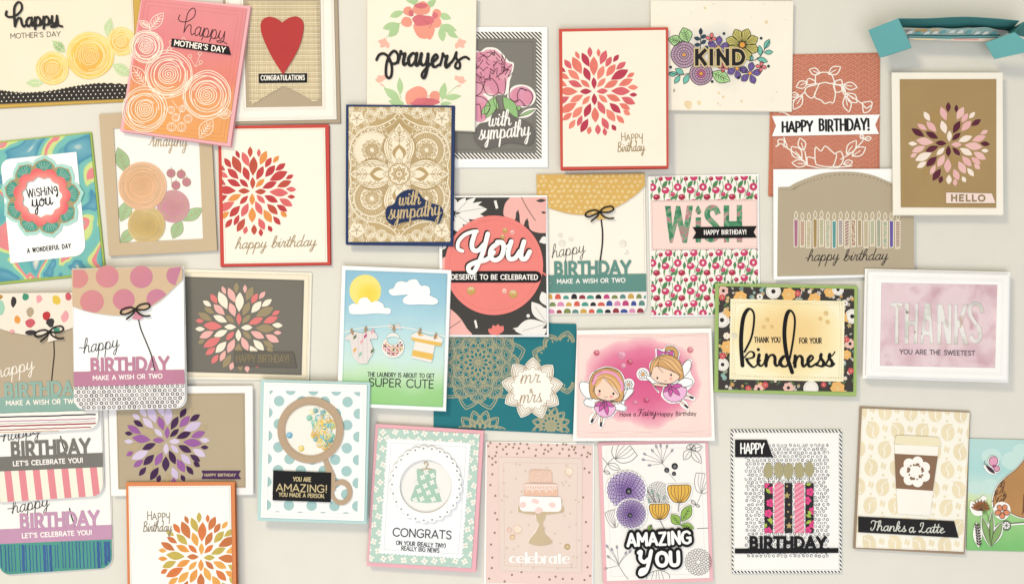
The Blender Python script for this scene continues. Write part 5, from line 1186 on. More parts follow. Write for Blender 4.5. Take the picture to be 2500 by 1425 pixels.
# 26 mustard balloon
def card_mustard_balloon():
    c = Card('birthday_card', 'cream balloon card with a mustard dotted flap and a teal BIRTHDAY band over coloured pebbles', ZH, 0, [(808, 86), (1663, 76), (1682, 1185), (828, 1192)])
    c.base(paper('FCF3E4'), radii=[0, 0, 85, 60])
    F = [(808, 88), (1662, 78)] + cr([(1664, 175), (1600, 240), (1500, 310), (1380, 372), (1290, 395), (1180, 405), (1050, 392), (920, 355), (812, 322)], 5)
    f = c.poly('balloon_flap', F, paper('E1B25C'), 7, 1.5); m = c.mb(); rr = random.Random(8)
    for r in range(9):
        for k in range(19):
            x, y = 820 + k * 46 + (23 if r % 2 else 0) + rr.uniform(-7, 7), 100 + r * 40 + rr.uniform(-7, 7)
            q = blob(x, y, rr.uniform(10, 17), rr.uniform(9, 14), r * 30 + k, .25, 7, rr.uniform(-.6, 0))
            if all(inside(p, F) for p in q): m.poly(q, 7.15)
    m.build('pale_dabs', ink('EBCB88'), f, kind='stuff')
    c.poly('balloon_knot', [(1300, 395), (1325, 395), (1362, 436), (1282, 444)], paper('E1B25C'), 8, 1)
    m = c.mb(); m.curve([(1320, 445), (1330, 540), (1328, 640), (1312, 762)], 12, 5, .5); m.build('balloon_string', ink('2A2422')); bow(c, 1305, 382, 72, paper('1E1B1A'), 9.4)
    T = wash('5F9388', .06); c.poly('teal_band', [(822, 882), (1675, 868), (1677, 1008), (824, 1022)], T, 5.2, .8); letters(c, 'BIRTHDAY', (955, 876), (1550, 866), 94, 23, T, 5.6, .8)
    m = c.mb(); m.text('MAKE A WISH OR TWO', (972, 945), (1510, 935), 32, 6.5, 5.35); m.build('white_lettering', ink('FFF8F2'))
    m = c.mb(); m.text('happy', (930, 745), (1190, 700), 52, 6, 3.4, 0, 0, SCRIPT, .85, slant=.25); m.build('lettering', ink('4A4444'))
    St = rquad([(824, 1022), (1677, 1010), (1681, 1180), (828, 1188)], [0, 0, 82, 50]); p = c.poly('pebble_strip', St, paper('F6EEEA'), 5.1, .7); m = c.mb(); cs = ['5B8C84', 'E08BB5', '262325', 'D1A243', 'C8407C', '9A3340', 'DE5948', '7D8C4A', '3C4FA0', '3F9A88']
    for r in range(3):
        for k in range(15):
            x, y = 850 + k * 64 + r * 22 - (34 if r == 2 else 0), 1070 + r * 56 - k * .5; w, h = rr.uniform(21, 29), rr.uniform(28, 44)
            q = [(x - w, y), (x - w * .95, y - h * .5)] + [(x + w * .9 * math.cos(a), y - h * .5 - h * .5 * math.sin(a)) for a in (2.6, 2.1, 1.57, 1.0, .5)] + [(x + w * .95, y - h * .5), (x + w, y)]
            q = clip(q, [(832, 1022), (1672, 1012), (1672, 1180), (832, 1186)])
            if len(q) > 2 and (r < 2 or x < 1640): m.poly(q, 5.25, 0, (k * 3 + r * 4 + int(rr.random() * 2)) % 10)
    m.build('pebble_print', [ink(q) for q in cs], p); c.stitch([(1652, 170), (1664, 860)], z=3.35, closed=False)
    for x, y, r in ((996, 566, 21), (1080, 597, 20), (1013, 628, 30), (1493, 630, 31), (1518, 699, 20), (921, 941, 20)):
        m = c.mb(); m.dome((x, y), r, 3.4 if y < 900 else 5.4, 3, n=16); m.build('clear_droplet', gloss('F2EEE4' if y < 900 else '8FB5AE', .35, .08))
# 27 teal mandala
def lace(m, cx, cy, R_, k, z, win):
    if k == 'full':
        g = [('petal', 12, .02, .16, .8, 0, 1), ('petal', 12, .1, .25, .9, .5, 1), ('petal', 12, .18, .34, .9, 0, 1.1), ('petal', 12, .2, .31, .5, 0, .8), ('petal', 12, .28, .45, .95, .5, 1.1), ('petal', 12, .31, .42, .5, .5, .8), ('scallop', 12, .42, .56, 1, 0, 1.2), ('scallop', 12, .40, .52, .8, 0, .9),
             ('scallop', 12, .38, .47, .55, 0, .9), ('ray', 12, .45, .55, 1, .5, 1), ('petal', 12, .5, .74, .98, .5, 1.2), ('petal', 12, .53, .70, .75, .5, .9), ('petal', 12, .57, .66, .45, .5, .9), ('scallop', 12, .72, .86, 1, 0, 1.2), ('scallop', 12, .70, .82, .85, 0, .9), ('fan', 12, .66, .8, 1, 0, .8), ('point', 12, .8, 1.02, 1.02, .5, 1.3), ('point', 12, .78, .96, .85, .5, .9)]
    elif k == 'edge': g = [('scallop', 9, .74, .86, .9, 0, .9), ('point', 9, .76, 1.0, 1, 0, 1.3), ('point', 9, .72, .93, .9, 0, 1), ('point', 9, .70, .86, .78, 0, 1), ('ray', 18, .70, .76, 1, .25, 1.4)]
    else: g = [('petal', 12, .05, .4, .9, 0, 1), ('petal', 12, .15, .55, .9, .5, 1), ('scallop', 12, .5, .72, 1, 0, 1.2), ('scallop', 12, .48, .64, .8, 0, .9), ('fan', 12, .4, .62, 1, 0, .8), ('point', 12, .7, 1.0, 1, .5, 1.3), ('point', 12, .66, .9, .8, .5, .9)]
    mandala(m, cx, cy, 7.0, z, 0, [(a, n, r0 * R_, r1 * R_, w, p, q) for a, n, r0, r1, w, p, q in g], window=win)
def card_teal_mandala():
    c = Card('wedding_card', 'dark teal card with gold lace mandalas and a cream mr. & mrs. badge', ZM, 0, [(778, 468), (1897, 486), (1890, 1352), (773, 1302)])
    c.base(paper('1F7A85'))
    Q = inset(c.quad, 8); m = c.mb()
    lace(m, 1125, 790, 375, 'full', 3.4, Q); m.build('lace_mandala', foil('A1986C'), kind='stuff')
    for x, y, r, k in ((1790, 790, 250, 'edge'), (1700, 1290, 150, 'small'), (1140, 1370, 205, 'small')):
        m = c.mb(); lace(m, x, y, r, k, 3.4, Q); m.build('lace_mandala', foil('A1986C'), kind='stuff')
    cx, cy = 1552, 995
    P = lambda s_: [(cx + s_ * (186 + 60 * (1 - abs(((a * 9 / math.tau) % 1) * 2 - 1)) ** .9) * math.cos(a - 1.55 - math.pi / 9), cy + s_ * (186 + 60 * (1 - abs(((a * 9 / math.tau) % 1) * 2 - 1)) ** .9) * math.sin(a - 1.55 - math.pi / 9)) for a in [k * math.tau / 126 for k in range(126)]]
    b = c.poly('badge', P(1.0), paper('FCF7EC'), 6.6, 1.6); m = c.mb(); g = foil('B59A72')
    for s_, w in ((.945, 7), (.88, 4.5), (.80, 5)): m.ring([q for q in P(s_)], w, 6.75)
    mandala(m, cx, cy, 5, 6.8, 0, [('scallop', 9, 150, 172, .45, .28, 1), ('scallop', 9, 150, 172, .45, .78, 1)])
    m.text('mr.', (1455, 955), (1630, 945), 62, 8.5, 6.8, 0, 0, SCRIPT, .6, slant=.25); m.text('&', (1530, 1028), (1562, 1028), 30, 6, 6.8, 0, 0, SANS); m.text('mrs.', (1450, 1110), (1640, 1098), 60, 8.5, 6.8, 0, 0, SCRIPT, .6, slant=.25)
    m.build('badge_print', foil('A88A62'), b)
# 28 fairies
def fairy(c, parts, outline):
    pass
def card_fairy():
    c = Card('birthday_card', 'white and pink card with two paper fairies holding daisies on a magenta cloud', ZN, 1, [(96, 425), (1202, 408), (1228, 1330), (62, 1332)], tilt=(5, 1))
    c.base(paper('FEFAF6'))
    Q = [(96, 462), (1180, 448), (1200, 1300), (92, 1308)]
    g = gradient(c, [(0, 'E45B8E'), (.45, 'E66593'), (.72, 'EE7FA3'), (.92, 'F7B3BE'), (1.06, 'FAD0CE'), (1.3, 'FCDCD4')], (640, 850), (1130, 850), True, .28, 22, 1.32, .05)
    c.poly('pink_panel', Q, g, 5, 1.2); c.stitch(inset(Q, 2), 3, 'DDA9A8', 5.15, w=.7)
    c.stitch([(110, 470), (400, 480), (700, 495), (1000, 462), (1170, 452)], z=5.15, color='D9A3A8', closed=False, w=.7); c.stitch([(110, 485), (400, 492), (700, 478), (1000, 470), (1170, 480)], z=5.15, color='D9A3A8', closed=False, w=.7)
    c.stitch([(100, 1275), (500, 1250), (800, 1275), (1190, 1245)], z=5.15, color='D9A3A8', closed=False, w=.7); c.stitch([(100, 1250), (500, 1280), (800, 1245), (1190, 1275)], z=5.15, color='D9A3A8', closed=False, w=.7)
    cols = ['FFFDFB', 'F9D5BC', 'D8A15E', 'EDB676', 'D658A8', 'F3B6DC', 'B8388E', '3A3038', 'F2A04A', 'F39BC0', 'F5A9A0']; M = [ink(q) for q in cols]
    W, SK, H1, H2, PK, LP, DP, LN, OR, BD, CH = range(11); z = 8.4
    def fill(m, P, mi, w=4.2, dz=0): m.poly(P, z + dz, 0, mi); m.ring(P, w, z + dz + .25, LN)
    # lower left fairy
    wings = [cr([(220, 990), (150, 960), (115, 890), (125, 850), (165, 850), (220, 880)], 5, True), cr([(290, 1060), (180, 1045), (150, 1015), (175, 985), (240, 980), (300, 1000)], 5, True), cr([(350, 1010), (440, 1020), (495, 1050), (480, 1085), (410, 1075), (350, 1060)], 5, True), cr([(460, 960), (490, 910), (545, 905), (555, 930), (520, 970), (480, 1000)], 5, True)]
    halo = [cr([(200, 960), (190, 850), (220, 770), (330, 720), (440, 750), (490, 840), (480, 960), (480, 1030), (420, 1090), (380, 1135), (310, 1145), (250, 1115), (215, 1060), (200, 1000)], 4, True), lens((255, 1090), (195, 1195), 60), lens((302, 1100), (285, 1235), 56), ell(520, 865, 46, 46, 20)] + [[((x - sum(q[0] for q in w) / len(w)) * 1.1 + sum(q[0] for q in w) / len(w), (y - sum(q[1] for q in w) / len(w)) * 1.15 + sum(q[1] for q in w) / len(w)) for x, y in w] for w in wings]
    m = c.mb()
    for h in halo: m.poly(h, 8, 1.6)
    fa = m.build('fairy_cutout', paper('FFFDFB')); m = c.mb()
    for w in wings: fill(m, w, W)
    for a, b in (((250, 1110), (215, 1172)), ((300, 1120), (290, 1205))): m.rib([a, b], 20, z + .3, 0, LN); m.rib([a, b], 13, z + .6, 0, SK); m.rib([quad_line(a, b, .75), b], 18, z + .8, 0, LN)
    for P in ((400, 1030, 355, 1010), (250, 1020, 300, 1005), (430, 1020, 470, 970)): m.rib([(P[2], P[3]), (P[0], P[1])], 22, z + .4, 0, LN); m.rib([(P[2], P[3]), (P[0], P[1])], 14, z + .7, 0, SK)
    fill(m, cr([(205, 960), (195, 860), (235, 770), (340, 730), (430, 755), (475, 830), (480, 930), (462, 1000), (400, 1005), (240, 985)], 5, True), H1, 4, .9)
    fill(m, cr([(238, 900), (300, 800), (380, 850), (440, 940), (420, 985), (340, 1000), (260, 970)], 5, True), SK, 4, 1.2)
    m.poly(cr([(235, 895), (240, 830), (310, 790), (400, 820), (455, 900), (455, 960), (410, 900), (360, 860), (320, 810), (280, 860)], 5, True), z + 1.5, 0, H2)
    m.curve([(228, 860), (260, 790), (330, 765), (410, 790), (460, 860), (465, 910)], 24, z + 1.7, 0, BD); 
    for P in (((300, 810), (250, 850), (225, 930)), ((305, 810), (360, 860), (430, 950)), ((310, 805), (390, 850), (450, 960)), ((240, 760), (330, 735), (430, 765)), ((215, 850), (240, 790), (300, 760))): m.curve(list(P), 3.2, z + 1.8, 0, LN)
    for x, y in ((280, 922), (393, 943)): m.disc((x, y), 9, z + 1.6, 0, LN, 10, 11)
    m.curve([(318, 965), (332, 975), (345, 968)], 3, z + 1.6, 0, LN); m.disc((275, 950), 14, z + 1.45, 0, CH); m.disc((375, 968), 14, z + 1.45, 0, CH)
    sk = [(325 + 90 * math.cos(a), 1040 + 92 * math.sin(a) + (8 if k % 2 else 0)) for k, a in enumerate([.15 + 2.84 * i / 16 for i in range(17)])]; fill(m, [(300, 1010), (350, 1010)] + sk, LP, 4, 1.2)
    for a, b in (((322, 1010), (235, 1045)), ((322, 1010), (275, 1090)), ((325, 1010), (345, 1120)), ((328, 1010), (395, 1050)), ((322, 1060), (322, 990))): fill(m, lens(a, b, 36, 7), PK, 3.5, 1.5)
    for k in range(8): a = k * .785; fill(m, lens((518, 868), (518 + 36 * math.cos(a), 868 + 36 * math.sin(a)), 19, 6, .6), W, 3, .9)
    m.disc((518, 868), 9, z + 1.6, 0, OR); m.curve([(510, 905), (490, 950), (455, 1025)], 3.5, z + 1.2, 0, LN)
    m.build('fairy_drawing', M, fa)
    # upper right fairy
    m = c.mb(); wings = [cr([(950, 810), (960, 720), (1000, 670), (1030, 680), (1025, 740), (980, 800)], 5, True), cr([(900, 880), (960, 820), (1030, 825), (1045, 860), (1000, 885), (920, 890)], 5, True)]
    halo = [cr([(690, 790), (690, 700), (740, 640), (740, 575), (800, 580), (840, 545), (910, 560), (940, 620), (930, 660), (975, 720), (1000, 665), (1040, 670), (1025, 760), (1060, 840), (1030, 890), (1000, 930), (1060, 970), (1055, 1000), (990, 985), (960, 1000), (930, 1020), (850, 1020), (785, 960), (800, 890), (720, 870), (770, 925), (755, 930), (690, 840), (640, 835)], 4, True), ell(636, 783, 52, 52, 22), lens((930, 980), (1015, 1080), 56)]
    for h in halo: m.poly(h, 8, 1.6)
    fb = m.build('fairy_cutout', paper('FFFDFB')); m = c.mb()
    for w in wings: fill(m, w, W)
    for a, b in (((980, 955), (1045, 978)), ((940, 1000), (1000, 1055))): m.rib([a, b], 18, z + .3, 0, LN); m.rib([a, b], 12, z + .6, 0, SK); m.rib([quad_line(a, b, .7), b], 17, z + .8, 0, LN)
    m.rib([(850, 880), (730, 868)], 24, z + .4, 0, LN); m.rib([(850, 880), (730, 868)], 16, z + .7, 0, SK)
    fill(m, cr([(695, 790), (700, 700), (760, 640), (850, 625), (930, 670), (965, 760), (940, 830), (700, 800)], 5, True), H1, 4, .8)
    fill(m, cr([(700, 780), (740, 720), (830, 740), (930, 790), (920, 830), (850, 862), (760, 850), (710, 815)], 5, True), SK, 4, 1.1)
    m.poly(cr([(700, 770), (710, 700), (770, 650), (850, 640), (930, 690), (955, 780), (900, 760), (830, 720), (770, 680), (735, 720)], 5, True), z + 1.4, 0, H2)
    for P in (((770, 650), (850, 690), (940, 790)), ((765, 655), (830, 710), (900, 770)), ((760, 650), (720, 710), (705, 790)), ((790, 640), (880, 670), (955, 760)), ((770, 660), (760, 720), (800, 770))): m.curve(list(P), 3.2, z + 1.7, 0, LN)
    fill(m, cr([(820, 600), (830, 560), (890, 560), (925, 600), (920, 650), (895, 640), (890, 600), (850, 585)], 5, True), H1, 4, 1.0)
    fill(m, [(815, 608), (750, 578), (752, 636)], PK, 3.5, 1.4); fill(m, [(822, 608), (885, 590), (885, 635)], PK, 3.5, 1.4); m.disc((818, 608), 11, z + 1.9, 0, DP)
    for x, y in ((754, 815), (867, 790)): m.disc((x, y), 8, z + 1.5, 0, LN, 10, 10)
    m.curve([(812, 838), (822, 843), (830, 834)], 3, z + 1.5, 0, LN); m.disc((865, 822), 13, z + 1.35, 0, CH)
    sk = [(895 + 100 * math.cos(a), 915 + 92 * math.sin(a) + (8 if k % 2 else 0)) for k, a in enumerate([-.2 + 3.1 * i / 17 for i in range(18)])]; fill(m, [(840, 870), (880, 865)] + sk, LP, 4, 1.1)
    for a, b in (((860, 880), (800, 930)), ((862, 880), (860, 970)), ((870, 885), (960, 875)), ((868, 885), (940, 960)), ((860, 915), (850, 860))): fill(m, lens(a, b, 36, 7), PK, 3.5, 1.4)
    for k in range(8): a = k * .785; fill(m, lens((636, 785), (636 + 42 * math.cos(a), 785 + 42 * math.sin(a)), 22, 6, .6), W, 3, .8)
    m.disc((636, 785), 13, z + 1.6, 0, OR); m.curve([(660, 815), (710, 860), (760, 925)], 4, z + 1.1, 0, LN); m.build('fairy_drawing', M, fb)
    for x, y, r, cl in ((257, 610, 25, 'E0607A'), (463, 630, 36, 'F09AB4'), (530, 684, 25, 'D9506A'), (477, 715, 21, 'F2A9BE'), (1027, 585, 27, 'E8828A'), (665, 998, 23, 'D54A74'), (572, 1017, 22, 'E97F9F'), (540, 690, 14, 'E87')):
        if len(cl) == 6: m = c.mb(); m.dome((x, y), r, 5.2, 1.3, dish=True, n=12); m.build('sequin', gloss(cl, .8))
    m = c.mb(); m.text('Have a', (447, 1132), (580, 1128), 32, 5, 5.3); m.text('Fairy', (592, 1128), (745, 1122), 28, 7, 5.3, 0, 0, SCRIPT, .6, slant=.2); m.text('Happy Birthday', (758, 1128), (1076, 1122), 32, 5, 5.3); m.build('lettering', ink('4A2036'))
# 29 floral wish
def card_wish():
    c = Card('birthday_card', 'red berry patterned card with a pale pink band cut with green leafy letters WiSH', ZI, 0, [(72, 98), (943, 82), (955, 1196), (93, 1206)])
    c.base(paper(WHITE))
    def pattern(Q, name):
        p = c.poly('floral_panel', Q, paper('FAF3EA'), 4.8, .9); ms = [MB(c) for _ in range(3)]
        def put(i, P, mi, w=None, dz=0):
            q = clip(P, Q)
            if len(q) > 2: ms[i].poly(q, 4.95 + dz, 0, mi)
        x0, y0 = 105, 187
        for j in range(-1, 6):
            for i in range(-1, 6):
                X, Y = x0 + i * 199 - (0), y0 + j * 199 + i * -1
                y_off = 0
                for (ax, ay), (bx, by), w in (((75, 12), (118, -55), 34), ((52, 50), (54, -10), 26), ((-35, 95), (5, 60), 24), ((-62, 92), (-28, 84), 22), ((-6, -60), (8, -25), 18), ((-25, -45), (-30, -90), 18), ((140, 80), (160, 10), 14), ((150, 90), (175, 60), 14), ((20, -20), (42, -78), 14), ((-10, 40), (-20, 110), 14), ((90, 95), (95, 40), 14), ((-70, -10), (-62, -60), 18)): put(0, lens((X + ax, Y + ay), (X + bx, Y + by), w, 5), 0)
                for a, b in (((0, 25), (-8, 95)), ((100, 50), (92, 105)), ((60, -50), (70, -10)), ((30, 100), (20, 150)), ((130, 80), (140, 20)), ((-45, -45), (-35, 20)), ((45, 30), (60, 90)), ((155, 60), (150, 120)), ((-20, -100), (-25, -50))):
                    d = 3; put(0, [(X + a[0] - d, Y + a[1]), (X + a[0] + d, Y + a[1]), (X + b[0] + d, Y + b[1]), (X + b[0] - d, Y + b[1])], 2)
                for x, y, rx, ry, k in ((0, 0, 31, 31, 0), (102, 25, 31, 27, 0), (64, -66, 18, 17, 1), (127, -78, 30, 27, 0), (160, 55, 19, 17, 0), (31, 78, 27, 23, 1)):
                    put(1, ell(X + x, Y + y, rx, ry, 14), k)
                    if (x, y) == (0, 0): put(2, ell(X, Y, 10, 12, 8), 1)
                    else: put(2, ell(X + x - rx * .2, Y + y - ry * .35, rx * .45, ry * .3, 7), 1 if rx > 28 else 0)
        ms[0].build('leaf_print', [ink('4E8A52'), ink('4E8A52'), ink('7FA75F')], p, kind='stuff'); 
        for v in range(len(ms[1].v)): ms[1].v[v] = (ms[1].v[v][0], ms[1].v[v][1] - .25 * S, ms[1].v[v][2])
        for v in range(len(ms[2].v)): ms[2].v[v] = (ms[2].v[v][0], ms[2].v[v][1] - .5 * S, ms[2].v[v][2])
        ms[1].build('berry_print', [wash('D93E6E', .15), wash('B92B48', .2)], p, kind='stuff'); ms[2].build('berry_highlight', [ink('E77A98'), ink('F8E3E0')], p, kind='stuff')
    pattern([(88, 106), (930, 98), (932, 284), (90, 290)], 'a'); pattern([(92, 684), (936, 674), (938, 1190), (96, 1194)], 'b')
    B = [(90, 295), (930, 284), (934, 668), (96, 682)]; b = c.poly('pink_band', B, paper('FBDAD0'), 7, 1.5); c.stitch(B, 3, 'BFA096', 7.15, w=1)
    foli = marbled([(0, '1D5A44'), (.38, '2B7553'), (.47, '3F8F62'), (.55, '7BA77E'), (.62, 'C76A7E'), (.68, 'B9AE9C')], 95, 1.2)
    L = [[(202, 335), (240, 625), (262, 625), (300, 470), (340, 625), (375, 625), (424, 333), (375, 333), (352, 500), (322, 335), (290, 335), (262, 500), (248, 335)],
         [(444, 425), (486, 425), (486, 622), (444, 622)], cr([(462, 332), (480, 358), (488, 385), (465, 402), (446, 385), (444, 365)], 4, True),
         [(665, 330), (708, 330), (708, 455), (768, 455), (768, 328), (810, 328), (812, 620), (768, 620), (768, 500), (708, 500), (708, 620), (667, 622)]]
    for P in L: c.poly('letter', P, foli, 7.5, .4)
    m = c.mb(); m.curve([(622, 400), (600, 355), (560, 352), (535, 385), (545, 430), (590, 475), (620, 520), (615, 570), (580, 597), (540, 590), (520, 545)], 44, 7.5, .4, 0, 6, cap='n'); m.build('letter', foli)
    t = c.poly('black_banner', [(420, 502), (924, 494), (900, 540), (925, 584), (420, 592), (446, 546)], paper('171517'), 9.2, 1.4); m = c.mb(); m.text('HAPPY BIRTHDAY!', (510, 560), (842, 556), 34, 6.5, 9.4, 0, 0, track=.12, thin=.7); m.build('lettering', ink('FFF8F2'), t)
# 30 kindness
def card_kindness():
    c = Card('thank_you_card', 'green edged dark floral card reading thank you for your kindness on a yellow panel', ZN, 1, [(1235, 38), (2408, 60), (2392, 965), (1222, 930)], tilt=(8, -2))
    c.base(paper('A2BE6A'), paper('8CA857'))
    Q = [(1265, 64), (2380, 86), (2364, 928), (1255, 910)]; p = c.poly('floral_panel', Q, paper('433D3A'), 5, 1.2); m = c.mb(); rr = random.Random(12); z = 5.15
    Y = inset([(1358, 165), (2298, 185), (2282, 845), (1345, 825)], 14)
    cols = ['F2B765', 'F2EBE2', 'F0BDB0', 'D9545A', '5B7848', '9CC4BC', '2B2626', 'E9CE8E', 'F7E6D4', 'B9BAA6']
    def ok(x, y): return inside((x, y), inset(Q, -10)) and not inside((x, y), Y)
    def put(P, k, dz): 
        q = clip(P, Q)
        if len(q) > 2: m.poly(q, z + dz, 0, k)
    for _ in range(210):
        x, y = rr.uniform(1255, 2380), rr.uniform(64, 930)
        if not ok(x, y): continue
        a = rr.uniform(0, 6.28); r = rr.uniform(22, 42); put(lens((x, y), (x + r * math.cos(a), y + r * math.sin(a)), r * .5, 5), rr.choice([4, 4, 4, 9]), 0)
    for _ in range(280):
        x, y = rr.uniform(1255, 2380), rr.uniform(64, 930)
        if not ok(x, y): continue
        k = rr.choice([1, 5, 7, 8, 0]); r = rr.uniform(12, 23); a0 = rr.uniform(0, 1)
        n = rr.choice([5, 6, 8]); 
        for j in range(n): a = a0 + j * math.tau / n; put(lens((x, y), (x + r * math.cos(a), y + r * math.sin(a)), r * .42, 4, .6), k, .3)
        put(ell(x, y, 4, 4, 6), 6 if rr.random() < .5 else 0, .5)
    def big(x, y, r, k, n=7):
        put(cr([(x + r * (1 if j % 2 else .84) * math.cos(j * math.pi / n), y + r * (1 if j % 2 else .84) * math.sin(j * math.pi / n)) for j in range(2 * n)], 3, True) if k != 1 else ell(x, y, r, r, 24), k, .7)
        if k == 1: put(ell(x, y, r * .82, r * .82, 20), 9, .85); put(ell(x, y, r * .78, r * .78, 20), 1, .95)
        put(ell(x, y, r * (.3 if k in (1, 2) else .2), r * (.3 if k in (1, 2) else .2), 10), 6 if k in (1, 2) else 7, 1.1)
    for x, y, r, k in ((1712, 105, 62, 1), (1838, 130, 60, 0), (1300, 100, 44, 2), (1440, 155, 58, 0), (2175, 110, 48, 0), (2050, 170, 55, 0), (2245, 90, 48, 1), (1287, 340, 62, 1), (1330, 290, 34, 0), (1290, 155, 28, 3), (1290, 705, 52, 1), (1330, 560, 55, 0), (1325, 470, 30, 8), (1290, 635, 28, 3), (2360, 310, 60, 1), (2315, 320, 40, 0), (2340, 535, 44, 2), (2310, 625, 42, 0), (2345, 757, 28, 3), (2312, 500, 26, 3), (2015, 900, 62, 1), (1830, 895, 46, 2), (2235, 900, 62, 0), (1640, 872, 28, 3), (1585, 905, 42, 2), (1913, 122, 28, 3), (1500, 900, 26, 3), (2300, 200, 26, 1), (1600, 150, 26, 1), (2120, 870, 24, 3)): big(x, y, r, k)
    m.build('flower_print', [ink(q) for q in cols], p, kind='stuff')
    P = [(1358, 165), (2298, 185), (2282, 845), (1345, 825)]
    c.poly('yellow_panel', P, gradient(c, [(0, 'F5CE86'), (.45, 'F7D593'), (.75, 'FAE3A8'), (1, 'FCF0C4'), (1.2, 'FCF2CC')], (1830, 470), (2290, 470), True, .25, 20, 1.25), 7.6, 1.5)
    for yy in (0, 1):
        c.stitch([(1370, 185 + 20 * yy), (1600, 190 - 8 * yy + 8), (1850, 215 - 22 * yy), (2050, 195 + 22 * yy), (2285, 200 + 12 * yy)], z=7.75, color='C9A86C', closed=False, w=.8); c.stitch([(1360, 780 + 24 * yy), (1650, 815 - 18 * yy), (1950, 800 + 15 * yy), (2275, 822 - 12 * yy)], z=7.75, color='C9A86C', closed=False, w=.8)
        c.stitch([(1378 + 22 * yy, 190), (1372 + 10 * yy, 500), (1365 + 22 * yy, 800)], z=7.75, color='C9A86C', closed=False, w=.8); c.stitch([(2278 - 22 * yy, 200), (2270 - 10 * yy, 500), (2265 - 22 * yy, 820)], z=7.75, color='C9A86C', closed=False, w=.8)
    for x, y, r in ((2142, 285, 21), (2096, 330, 17), (2155, 357, 20), (1658, 338, 18), (1628, 398, 17), (1695, 395, 16), (1385, 470, 28)):
        mm = c.mb(); mm.dome((x, y), r, 7.7, 1.2, n=12); mm.build('enamel_dot', gloss('F5D088' if r < 25 else 'F3F0DC', .6))
    m = c.mb(); z = 8.9; t = 1.4
    def wv(P, w): 
        Q_ = cr(P, 6); W = []
        for i in range(len(Q_)):
            a, b = Q_[max(0, i - 1)], Q_[min(i + 1, len(Q_) - 1)]; d = math.dist(a, b) or 1; W.append(w * (.5 + .5 * max(0, (b[1] - a[1]) / d)))
        m.rib(Q_, W, z, t)
    wv([(1470, 600), (1530, 470), (1550, 300), (1510, 248), (1465, 310), (1445, 440), (1442, 560), (1452, 712)], 32); wv([(1465, 650), (1510, 600), (1545, 610), (1540, 645), (1480, 660)], 20); wv([(1485, 660), (1510, 700), (1550, 725), (1600, 670)], 24)
    wv([(1590, 625), (1580, 690), (1610, 715), (1650, 660)], 26); m.disc((1583, 582), 13, z, t)
    m.text('n', (1632, 715), (1755, 715), 90, 26, z, t, 0, SCRIPT, .6)
    wv([(1830, 640), (1790, 640), (1760, 690), (1790, 720), (1830, 690), (1870, 500), (1885, 330), (1850, 262), (1815, 310), (1798, 450), (1815, 620), (1860, 768)], 32)
    m.text('ness', (1872, 722), (2200, 718), 88, 26, z, t, 0, SCRIPT, .6); wv([(2180, 640), (2200, 620), (2212, 600)], 18); m.build('die_cut_greeting', paper('181617'))
    m = c.mb(); m.text('THANK YOU', (1552, 523), (1765, 523), 42, 7.5, 7.8, track=.05); m.text('FOR YOUR', (1922, 530), (2105, 530), 42, 7.5, 7.8, track=.05); m.build('lettering', ink('3A3026'))
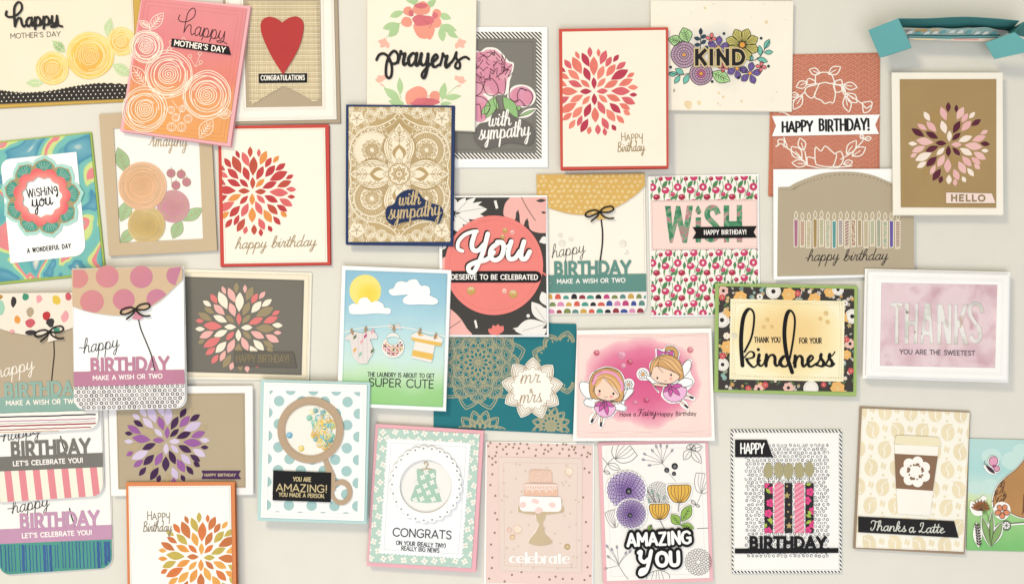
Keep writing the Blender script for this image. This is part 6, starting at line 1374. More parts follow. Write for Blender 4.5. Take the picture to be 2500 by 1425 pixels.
# 31 thanks
def card_thanks():
    c = Card('thank_you_card', 'white framed pink watercolour card with cut-out THANKS above you are the sweetest', ZO, 2, [(517, 62), (1914, 96), (1880, 1156), (486, 1113)], tilt=(9, 3))
    c.base(paper('FDFAF8'))
    W = [(665, 198), (1778, 218), (1745, 1014), (642, 993)]
    pk = marbled([(0, 'D9A9B4'), (.3, 'D3A0AE'), (.42, 'E3BCC5'), (.52, 'EBCBD1'), (.62, 'EDD0D6'), (.7, 'D9A9B4'), (.78, 'C795A0')], 42, .4, detail=5)
    fr = inset(c.quad, 22)
    c.poly('shaker_back', inset(W, -20), marbled([(0, 'A3A48F'), (.38, 'D6D7CC'), (.48, 'ECEBE5'), (.68, 'F3F0EB'), (.76, 'C9A594')], 60, .6), 3.8, .5)
    # letters are real openings in the pink sheet
    x = 760; letters_ = []
    def G(pts): letters_.append(pts)
    def o(P): return [(a, b + (a - 760) * .018) for a, b in P]
    G(o([(755, 385), (875, 385), (875, 430), (835, 430), (828, 785), (790, 785), (798, 430), (755, 430)]))
    G(o([(890, 388), (935, 388), (932, 560), (985, 560), (988, 388), (1025, 388), (1010, 780), (970, 780), (980, 605), (930, 605), (922, 785), (885, 785)]))
    G(o([(1085, 388), (1140, 388), (1165, 780), (1130, 780), (1125, 700), (1075, 700), (1065, 780), (1030, 780)]))
    G(o([(1200, 392), (1255, 392), (1300, 620), (1305, 392), (1345, 392), (1335, 780), (1290, 780), (1245, 560), (1235, 780), (1195, 780)]))
    G(o([(1365, 392), (1400, 392), (1400, 550), (1455, 392), (1500, 392), (1445, 560), (1500, 780), (1450, 780), (1405, 620), (1395, 780), (1355, 780)]))
    S_ = cr([(1640, 470), (1620, 400), (1570, 380), (1525, 410), (1530, 500), (1600, 610), (1620, 690), (1590, 745), (1540, 730), (1525, 680)], 5); Lp = []; Rp = []
    for i in range(len(S_)):
        a, b = S_[max(0, i - 1)], S_[min(i + 1, len(S_) - 1)]; d = math.dist(a, b) or 1; nx, ny = -(b[1] - a[1]) / d * 20, (b[0] - a[0]) / d * 20
        Lp.append((S_[i][0] + nx, S_[i][1] + ny)); Rp.append((S_[i][0] - nx, S_[i][1] - ny))
    G([(a - 5, b + 18) for a, b in Lp + Rp[::-1]])
    c.poly('pink_panel', inset(W, -15), pk, 7.4, 3.2, holes=letters_)
    m = c.mb(); m.poly(o([(1085, 560), (1120, 560), (1118, 650), (1082, 650)]), 7.45); m.build('letter_island', pk)
    c.poly('acetate_window', inset(W, -8), gloss('FFFFFF', .12, .06), 7.9, 0)
    c.poly('white_frame', fr, paper('FDFAF7'), 9.6, 2.0, holes=[W]); 
    for d in (10, 50, 68):
        m = c.mb(); q = inset(fr, d); m.ring(q, 2.5, 9.7); m.build('embossed_line', ink('E3DCD8'))
    m = c.mb(); m.text('YOU ARE THE SWEETEST', (836, 880), (1555, 895), 42, 8, 8.0); m.build('lettering', ink('6A5A66'))
    rr = random.Random(5)
    for _ in range(14): x, y = rr.uniform(790, 1100), rr.uniform(420, 760); m = c.mb(); m.dome((x, y), rr.uniform(8, 16), 4.2, .8, dish=True, n=9); m.build('sequin', gloss(rr.choice(['B98A6A', 'D9D6C4', 'A9A88C', '8C6A50'])))
# 32 congrats dress
def blossom(m, x, y, r, z, k, a0, win=None, kc=None):
    for j in range(4):
        a = a0 + j * math.pi / 2; q = ell(x + r * .62 * math.cos(a), y + r * .62 * math.sin(a), r * .5, r * .42, 8, a)
        if win: q = clip(q, win)
        if len(q) > 2: m.poly(q, z, 0, k)
def card_congrats():
    c = Card('baby_card', 'pink edged congrats card with a little green dress in a scalloped ring', ZQ, 1, [(862, 362), (1578, 406), (1525, 1338), (805, 1298)], tilt=(6, 3))
    c.base(paper('F2B0BB'))
    Q = [(880, 390), (1552, 428), (1497, 1310), (820, 1272)]; p = c.poly('blossom_panel', Q, wash('B9D6C8', .05), 5, 1.2); m = c.mb(); rr = random.Random(15)
    for j in range(17):
        for i in range(11):
            x, y = 850 + i * 68 + (34 if j % 2 else 0) + rr.uniform(-9, 9) - j * 3, 405 + j * 56 + rr.uniform(-9, 9) + i * 3
            blossom(m, x, y, 21, 5.15, 0, rr.uniform(0, 1.5), Q); q = clip(ell(x, y, 4, 4, 6), Q)
            if len(q) > 2: m.poly(q, 5.5, 0, 1)
    m.build('blossom_print', [ink('F7F2E8'), ink('C9B98F')], p, kind='stuff')
    T = [(945, 462), (1487, 492), (1430, 1240), (897, 1208)]; P = []
    for i in range(4):
        a, b = T[i], T[(i + 1) % 4]; n = int(math.dist(a, b) / 25); dx, dy = (b[0] - a[0]) / n, (b[1] - a[1]) / n; L = math.hypot(dx, dy)
        for k in range(n):
            for q in (0, .25, .5, .75): s_ = math.sin(math.pi * q) * 9; P.append((a[0] + dx * (k + q) + dy / L * s_, a[1] + dy * (k + q) - dx / L * s_))
    c.poly('scalloped_panel', P, paper('F8F8FA'), 6.6, 1.2); c.stitch(T, 8, 'A9A9B5', 6.75, w=.8)
    cx, cy = 1197, 755; R_ = []
    for k in range(25 * 6):
        a = k * math.tau / 150; R_.append((cx + (226 + 13 * abs(math.sin(a * 12.5))) * math.cos(a), cy + (240 + 13 * abs(math.sin(a * 12.5))) * math.sin(a)))
    holes = [ell(cx + 222 * math.cos(k * math.tau / 25 + .12), cy + 236 * math.sin(k * math.tau / 25 + .12), 7, 7, 8) for k in range(25)]
    I = ell(cx, 768, 172, 175, 44); c.poly('window_back', ell(cx, 768, 185, 188, 40), paper('F3F0EC'), 6.9, .2)
    c.poly('scalloped_ring', R_, paper('FDFCFA'), 15, 3.0, holes=[I] + holes)
    D_ = [(1135, 664), (1150, 655), (1165, 665), (1200, 672), (1240, 660), (1255, 660), (1262, 672), (1260, 740), (1278, 800), (1300, 870), (1200, 880), (1100, 868), (1095, 855), (1120, 790), (1140, 720)]
    d = c.poly('little_dress', D_, wash('A9CDB8', .06), 8.6, 1.2); m = c.mb()
    for x, y in ((1175, 712), (1240, 700), (1237, 745), (1192, 768), (1152, 800), (1213, 812), (1170, 853), (1245, 855), (1125, 860), (1198, 680), (1272, 800), (1132, 750)): blossom(m, x, y, 17, 8.75, 0, .4, None)
    m.build('dress_print', ink('F7F4EC'), d)
    m = c.mb(); m.curve([(1188, 625), (1185, 617), (1198, 612), (1210, 625), (1200, 642), (1195, 655)], 6, 8.9, .8); m.curve([(1140, 672), (1165, 662), (1195, 655), (1235, 660), (1250, 672)], 6, 8.2, .8); m.build('coat_hanger', foil('B39A6A'))
    m = c.mb(); m.text('CONGRATS', (978, 1098), (1366, 1118), 52, 8, 6.75); m.text('ON YOUR (REALLY TINY)', (1000, 1155), (1326, 1175), 26, 5, 6.75); m.text('REALLY BIG NEWS', (1035, 1190), (1285, 1206), 26, 5, 6.75); m.build('lettering', ink('3A3E48'))
# 33 celebrate cake
def card_celebrate():
    c = Card('celebration_card', 'blush pink card with gold confetti and a tiered cake on a gold stand', ZR, 0, [(95, 135), (1072, 150), (1066, 1440), (80, 1412)], tilt=(3, -2))
    c.base(paper(WHITE)); m = c.mb(); rr = random.Random(21)
    Q = [(108, 142), (1062, 166), (1056, 1430), (96, 1405)]; p = c.poly('confetti_panel', Q, paper('F2D3CA'), 5, 1.2)
    pts = [(118, 176), (138, 148), (225, 157), (197, 183), (278, 182), (305, 160), (252, 205), (193, 233), (344, 188), (395, 196), (379, 244), (437, 228), (484, 196), (286, 247), (551, 209), (183, 265), (126, 268), (156, 285), (186, 320), (156, 342), (156, 429), (138, 526), (183, 622), (181, 778), (200, 835), (177, 955), (144, 1060), (155, 1178), (151, 1271), (127, 1366), (267, 1392), (333, 1333), (418, 1308), (576, 1353), (673, 1375), (726, 1350), (792, 1370), (876, 1371), (987, 1380), (1037, 1343), (1014, 1266), (999, 1133), (1018, 1076), (1000, 860), (975, 638), (1030, 413), (988, 378), (1011, 273), (962, 258), (907, 238), (848, 263), (763, 243), (790, 202), (688, 201), (631, 208), (660, 223), (620, 244), (597, 165), (660, 168), (740, 168), (795, 160), (822, 163), (875, 180), (893, 208), (903, 187), (847, 207), (981, 187), (1019, 237), (1040, 248), (545, 262), (470, 160), (355, 158), (410, 155)]
    for x, y in pts: m.disc((x, y), 10.5, 5.15, 0, 0, 10)
    m.build('gold_confetti', foil('8F6A48'), p, kind='stuff')
    V = [(215, 278), (965, 292), (955, 1312), (228, 1290)]; P = []
    for i in range(4):
        a, b = V[i], V[(i + 1) % 4]; n = int(math.dist(a, b) / 24); dx, dy = (b[0] - a[0]) / n, (b[1] - a[1]) / n; L = math.hypot(dx, dy)
        for k in range(n):
            for q in (0, .33, .66): s_ = math.sin(math.pi * q) * 7; P.append((a[0] + dx * (k + q) + dy / L * s_, a[1] + dy * (k + q) - dx / L * s_))
    v = c.poly('vellum_panel', P, paper('EDD6CA'), 6.4, .5); m = c.mb()
    for _ in range(60): m.disc((rr.uniform(240, 940), rr.uniform(300, 1280)), 10, 6.5, 0, 0, 8)
    m.build('faint_dots', ink('DEC2B0'), v, kind='stuff'); c.stitch([(a, b) for a, b in inset(V, 42)], 0, 'D6B7A8', 6.55, w=.9)
    z = 7.6
    st = [(385, 715), (800, 715), (802, 765), (720, 782), (640, 790)] + cr([(640, 790), (625, 840), (610, 870), (625, 930), (630, 960), (670, 1000), (695, 1045), (590, 1070), (485, 1045), (510, 990), (545, 950), (560, 920), (575, 880), (555, 840), (548, 790)], 4) + [(460, 782), (390, 765)]
    c.poly('cake_stand_edge', [(x - 5, y - 6) for x, y in st], paper('FAF2E8'), 7.2, .7); c.poly('cake_stand', st, foil('BFA47A'), 7.8, .7)
    c.poly('cake_backing_board', [(x + 3, y + 6) for x, y in [(402, 640), (776, 640), (780, 745), (700, 768), (590, 775), (480, 768), (402, 740)]], foil('BFA47A'), 8.2, .4)  # gold foil board, offset slightly down and right behind the tier
    t = c.poly('cake_tier', rquad([(402, 622), (775, 632), (780, 765), (402, 760)], [20, 20, 40, 40]), paper('FBF6F4'), 9, 1); m = c.mb()
    for x, y in ((540, 670), (695, 700), (430, 710), (580, 750)): m.poly(blob(x, y, 34, 26, x, .4, 7), 9.15)
    m.build('pink_blotches', ink('F6D3CB'), t)
    t = c.poly('cake_tier', rquad([(443, 508), (742, 512), (745, 626), (443, 620)], [18, 18, 0, 0]), wash('EFBFA4', .08), 8.8, 1); m = c.mb()
    for k in range(13): m.ring(ell(455 + k * 23, 545, 10, 18, 10), 4, 8.95)
    for k in range(4): m.curve([(490 + k * 60 + 30 * math.cos(a), 590 - 28 * math.sin(a)) for a in (0, .7, 1.57, 2.4, 3.14)], 5, 8.95)
    m.rib([(447, 522), (740, 526)], 8, 8.95); m.build('icing_lace', ink('FAEFEA'), t)
    t = c.poly('cake_tier', rquad([(490, 386), (692, 392), (694, 500), (488, 496)], [26, 26, 0, 0]), wash('EDC3AC', .2), 8.8, 1); m = c.mb()
    for _ in range(90): m.disc((rr.uniform(495, 688), rr.uniform(400, 492)), 4, 8.95, 0, 0, 5)
    m.build('icing_speckle', ink('F8DDD0'), t, kind='stuff')
    m = c.mb(); m.text('celebrate', (310, 1222), (855, 1228), 88, 17, 6.7, 0, 0, SANS, .35); m.text('celebrate', (316, 1222), (861, 1228), 88, 17, 6.7, 0, 0, SANS, .3); m.build('lettering', ink('FFFBF7'))
    for x, y, r, cl in ((845, 408, 40, 'F6D9BE'), (382, 925, 40, 'F5D6B8'), (308, 928, 22, 'F5C9B4'), (337, 993, 24, 'E8C48C'), (831, 1080, 27, 'CBA86A')):
        m = c.mb(); m.dome((x, y), r, 6.8, 1.6, dish=True, n=16); m.build('sequin', gloss(cl, .9))
# 34 amazing you
def mum(m, x, y, R_, w, z, ln, rings=6, fills=None):
    if fills is not None: m.poly(cr([(x + R_ * (1 if j % 2 else .93) * math.cos(j * math.pi / 22), y + R_ * (1 if j % 2 else .93) * math.sin(j * math.pi / 22)) for j in range(44)], 2, True), z, 0, fills)
    for i in range(rings):
        r0 = R_ * (1 - (i + .6) / rings * .92); r1 = r0 + R_ * .11; n = max(6, int(24 * r0 / R_) + 3)
        mandala(m, x, y, w, z + .3 + i * .01, ln, [('scallop', n, r0, r1, 1, .5 * (i % 2), 1)])
def card_amazing():
    c = Card('thank_you_card', 'pink edged card with purple and yellow doodle flowers above the words AMAZING YOU', ZR, 0, [(1110, 143), (2100, 115), (2146, 1390), (1155, 1420)], tilt=(4, 2))
    c.base(paper('F3B6BD'))
    Q = [(1143, 170), (2075, 146), (2112, 1358), (1188, 1388)]; c.poly('white_panel', Q, paper('FAF5F0'), 5, 1.2); c.stitch(inset(Q, 40), 0, 'C9C3BE', 5.15, w=.7)
    OM = [ink('5B5755'), ink('8E8A88'), ink('A9A3B5')]
    m = c.mb(); z = 5.2
    def rc(P, w=5, k=0): 
        Qs = [p for p in cr(P, 5) if inside(p, Q)]
        if len(Qs) > 1: m.rib(Qs, w, z, 0, k)
    def cup(x, y, w, h, a, k=0):
        T = lambda u, v: (x + (u * w) * math.cos(a) - (v * h) * math.sin(a), y + (u * w) * math.sin(a) + (v * h) * math.cos(a))
        rc([T(-1, -.9), T(-1, 0), T(-.6, .8), T(0, 1), T(.6, .8), T(1, 0), T(1, -.9)], 5.5, k); rc([T(-1, -.9), T(0, -1), T(1, -.9)], 5.5, k)
        for u in (-.65, -.3, 0, .3, .65): rc([T(u, -.95), T(u * .9, 0), T(0, 1)], 4, k)
        m.flush('outline_flower', OM)
    def umbel(x, y, ends):
        for ex, ey in ends: rc([(x, y), ((x * .6 + ex * .4), y * .5 + ey * .5), (ex, ey)], 4, 1); a = math.atan2(ey - y, ex - x); q = lens((ex, ey), (ex + 36 * math.cos(a), ey + 36 * math.sin(a)), 20, 6); [inside(q[0], Q) and (m.poly(clip(q, Q), z + .2, 0, 2), m.ring(q, 3, z + .4, 1))]
        rc([(x, y), (x + 1, y + 8)], 5, 1); m.flush('outline_sprig', OM)
    def lf(a, b, w): 
        q = lens(a, b, w, 9)
        if all(inside(p, Q) for p in q): m.ring(q, 5, z, 0); m.rib([a, quad_line(a, b, .85)], 4, z, 0, 0)
        else: rc(q, 5)
        m.flush('outline_leaf', OM)
    cup(1330, 230, 110, 90, -2.6 + 3.14 + .9 * 0 - .0 + .3); rc([(1250, 280), (1190, 340), (1150, 420)], 5); lf((1195, 335), (1310, 385), 60); lf((1160, 400), (1220, 425), 30); rc([(1150, 280), (1180, 320), (1195, 340)])
    umbel(1690, 330, [(1545, 255), (1535, 300), (1590, 345), (1610, 230), (1675, 190), (1725, 195), (1765, 230), (1640, 195)]); rc([(1690, 330), (1750, 420), (1810, 495)], 4, 1)
    for b in ((1880, 300), (2040, 330), (2050, 180), (1980, 170), (1930, 160)): lf((1945, 200), b, 70)
    cup(2055, 510, 80, 90, .2, 1); rc([(2040, 600), (2000, 690), (1960, 720)], 4, 1); lf((1990, 700), (1945, 660), 28); lf((1985, 700), (2025, 720), 24)
    m.flush('outline_stem', OM); mum(m, 1650, 600, 105, 4, z, 1, 6); m.flush('stamped_bloom', OM); cup(1240, 830, 50, 80, -.3, 1); umbel(1295, 1245, [(1200, 1090), (1215, 1180), (1280, 1100), (1350, 1150), (1385, 1135), (1195, 1270), (1240, 1120)]); rc([(1295, 1245), (1340, 1320), (1390, 1385)], 5)
    mm = c.mb(); mum(mm, 2010, 1215, 118, 4.5, z, 0, 6); mm.build('stamped_bloom', ink('77726F')); rc([(2000, 915), (2096, 910)], 6); rc([(1545, 1370), (1560, 1325), (1650, 1290), (1740, 1320), (1752, 1370)]); rc([(1705, 1290), (1710, 1260)])
    for u in (1590, 1630, 1660, 1700): rc([(u, 1370), (1640 + (u - 1640) * .6, 1300)], 4)
    m.build('outline_stem', OM, kind='stuff')
    # coloured cut-out flowers
    cols = [ink(q) for q in ('FFFDFA', 'B79BD0', '7A58A6', 'EDB544', '96BE4E', '2E2830', '8FA9A0')]; z = 8
    for x, y, R_, sd in ((1362, 568, 172, 1), (1405, 780, 132, 2)):
        f = c.poly('bloom', cr([(x + (R_ + 14) * math.cos(k * .3), y + (R_ + 14) * (.95) * math.sin(k * .3)) for k in range(21)], 3, True), cols[0], 8 + sd, 1.3); mm = c.mb()
        mm.poly(ell(x, y, R_, R_ * .95, 40), 8.15 + sd, 0, 0); mum(mm, x, y, R_ * .98, 3.4, 8.3 + sd, 1, 8); mm.build('bloom_drawing', [gradient(c, [(0, '8660B0'), (.45, 'A585C8'), (1, 'D0BBE4')], (x, y), (x + R_, y), True, .3, 60), cols[5]], f)
    for x, y, w, h, st in ((1838, 600, 98, 82, (1828, 760)), (1660, 760, 85, 72, (1700, 910))):
        P = cr([(x - w, y - h * .85), (x - w, y), (x - w * .6, y + h * .8), (x, y + h), (x + w * .6, y + h * .8), (x + w, y), (x + w, y - h * .9), (x, y - h * .95)], 5, True)
        f = c.poly('cup_flower', [((a - x) * 1.14 + x, (b - y) * 1.14 + y) for a, b in P], cols[0], 8.6, 1.3); mm = c.mb(); mm.poly(P, 8.75, 0, 3); mm.ring(P, 6, 9, 5)
        for u in (-.7, -.4, -.1, .2, .5, .8): mm.curve([(x + u * w, y - h * .85), (x + u * w * 1.02, y), (x + u * .2 * w, y + h * .92)], 4, 9, 0, 5)
        mm.rib([(x, y + h), st], 5, 9, 0, 5); mm.build('cup_drawing', cols, f)
    for a, b, w in (((1860, 850), (1945, 700), 95), ((1845, 880), (1765, 785), 88), ((1850, 880), (1970, 910), 72), ((1590, 880), (1555, 940), 40)):
        f = c.poly('leaf', [((p[0] - (a[0] + b[0]) / 2) * 1.14 + (a[0] + b[0]) / 2, (p[1] - (a[1] + b[1]) / 2) * 1.14 + (a[1] + b[1]) / 2) for p in lens(a, b, w * 1.1)], cols[0], 8.4, 1.2); mm = c.mb(); mm.poly(lens(a, b, w), 8.55, 0, 4); mm.ring(lens(a, b, w), 5, 8.8, 5); leaf_lines(mm, a, b, w * .7, 3.5, 8.8, 5, 3, False); mm.build('leaf_drawing', cols, f)
    mm = c.mb()
    for P in (((1630, 700), (1580, 620), (1545, 560)), ((1640, 700), (1610, 640), (1600, 580)), ((1660, 690), (1655, 640), (1650, 610)), ((1600, 720), (1580, 690), (1570, 660))): mm.curve(list(P), 5, 8.3, .4, 5); q = P[2]; mm.poly(lens((q[0], q[1] + 30), (q[0] - 8, q[1] - 20), 24, 6), 8.6, 0, 6)
    for P in (((1710, 620), (1695, 660), 20), ((1745, 670), (1725, 700), 20)): mm.poly(lens(*P), 8.5, 0, 6)
    mm.build('bud_stems', cols)
    for x, y, r in ((1383, 577, 28), (1396, 793, 22), (1800, 356, 30), (1728, 391, 24), (1793, 423, 20)):
        q = c.mb(); q.dome((x, y), r, 10.4 if x < 1500 else 5.4, 3, n=14); q.build('black_bead', gloss('141214'))
    def words(m, w, z, t, ex=0):
        m.text('AMAZING', (1375, 1065), (1945, 1042), 104, w + ex, z, t, 0, SANS, .8 if not ex else 1, jit=.03, track=-.62 * ex / 104, seed=3); m.text('y', (1465, 1222), (1605, 1222), 105, w * 1.25 + ex, z, t, 0, dict(SCRIPT, y=(1.0, [('C', [(.05, .9), (.2, 1), (.15, .4), (.4, .1), (.7, .4)]), ('C', [(.85, 1.05), (.7, .1), (.5, -.7), (.15, -.95), (.2, -.6), (.45, -.5)])])), 1)
        m.text('OU', (1635, 1245), (1840, 1238), 118, w * 1.25 + ex, z, t, 0, SANS, 1, track=-.62 * ex / 118)
    mm = c.mb(); words(mm, 26, 10.2, 1.8, 46); bk = mm.build('word_backing', paper('191719')); mm = c.mb(); words(mm, 26, 10.8, .2); mm.build('lettering', ink('FFFDFA'), bk)
# 35 black happy birthday candles
def card_striped_candles():
    c = Card('birthday_card', 'white card edged in black stripes with five cut-out candles above BIRTHDAY', ZS, 0, [(145, 160), (1053, 160), (1047, 1325), (155, 1330)], tilt=(2, 1))
    c.base(paper(WHITE)); O = c.quad; m = c.mb()
    I = [(165, 182), (1030, 182), (1030, 1307), (167, 1308)]
    for k in range(100):
        y0 = -1300 + k * 34; sp = [(130, y0), (1070, y0 + 940 * 1.2), (1070, y0 + 17 + 940 * 1.2), (130, y0 + 17)]
        for F in ([O[0], O[1], I[1], I[0]], [O[1], O[2], I[2], I[1]], [O[2], O[3], I[3], I[2]], [O[3], O[0], I[0], I[3]]):
            q = clip(sp, F)
            if len(q) > 2: m.poly(q, 3.35)
    m.build('diagonal_stripes', ink('37302E'), kind='stuff')
    c.poly('card_front', I, paper('FBF8F3'), 5, 1.2); c.stitch(I, 2.5, 'C4BEB6', 5.15, w=.8)
    m = c.mb(); rr = random.Random(30)
    for j in range(32):
        for i in range(20):
            x, y = 272 + i * 34 + (0 if j % 2 else 17) + rr.uniform(-4, 4), 288 + j * 30 + rr.uniform(-4, 4)
            if 262 < x < 938 and 275 < y < 1215:
                a = rr.uniform(0, 6.28); m.rib([(x + 10 * math.cos(a + q), y + 11 * math.sin(a + q)) for q in [s_ * rr.choice([4.6, 6.2, 6.2]) / 7 for s_ in range(8)]], rr.uniform(4, 6.5), 5.15)
    m.build('ring_print', ink('65646E'), kind='stuff')
    for k, (x0, x1, y0) in enumerate(((418, 486, 595), (500, 574, 590), (583, 645, 592), (664, 740, 592), (752, 818, 592))):
        P = rquad([(x0, y0), (x1, y0 + 2), (x1, 1000), (x0, 1000)], [22, 22, 0, 0] if k in (1, 3) else [0, 0, 0, 0]); cnd = c.poly('candle', P, paper('2E2B2D') if k in (0, 2, 4) else paper('F49FB4'), 6.4, .9); m = c.mb(); z = 6.55
        if k in (1, 3):
            for j in range(16): y = 560 + j * 42; q = clip([(x0 - 5, y + 60), (x1 + 5, y), (x1 + 5, y + 13), (x0 - 5, y + 73)], P); len(q) > 2 and m.poly(q, z, 0, 0)
            m.build('pink_stripes', [ink('EE6288')], cnd)
        elif k == 2:
            for x, y, r in ((602, 618, 13), (602, 694, 30), (618, 768, 13), (610, 827, 12), (636, 868, 15), (618, 940, 30), (590, 880, 8)): m.poly(clip([(x + (r if q % 2 else r * .42) * math.sin(q * math.pi / 5), y + (r if q % 2 else r * .42) * math.cos(q * math.pi / 5)) for q in range(10)], P), z)
            m.build('gold_stars', foil('B79A4E'), cnd)
        else:
            fl = ((465, 755), (450, 840), (447, 985), (480, 650), (425, 600)) if k == 0 else ((790, 665), (765, 735), (768, 980), (812, 820), (812, 930))
            for x, y in fl:
                for a in range(5): q = clip(lens((x, y), (x + 36 * math.cos(a * 1.257), y + 36 * math.sin(a * 1.257)), 30, 6, .65), P); len(q) > 2 and m.poly(q, z, 0, 0)
            for a, b in ((((430, 635), (465, 680)), ((440, 890), (480, 900)), ((475, 930), (465, 870)), ((415, 960), (435, 920))) if k == 0 else (((755, 605), (800, 600)), ((755, 850), (800, 870)), ((755, 925), (800, 895)), ((770, 820), (800, 850)))): q = clip(lens(a, b, 26), P); len(q) > 2 and m.poly(q, z, 0, 1)
            m.build('flower_print', [ink('F4418A'), ink('A9C23E')], cnd)
        xm = (x0 + x1) / 2; m = c.mb(); m.rib([(xm, 540), (xm, y0 + 4)], 5, 6, .3); m.build('wick', ink('5A5048'))
        c.poly('gold_flame', blob(xm - 2, 492 - (12 if k == 4 else 0), 40, 64, k + 3, .09, 9), foil('A59A68'), 7.4, 1.1)
    t = c.poly('black_tag', [(178, 240), (436, 240), (485, 382), (178, 382)], paper('201E22'), 8.4, 1.4); m = c.mb(); m.text('HAPPY', (222, 350), (415, 350), 80, 11, 8.6); m.build('lettering', ink('FFFDF9'), t)
    bk = paper('1C1A1E'); c.poly('black_bar', [(176, 1127), (1020, 1122), (1018, 1160), (176, 1166)], bk, 8.0, 1.5); letters(c, 'BIRTHDAY', (302, 1122), (915, 1122), 86, 25, bk, 8.1, 1.3)
# 36 latte
def card_latte():
    c = Card('thank_you_card', 'coffee bean patterned card with a paper cup and a black Thanks a Latte banner', ZT, 0, [(147, 95), (972, 133), (922, 1195), (97, 1153)], tilt=(5, 2))
    c.base(paper('A48A72'))
    Q = [(163, 110), (964, 140), (912, 1173), (112, 1143)]; p = c.poly('bean_panel', Q, paper('FBF5E6'), 5, 1.2); c.stitch(Q, 2.5, 'D9C7A0', 5.15, w=.7); m = c.mb(); rr = random.Random(7)
    for j in range(9):
        for i in range(6):
            x, y = 150 + i * 187 + (95 if j % 2 else 0) - j * 5 + rr.uniform(-5, 5), 130 + j * 140 + i * 6; rot = rr.uniform(-.3, .2); rx, ry = 50, 64
            T = lambda u, v: (x + u * math.cos(rot) - v * math.sin(rot), y + u * math.sin(rot) + v * math.cos(rot))
            sgn = rr.choice((1, -1)); S_ = [(-8 * sgn, -1), (-4 * sgn, -.6), (10 * sgn, -.2), (-6 * sgn, .25), (-14 * sgn, .6), (-4 * sgn, 1)]
            Sc = cr([(a + b * 26 * sgn, b * ry) for a, b in S_], 4)
            for sd in (-1, 1):
                P = [T(a + sd * 5, b) for a, b in Sc] + [T(sd * rx * math.cos(t), ry * math.sin(t)) for t in [math.pi / 2 * .8 - k * math.pi * .8 / 10 for k in range(11)]]; q = clip(P, Q)
                if len(q) > 2: m.poly(q, 5.15, 0, 0)
            sx, sy = x + 92, y - 12
            for dx in (-10, 9): q = clip(ell(sx + dx, sy + dx * .5, 9, 24, 10, .25), Q); len(q) > 2 and m.poly(q, 5.15, 0, 0)
            q = clip(ell(sx - 2, sy + 68, 10, 10, 8), Q); len(q) > 2 and m.poly(q, 5.15, 0, 0)
    m.build('bean_print', wash('F1E0BA', .12), p, kind='stuff')
    cu = c.poly('paper_cup', [(400, 375), (742, 392), (728, 395), (660, 905), (420, 890)], paper('FCF5EA'), 8.2, 1.5)
    c.poly('cup_lid', cr([(400, 372), (405, 335), (420, 310), (520, 312), (640, 318), (725, 325), (738, 350), (742, 390)], 3) + [(570, 385)], paper('F3E6C0'), 9.2, 1.5)
    c.poly('cup_sleeve', [(400, 445), (720, 462), (682, 720), (410, 702)], paper('8F6C52'), 9.0, 1.0)
    c.poly('white_badge', [(552 + (92 + 24 * abs(math.sin(k * math.pi / 12)) ** .8) * math.cos(k * math.tau / 84), 578 + (92 + 24 * abs(math.sin(k * math.pi / 12)) ** .8) * math.sin(k * math.tau / 84)) for k in range(84)], paper('FCF7EF'), 9.8, .8); m = c.mb()
    for k in range(14):
        a = k * math.tau / 14; r = 52 + (4 if k % 2 else -2)
        m.disc((552 + r * math.cos(a), 578 + r * 1.02 * math.sin(a)), 10 if k % 3 else 6, 9.9, 0, 0, 7, 8, a)
    for x, y, a in ((568, 525, 0), (605, 565, 1), (500, 560, 1.2), (530, 630, .3), (590, 615, .6)): m.poly(blob(x, y, 17, 10, int(x), .3, 7, a), 9.95)
    m.build('badge_cutouts', ink('8F6C52'))
    t = c.poly('black_banner', [(128, 912), (840, 945), (872, 1068), (128, 1028)], paper('232022'), 8.4, 1.5); m = c.mb(); m.text('Thanks', (215, 1012), (478, 1022), 36, 8, 8.6, 0, 0, SCRIPT, .85, slant=.1); m.text('a', (500, 1026), (545, 1028), 36, 8, 8.6, 0, 0, SCRIPT); m.text('Latte', (575, 1028), (765, 1032), 36, 8, 8.6, 0, 0, SCRIPT, .85, slant=.1); m.build('lettering', ink('D6D8CC'), t)
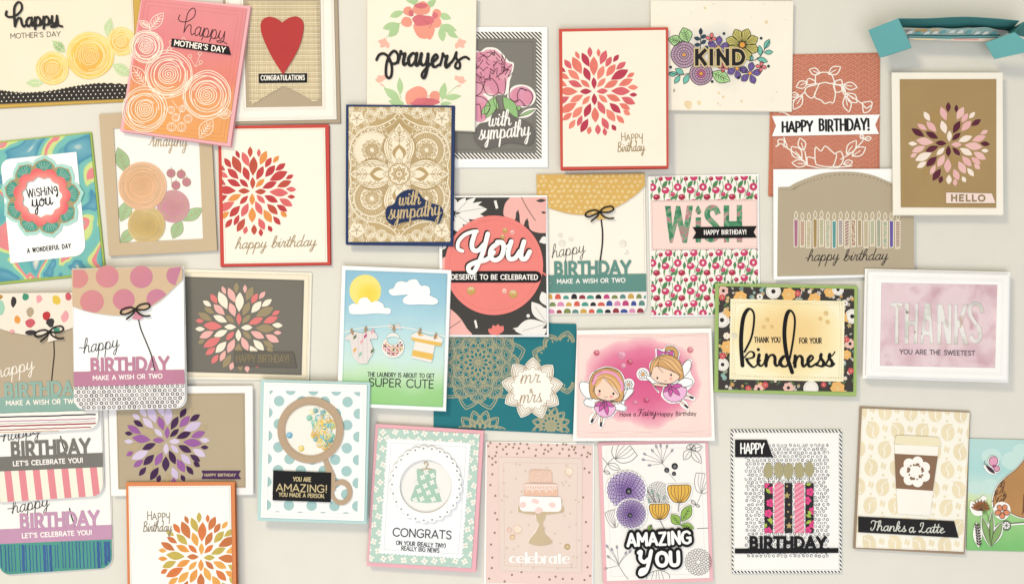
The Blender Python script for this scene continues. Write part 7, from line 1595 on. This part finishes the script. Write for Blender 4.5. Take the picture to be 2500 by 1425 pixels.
# 37 bear
def card_bear():
    c = Card('greeting_card', 'blue and green meadow card with a brown bear, flowers and pink butterfly', ZT, 0, [(965, 335), (2005, 360), (2010, 1190), (945, 1165)])
    c.base(gradient(c, [(0, 'B8DDD8'), (.25, 'AEDDDB'), (.45, 'CDE7DC'), (.56, 'D5E6A8'), (.65, 'A8D78C'), (1, '7CC571')], (1200, 340), (1190, 1170), False, .12, 18), paper('9CCB8C'))
    m = c.mb()
    for x, y, r in ((1130, 470, 75), (1290, 500, 85), (1010, 700, 60), (1120, 690, 70), (1220, 690, 60), (1350, 420, 60)): m.poly(clip(ell(x, y, r, r * .8, 24), c.quad), 3.35)
    m.build('soft_clouds', ink('C8E6E0'))
    wh = paper('FDFAF4'); B = cr([(1372, 480), (1310, 555), (1230, 620), (1165, 690), (1132, 780), (1135, 850), (1165, 880), (1260, 895), (1330, 925), (1420, 935), (1640, 930), (1760, 880), (1780, 700), (1720, 560), (1640, 470), (1600, 380), (1500, 340), (1420, 380)], 5, True)
    c.poly('bear_cutout', B, wh, 6.2, 1.4); m = c.mb(); cx = sum(p[0] for p in B) / len(B); cy = sum(p[1] for p in B) / len(B); P = [((x - cx) * .965 + cx, (y - cy) * .965 + cy) for x, y in B]; m.poly(P, 6.35, 0, 0); m.ring(P, 4.5, 6.6, 1); rr = random.Random(3)
    for _ in range(90):
        x, y = rr.uniform(1140, 1240), rr.uniform(640, 880)
        if inside((x, y), P): m.rib([(x, y), (x - 12, y + 16)], 4.5, 6.6, 0, 1)
    for k in range(16): m.rib([(1378 - k * .5, 740 + k * 9), (1366 - k * .5, 752 + k * 9)], 4, 6.6, 0, 1)
    m.rib([(1355, 900), (1378, 860), (1385, 700), (1382, 600)], 5, 6.6, 0, 1); m.build('bear_drawing', [wash('C08A52', .12), ink('5B3A2C')])
    m = c.mb(); m.rib([(1260, 975), (1700, 940)], 16, 5.6, 1.2, 0); m.ring(ell(1240, 982, 30, 34, 18), 7, 5.8, 1); m.disc((1240, 982), 28, 5.4, .8, 0)
    for k in range(4): a = k * .785; m.rib([(1240 - 28 * math.cos(a), 982 - 30 * math.sin(a)), (1240 + 28 * math.cos(a), 982 + 30 * math.sin(a))], 3, 6, 0, 1)
    m.rib([(1270, 968), (1700, 932)], 5, 6.3, 0, 1); m.build('cart', [wh, ink('4A4448')])
    m = c.mb()
    for a, b, w in (((1120, 1140), (1055, 920), 60), ((1125, 1130), (1205, 960), 70), ((1120, 1130), (1130, 880), 46), ((1030, 1140), (1015, 960), 60), ((1020, 890), (975, 800), 60), ((1070, 800), (1065, 760), 44)): m.poly([((p[0] - (a[0] + b[0]) / 2) * 1.12 + (a[0] + b[0]) / 2, (p[1] - (a[1] + b[1]) / 2) * 1.08 + (a[1] + b[1]) / 2) for p in lens(a, b, w)], 6.6, 1.0, 0)
    m.poly(blob(1030, 850, 58, 62, 3, .12), 6.8, 1, 0); m.poly(blob(1205, 875, 66, 66, 4, .1), 7.2, 1.2, 0)
    z = 7.4
    for a, b, w in (((1120, 1140), (1055, 920), 44), ((1125, 1130), (1205, 960), 50), ((1120, 1130), (1130, 880), 30)): m.poly(lens(a, b, w), z, 0, 1); m.ring(lens(a, b, w), 4, z + .2, 4)
    m.curve([(1120, 1140), (1110, 950), (1060, 830)], 6, z + .3, 0, 5)
    for k in range(8): y = 970 + k * 20; m.poly(lens((1018 + k * 2, y + 18), (1040 + k * 2, y), 14, 5), z, 0, 4); m.poly(lens((1018 + k * 2, y + 18), (1000 + k * 2, y - 4), 14, 5), z, 0, 4)
    m.rib([(1018, 960), (1040, 1140)], 4, z, 0, 4)
    for k in range(9): a = -2.9 + k * .35; m.poly(lens((1045, 870), (1045 + 75 * math.cos(a), 860 + 75 * math.sin(a)), 20, 6), z + .1, 0, 2); m.ring(lens((1045, 870), (1045 + 75 * math.cos(a), 860 + 75 * math.sin(a)), 20, 6), 2.5, z + .4, 4)
    for k in range(5): a = k * 1.257 + .3; L = blob(1205 + 32 * math.cos(a), 875 + 32 * math.sin(a), 24, 20, k, .08, 7, a); m.poly(L, z + .3, 0, 3); m.ring(L, 3.5, z + .6, 4)
    m.poly(lens((1060, 900), (1085, 850), 30), z, 0, 5); m.build('meadow_flowers', [wh, wash('8DB56B', .2), wash('B06A3A', .1), wash('E58A62', .1), ink('4A3A34'), wash('6F9A55', .1)])
    f = c.mb()
    for P in (ell(1140, 505, 42, 44, 18), ell(1165, 560, 30, 30, 14), lens((1065, 530), (1165, 605), 50)): f.poly(P, 6.8, 1.2, 0)
    for P in (ell(1140, 503, 33, 37, 16, .3), ell(1165, 558, 22, 22, 14)): f.poly(P, 7.2, 0, 1); f.ring(P, 4, 7.5, 2)
    f.poly(lens((1080, 530), (1155, 598), 28), 7.8, 0, 2); f.curve([(1088, 540), (1075, 515), (1078, 500)], 3.5, 7.6, 0, 2); f.disc((1142, 540), 12, 7.7, 0, 3); f.build('butterfly', [wh, wash('E9A0C0', .1), ink('4A2A40'), ink('B04A80')])
import sys
for k, fn in list(globals().items()):
    if k.startswith('card_'): fn()
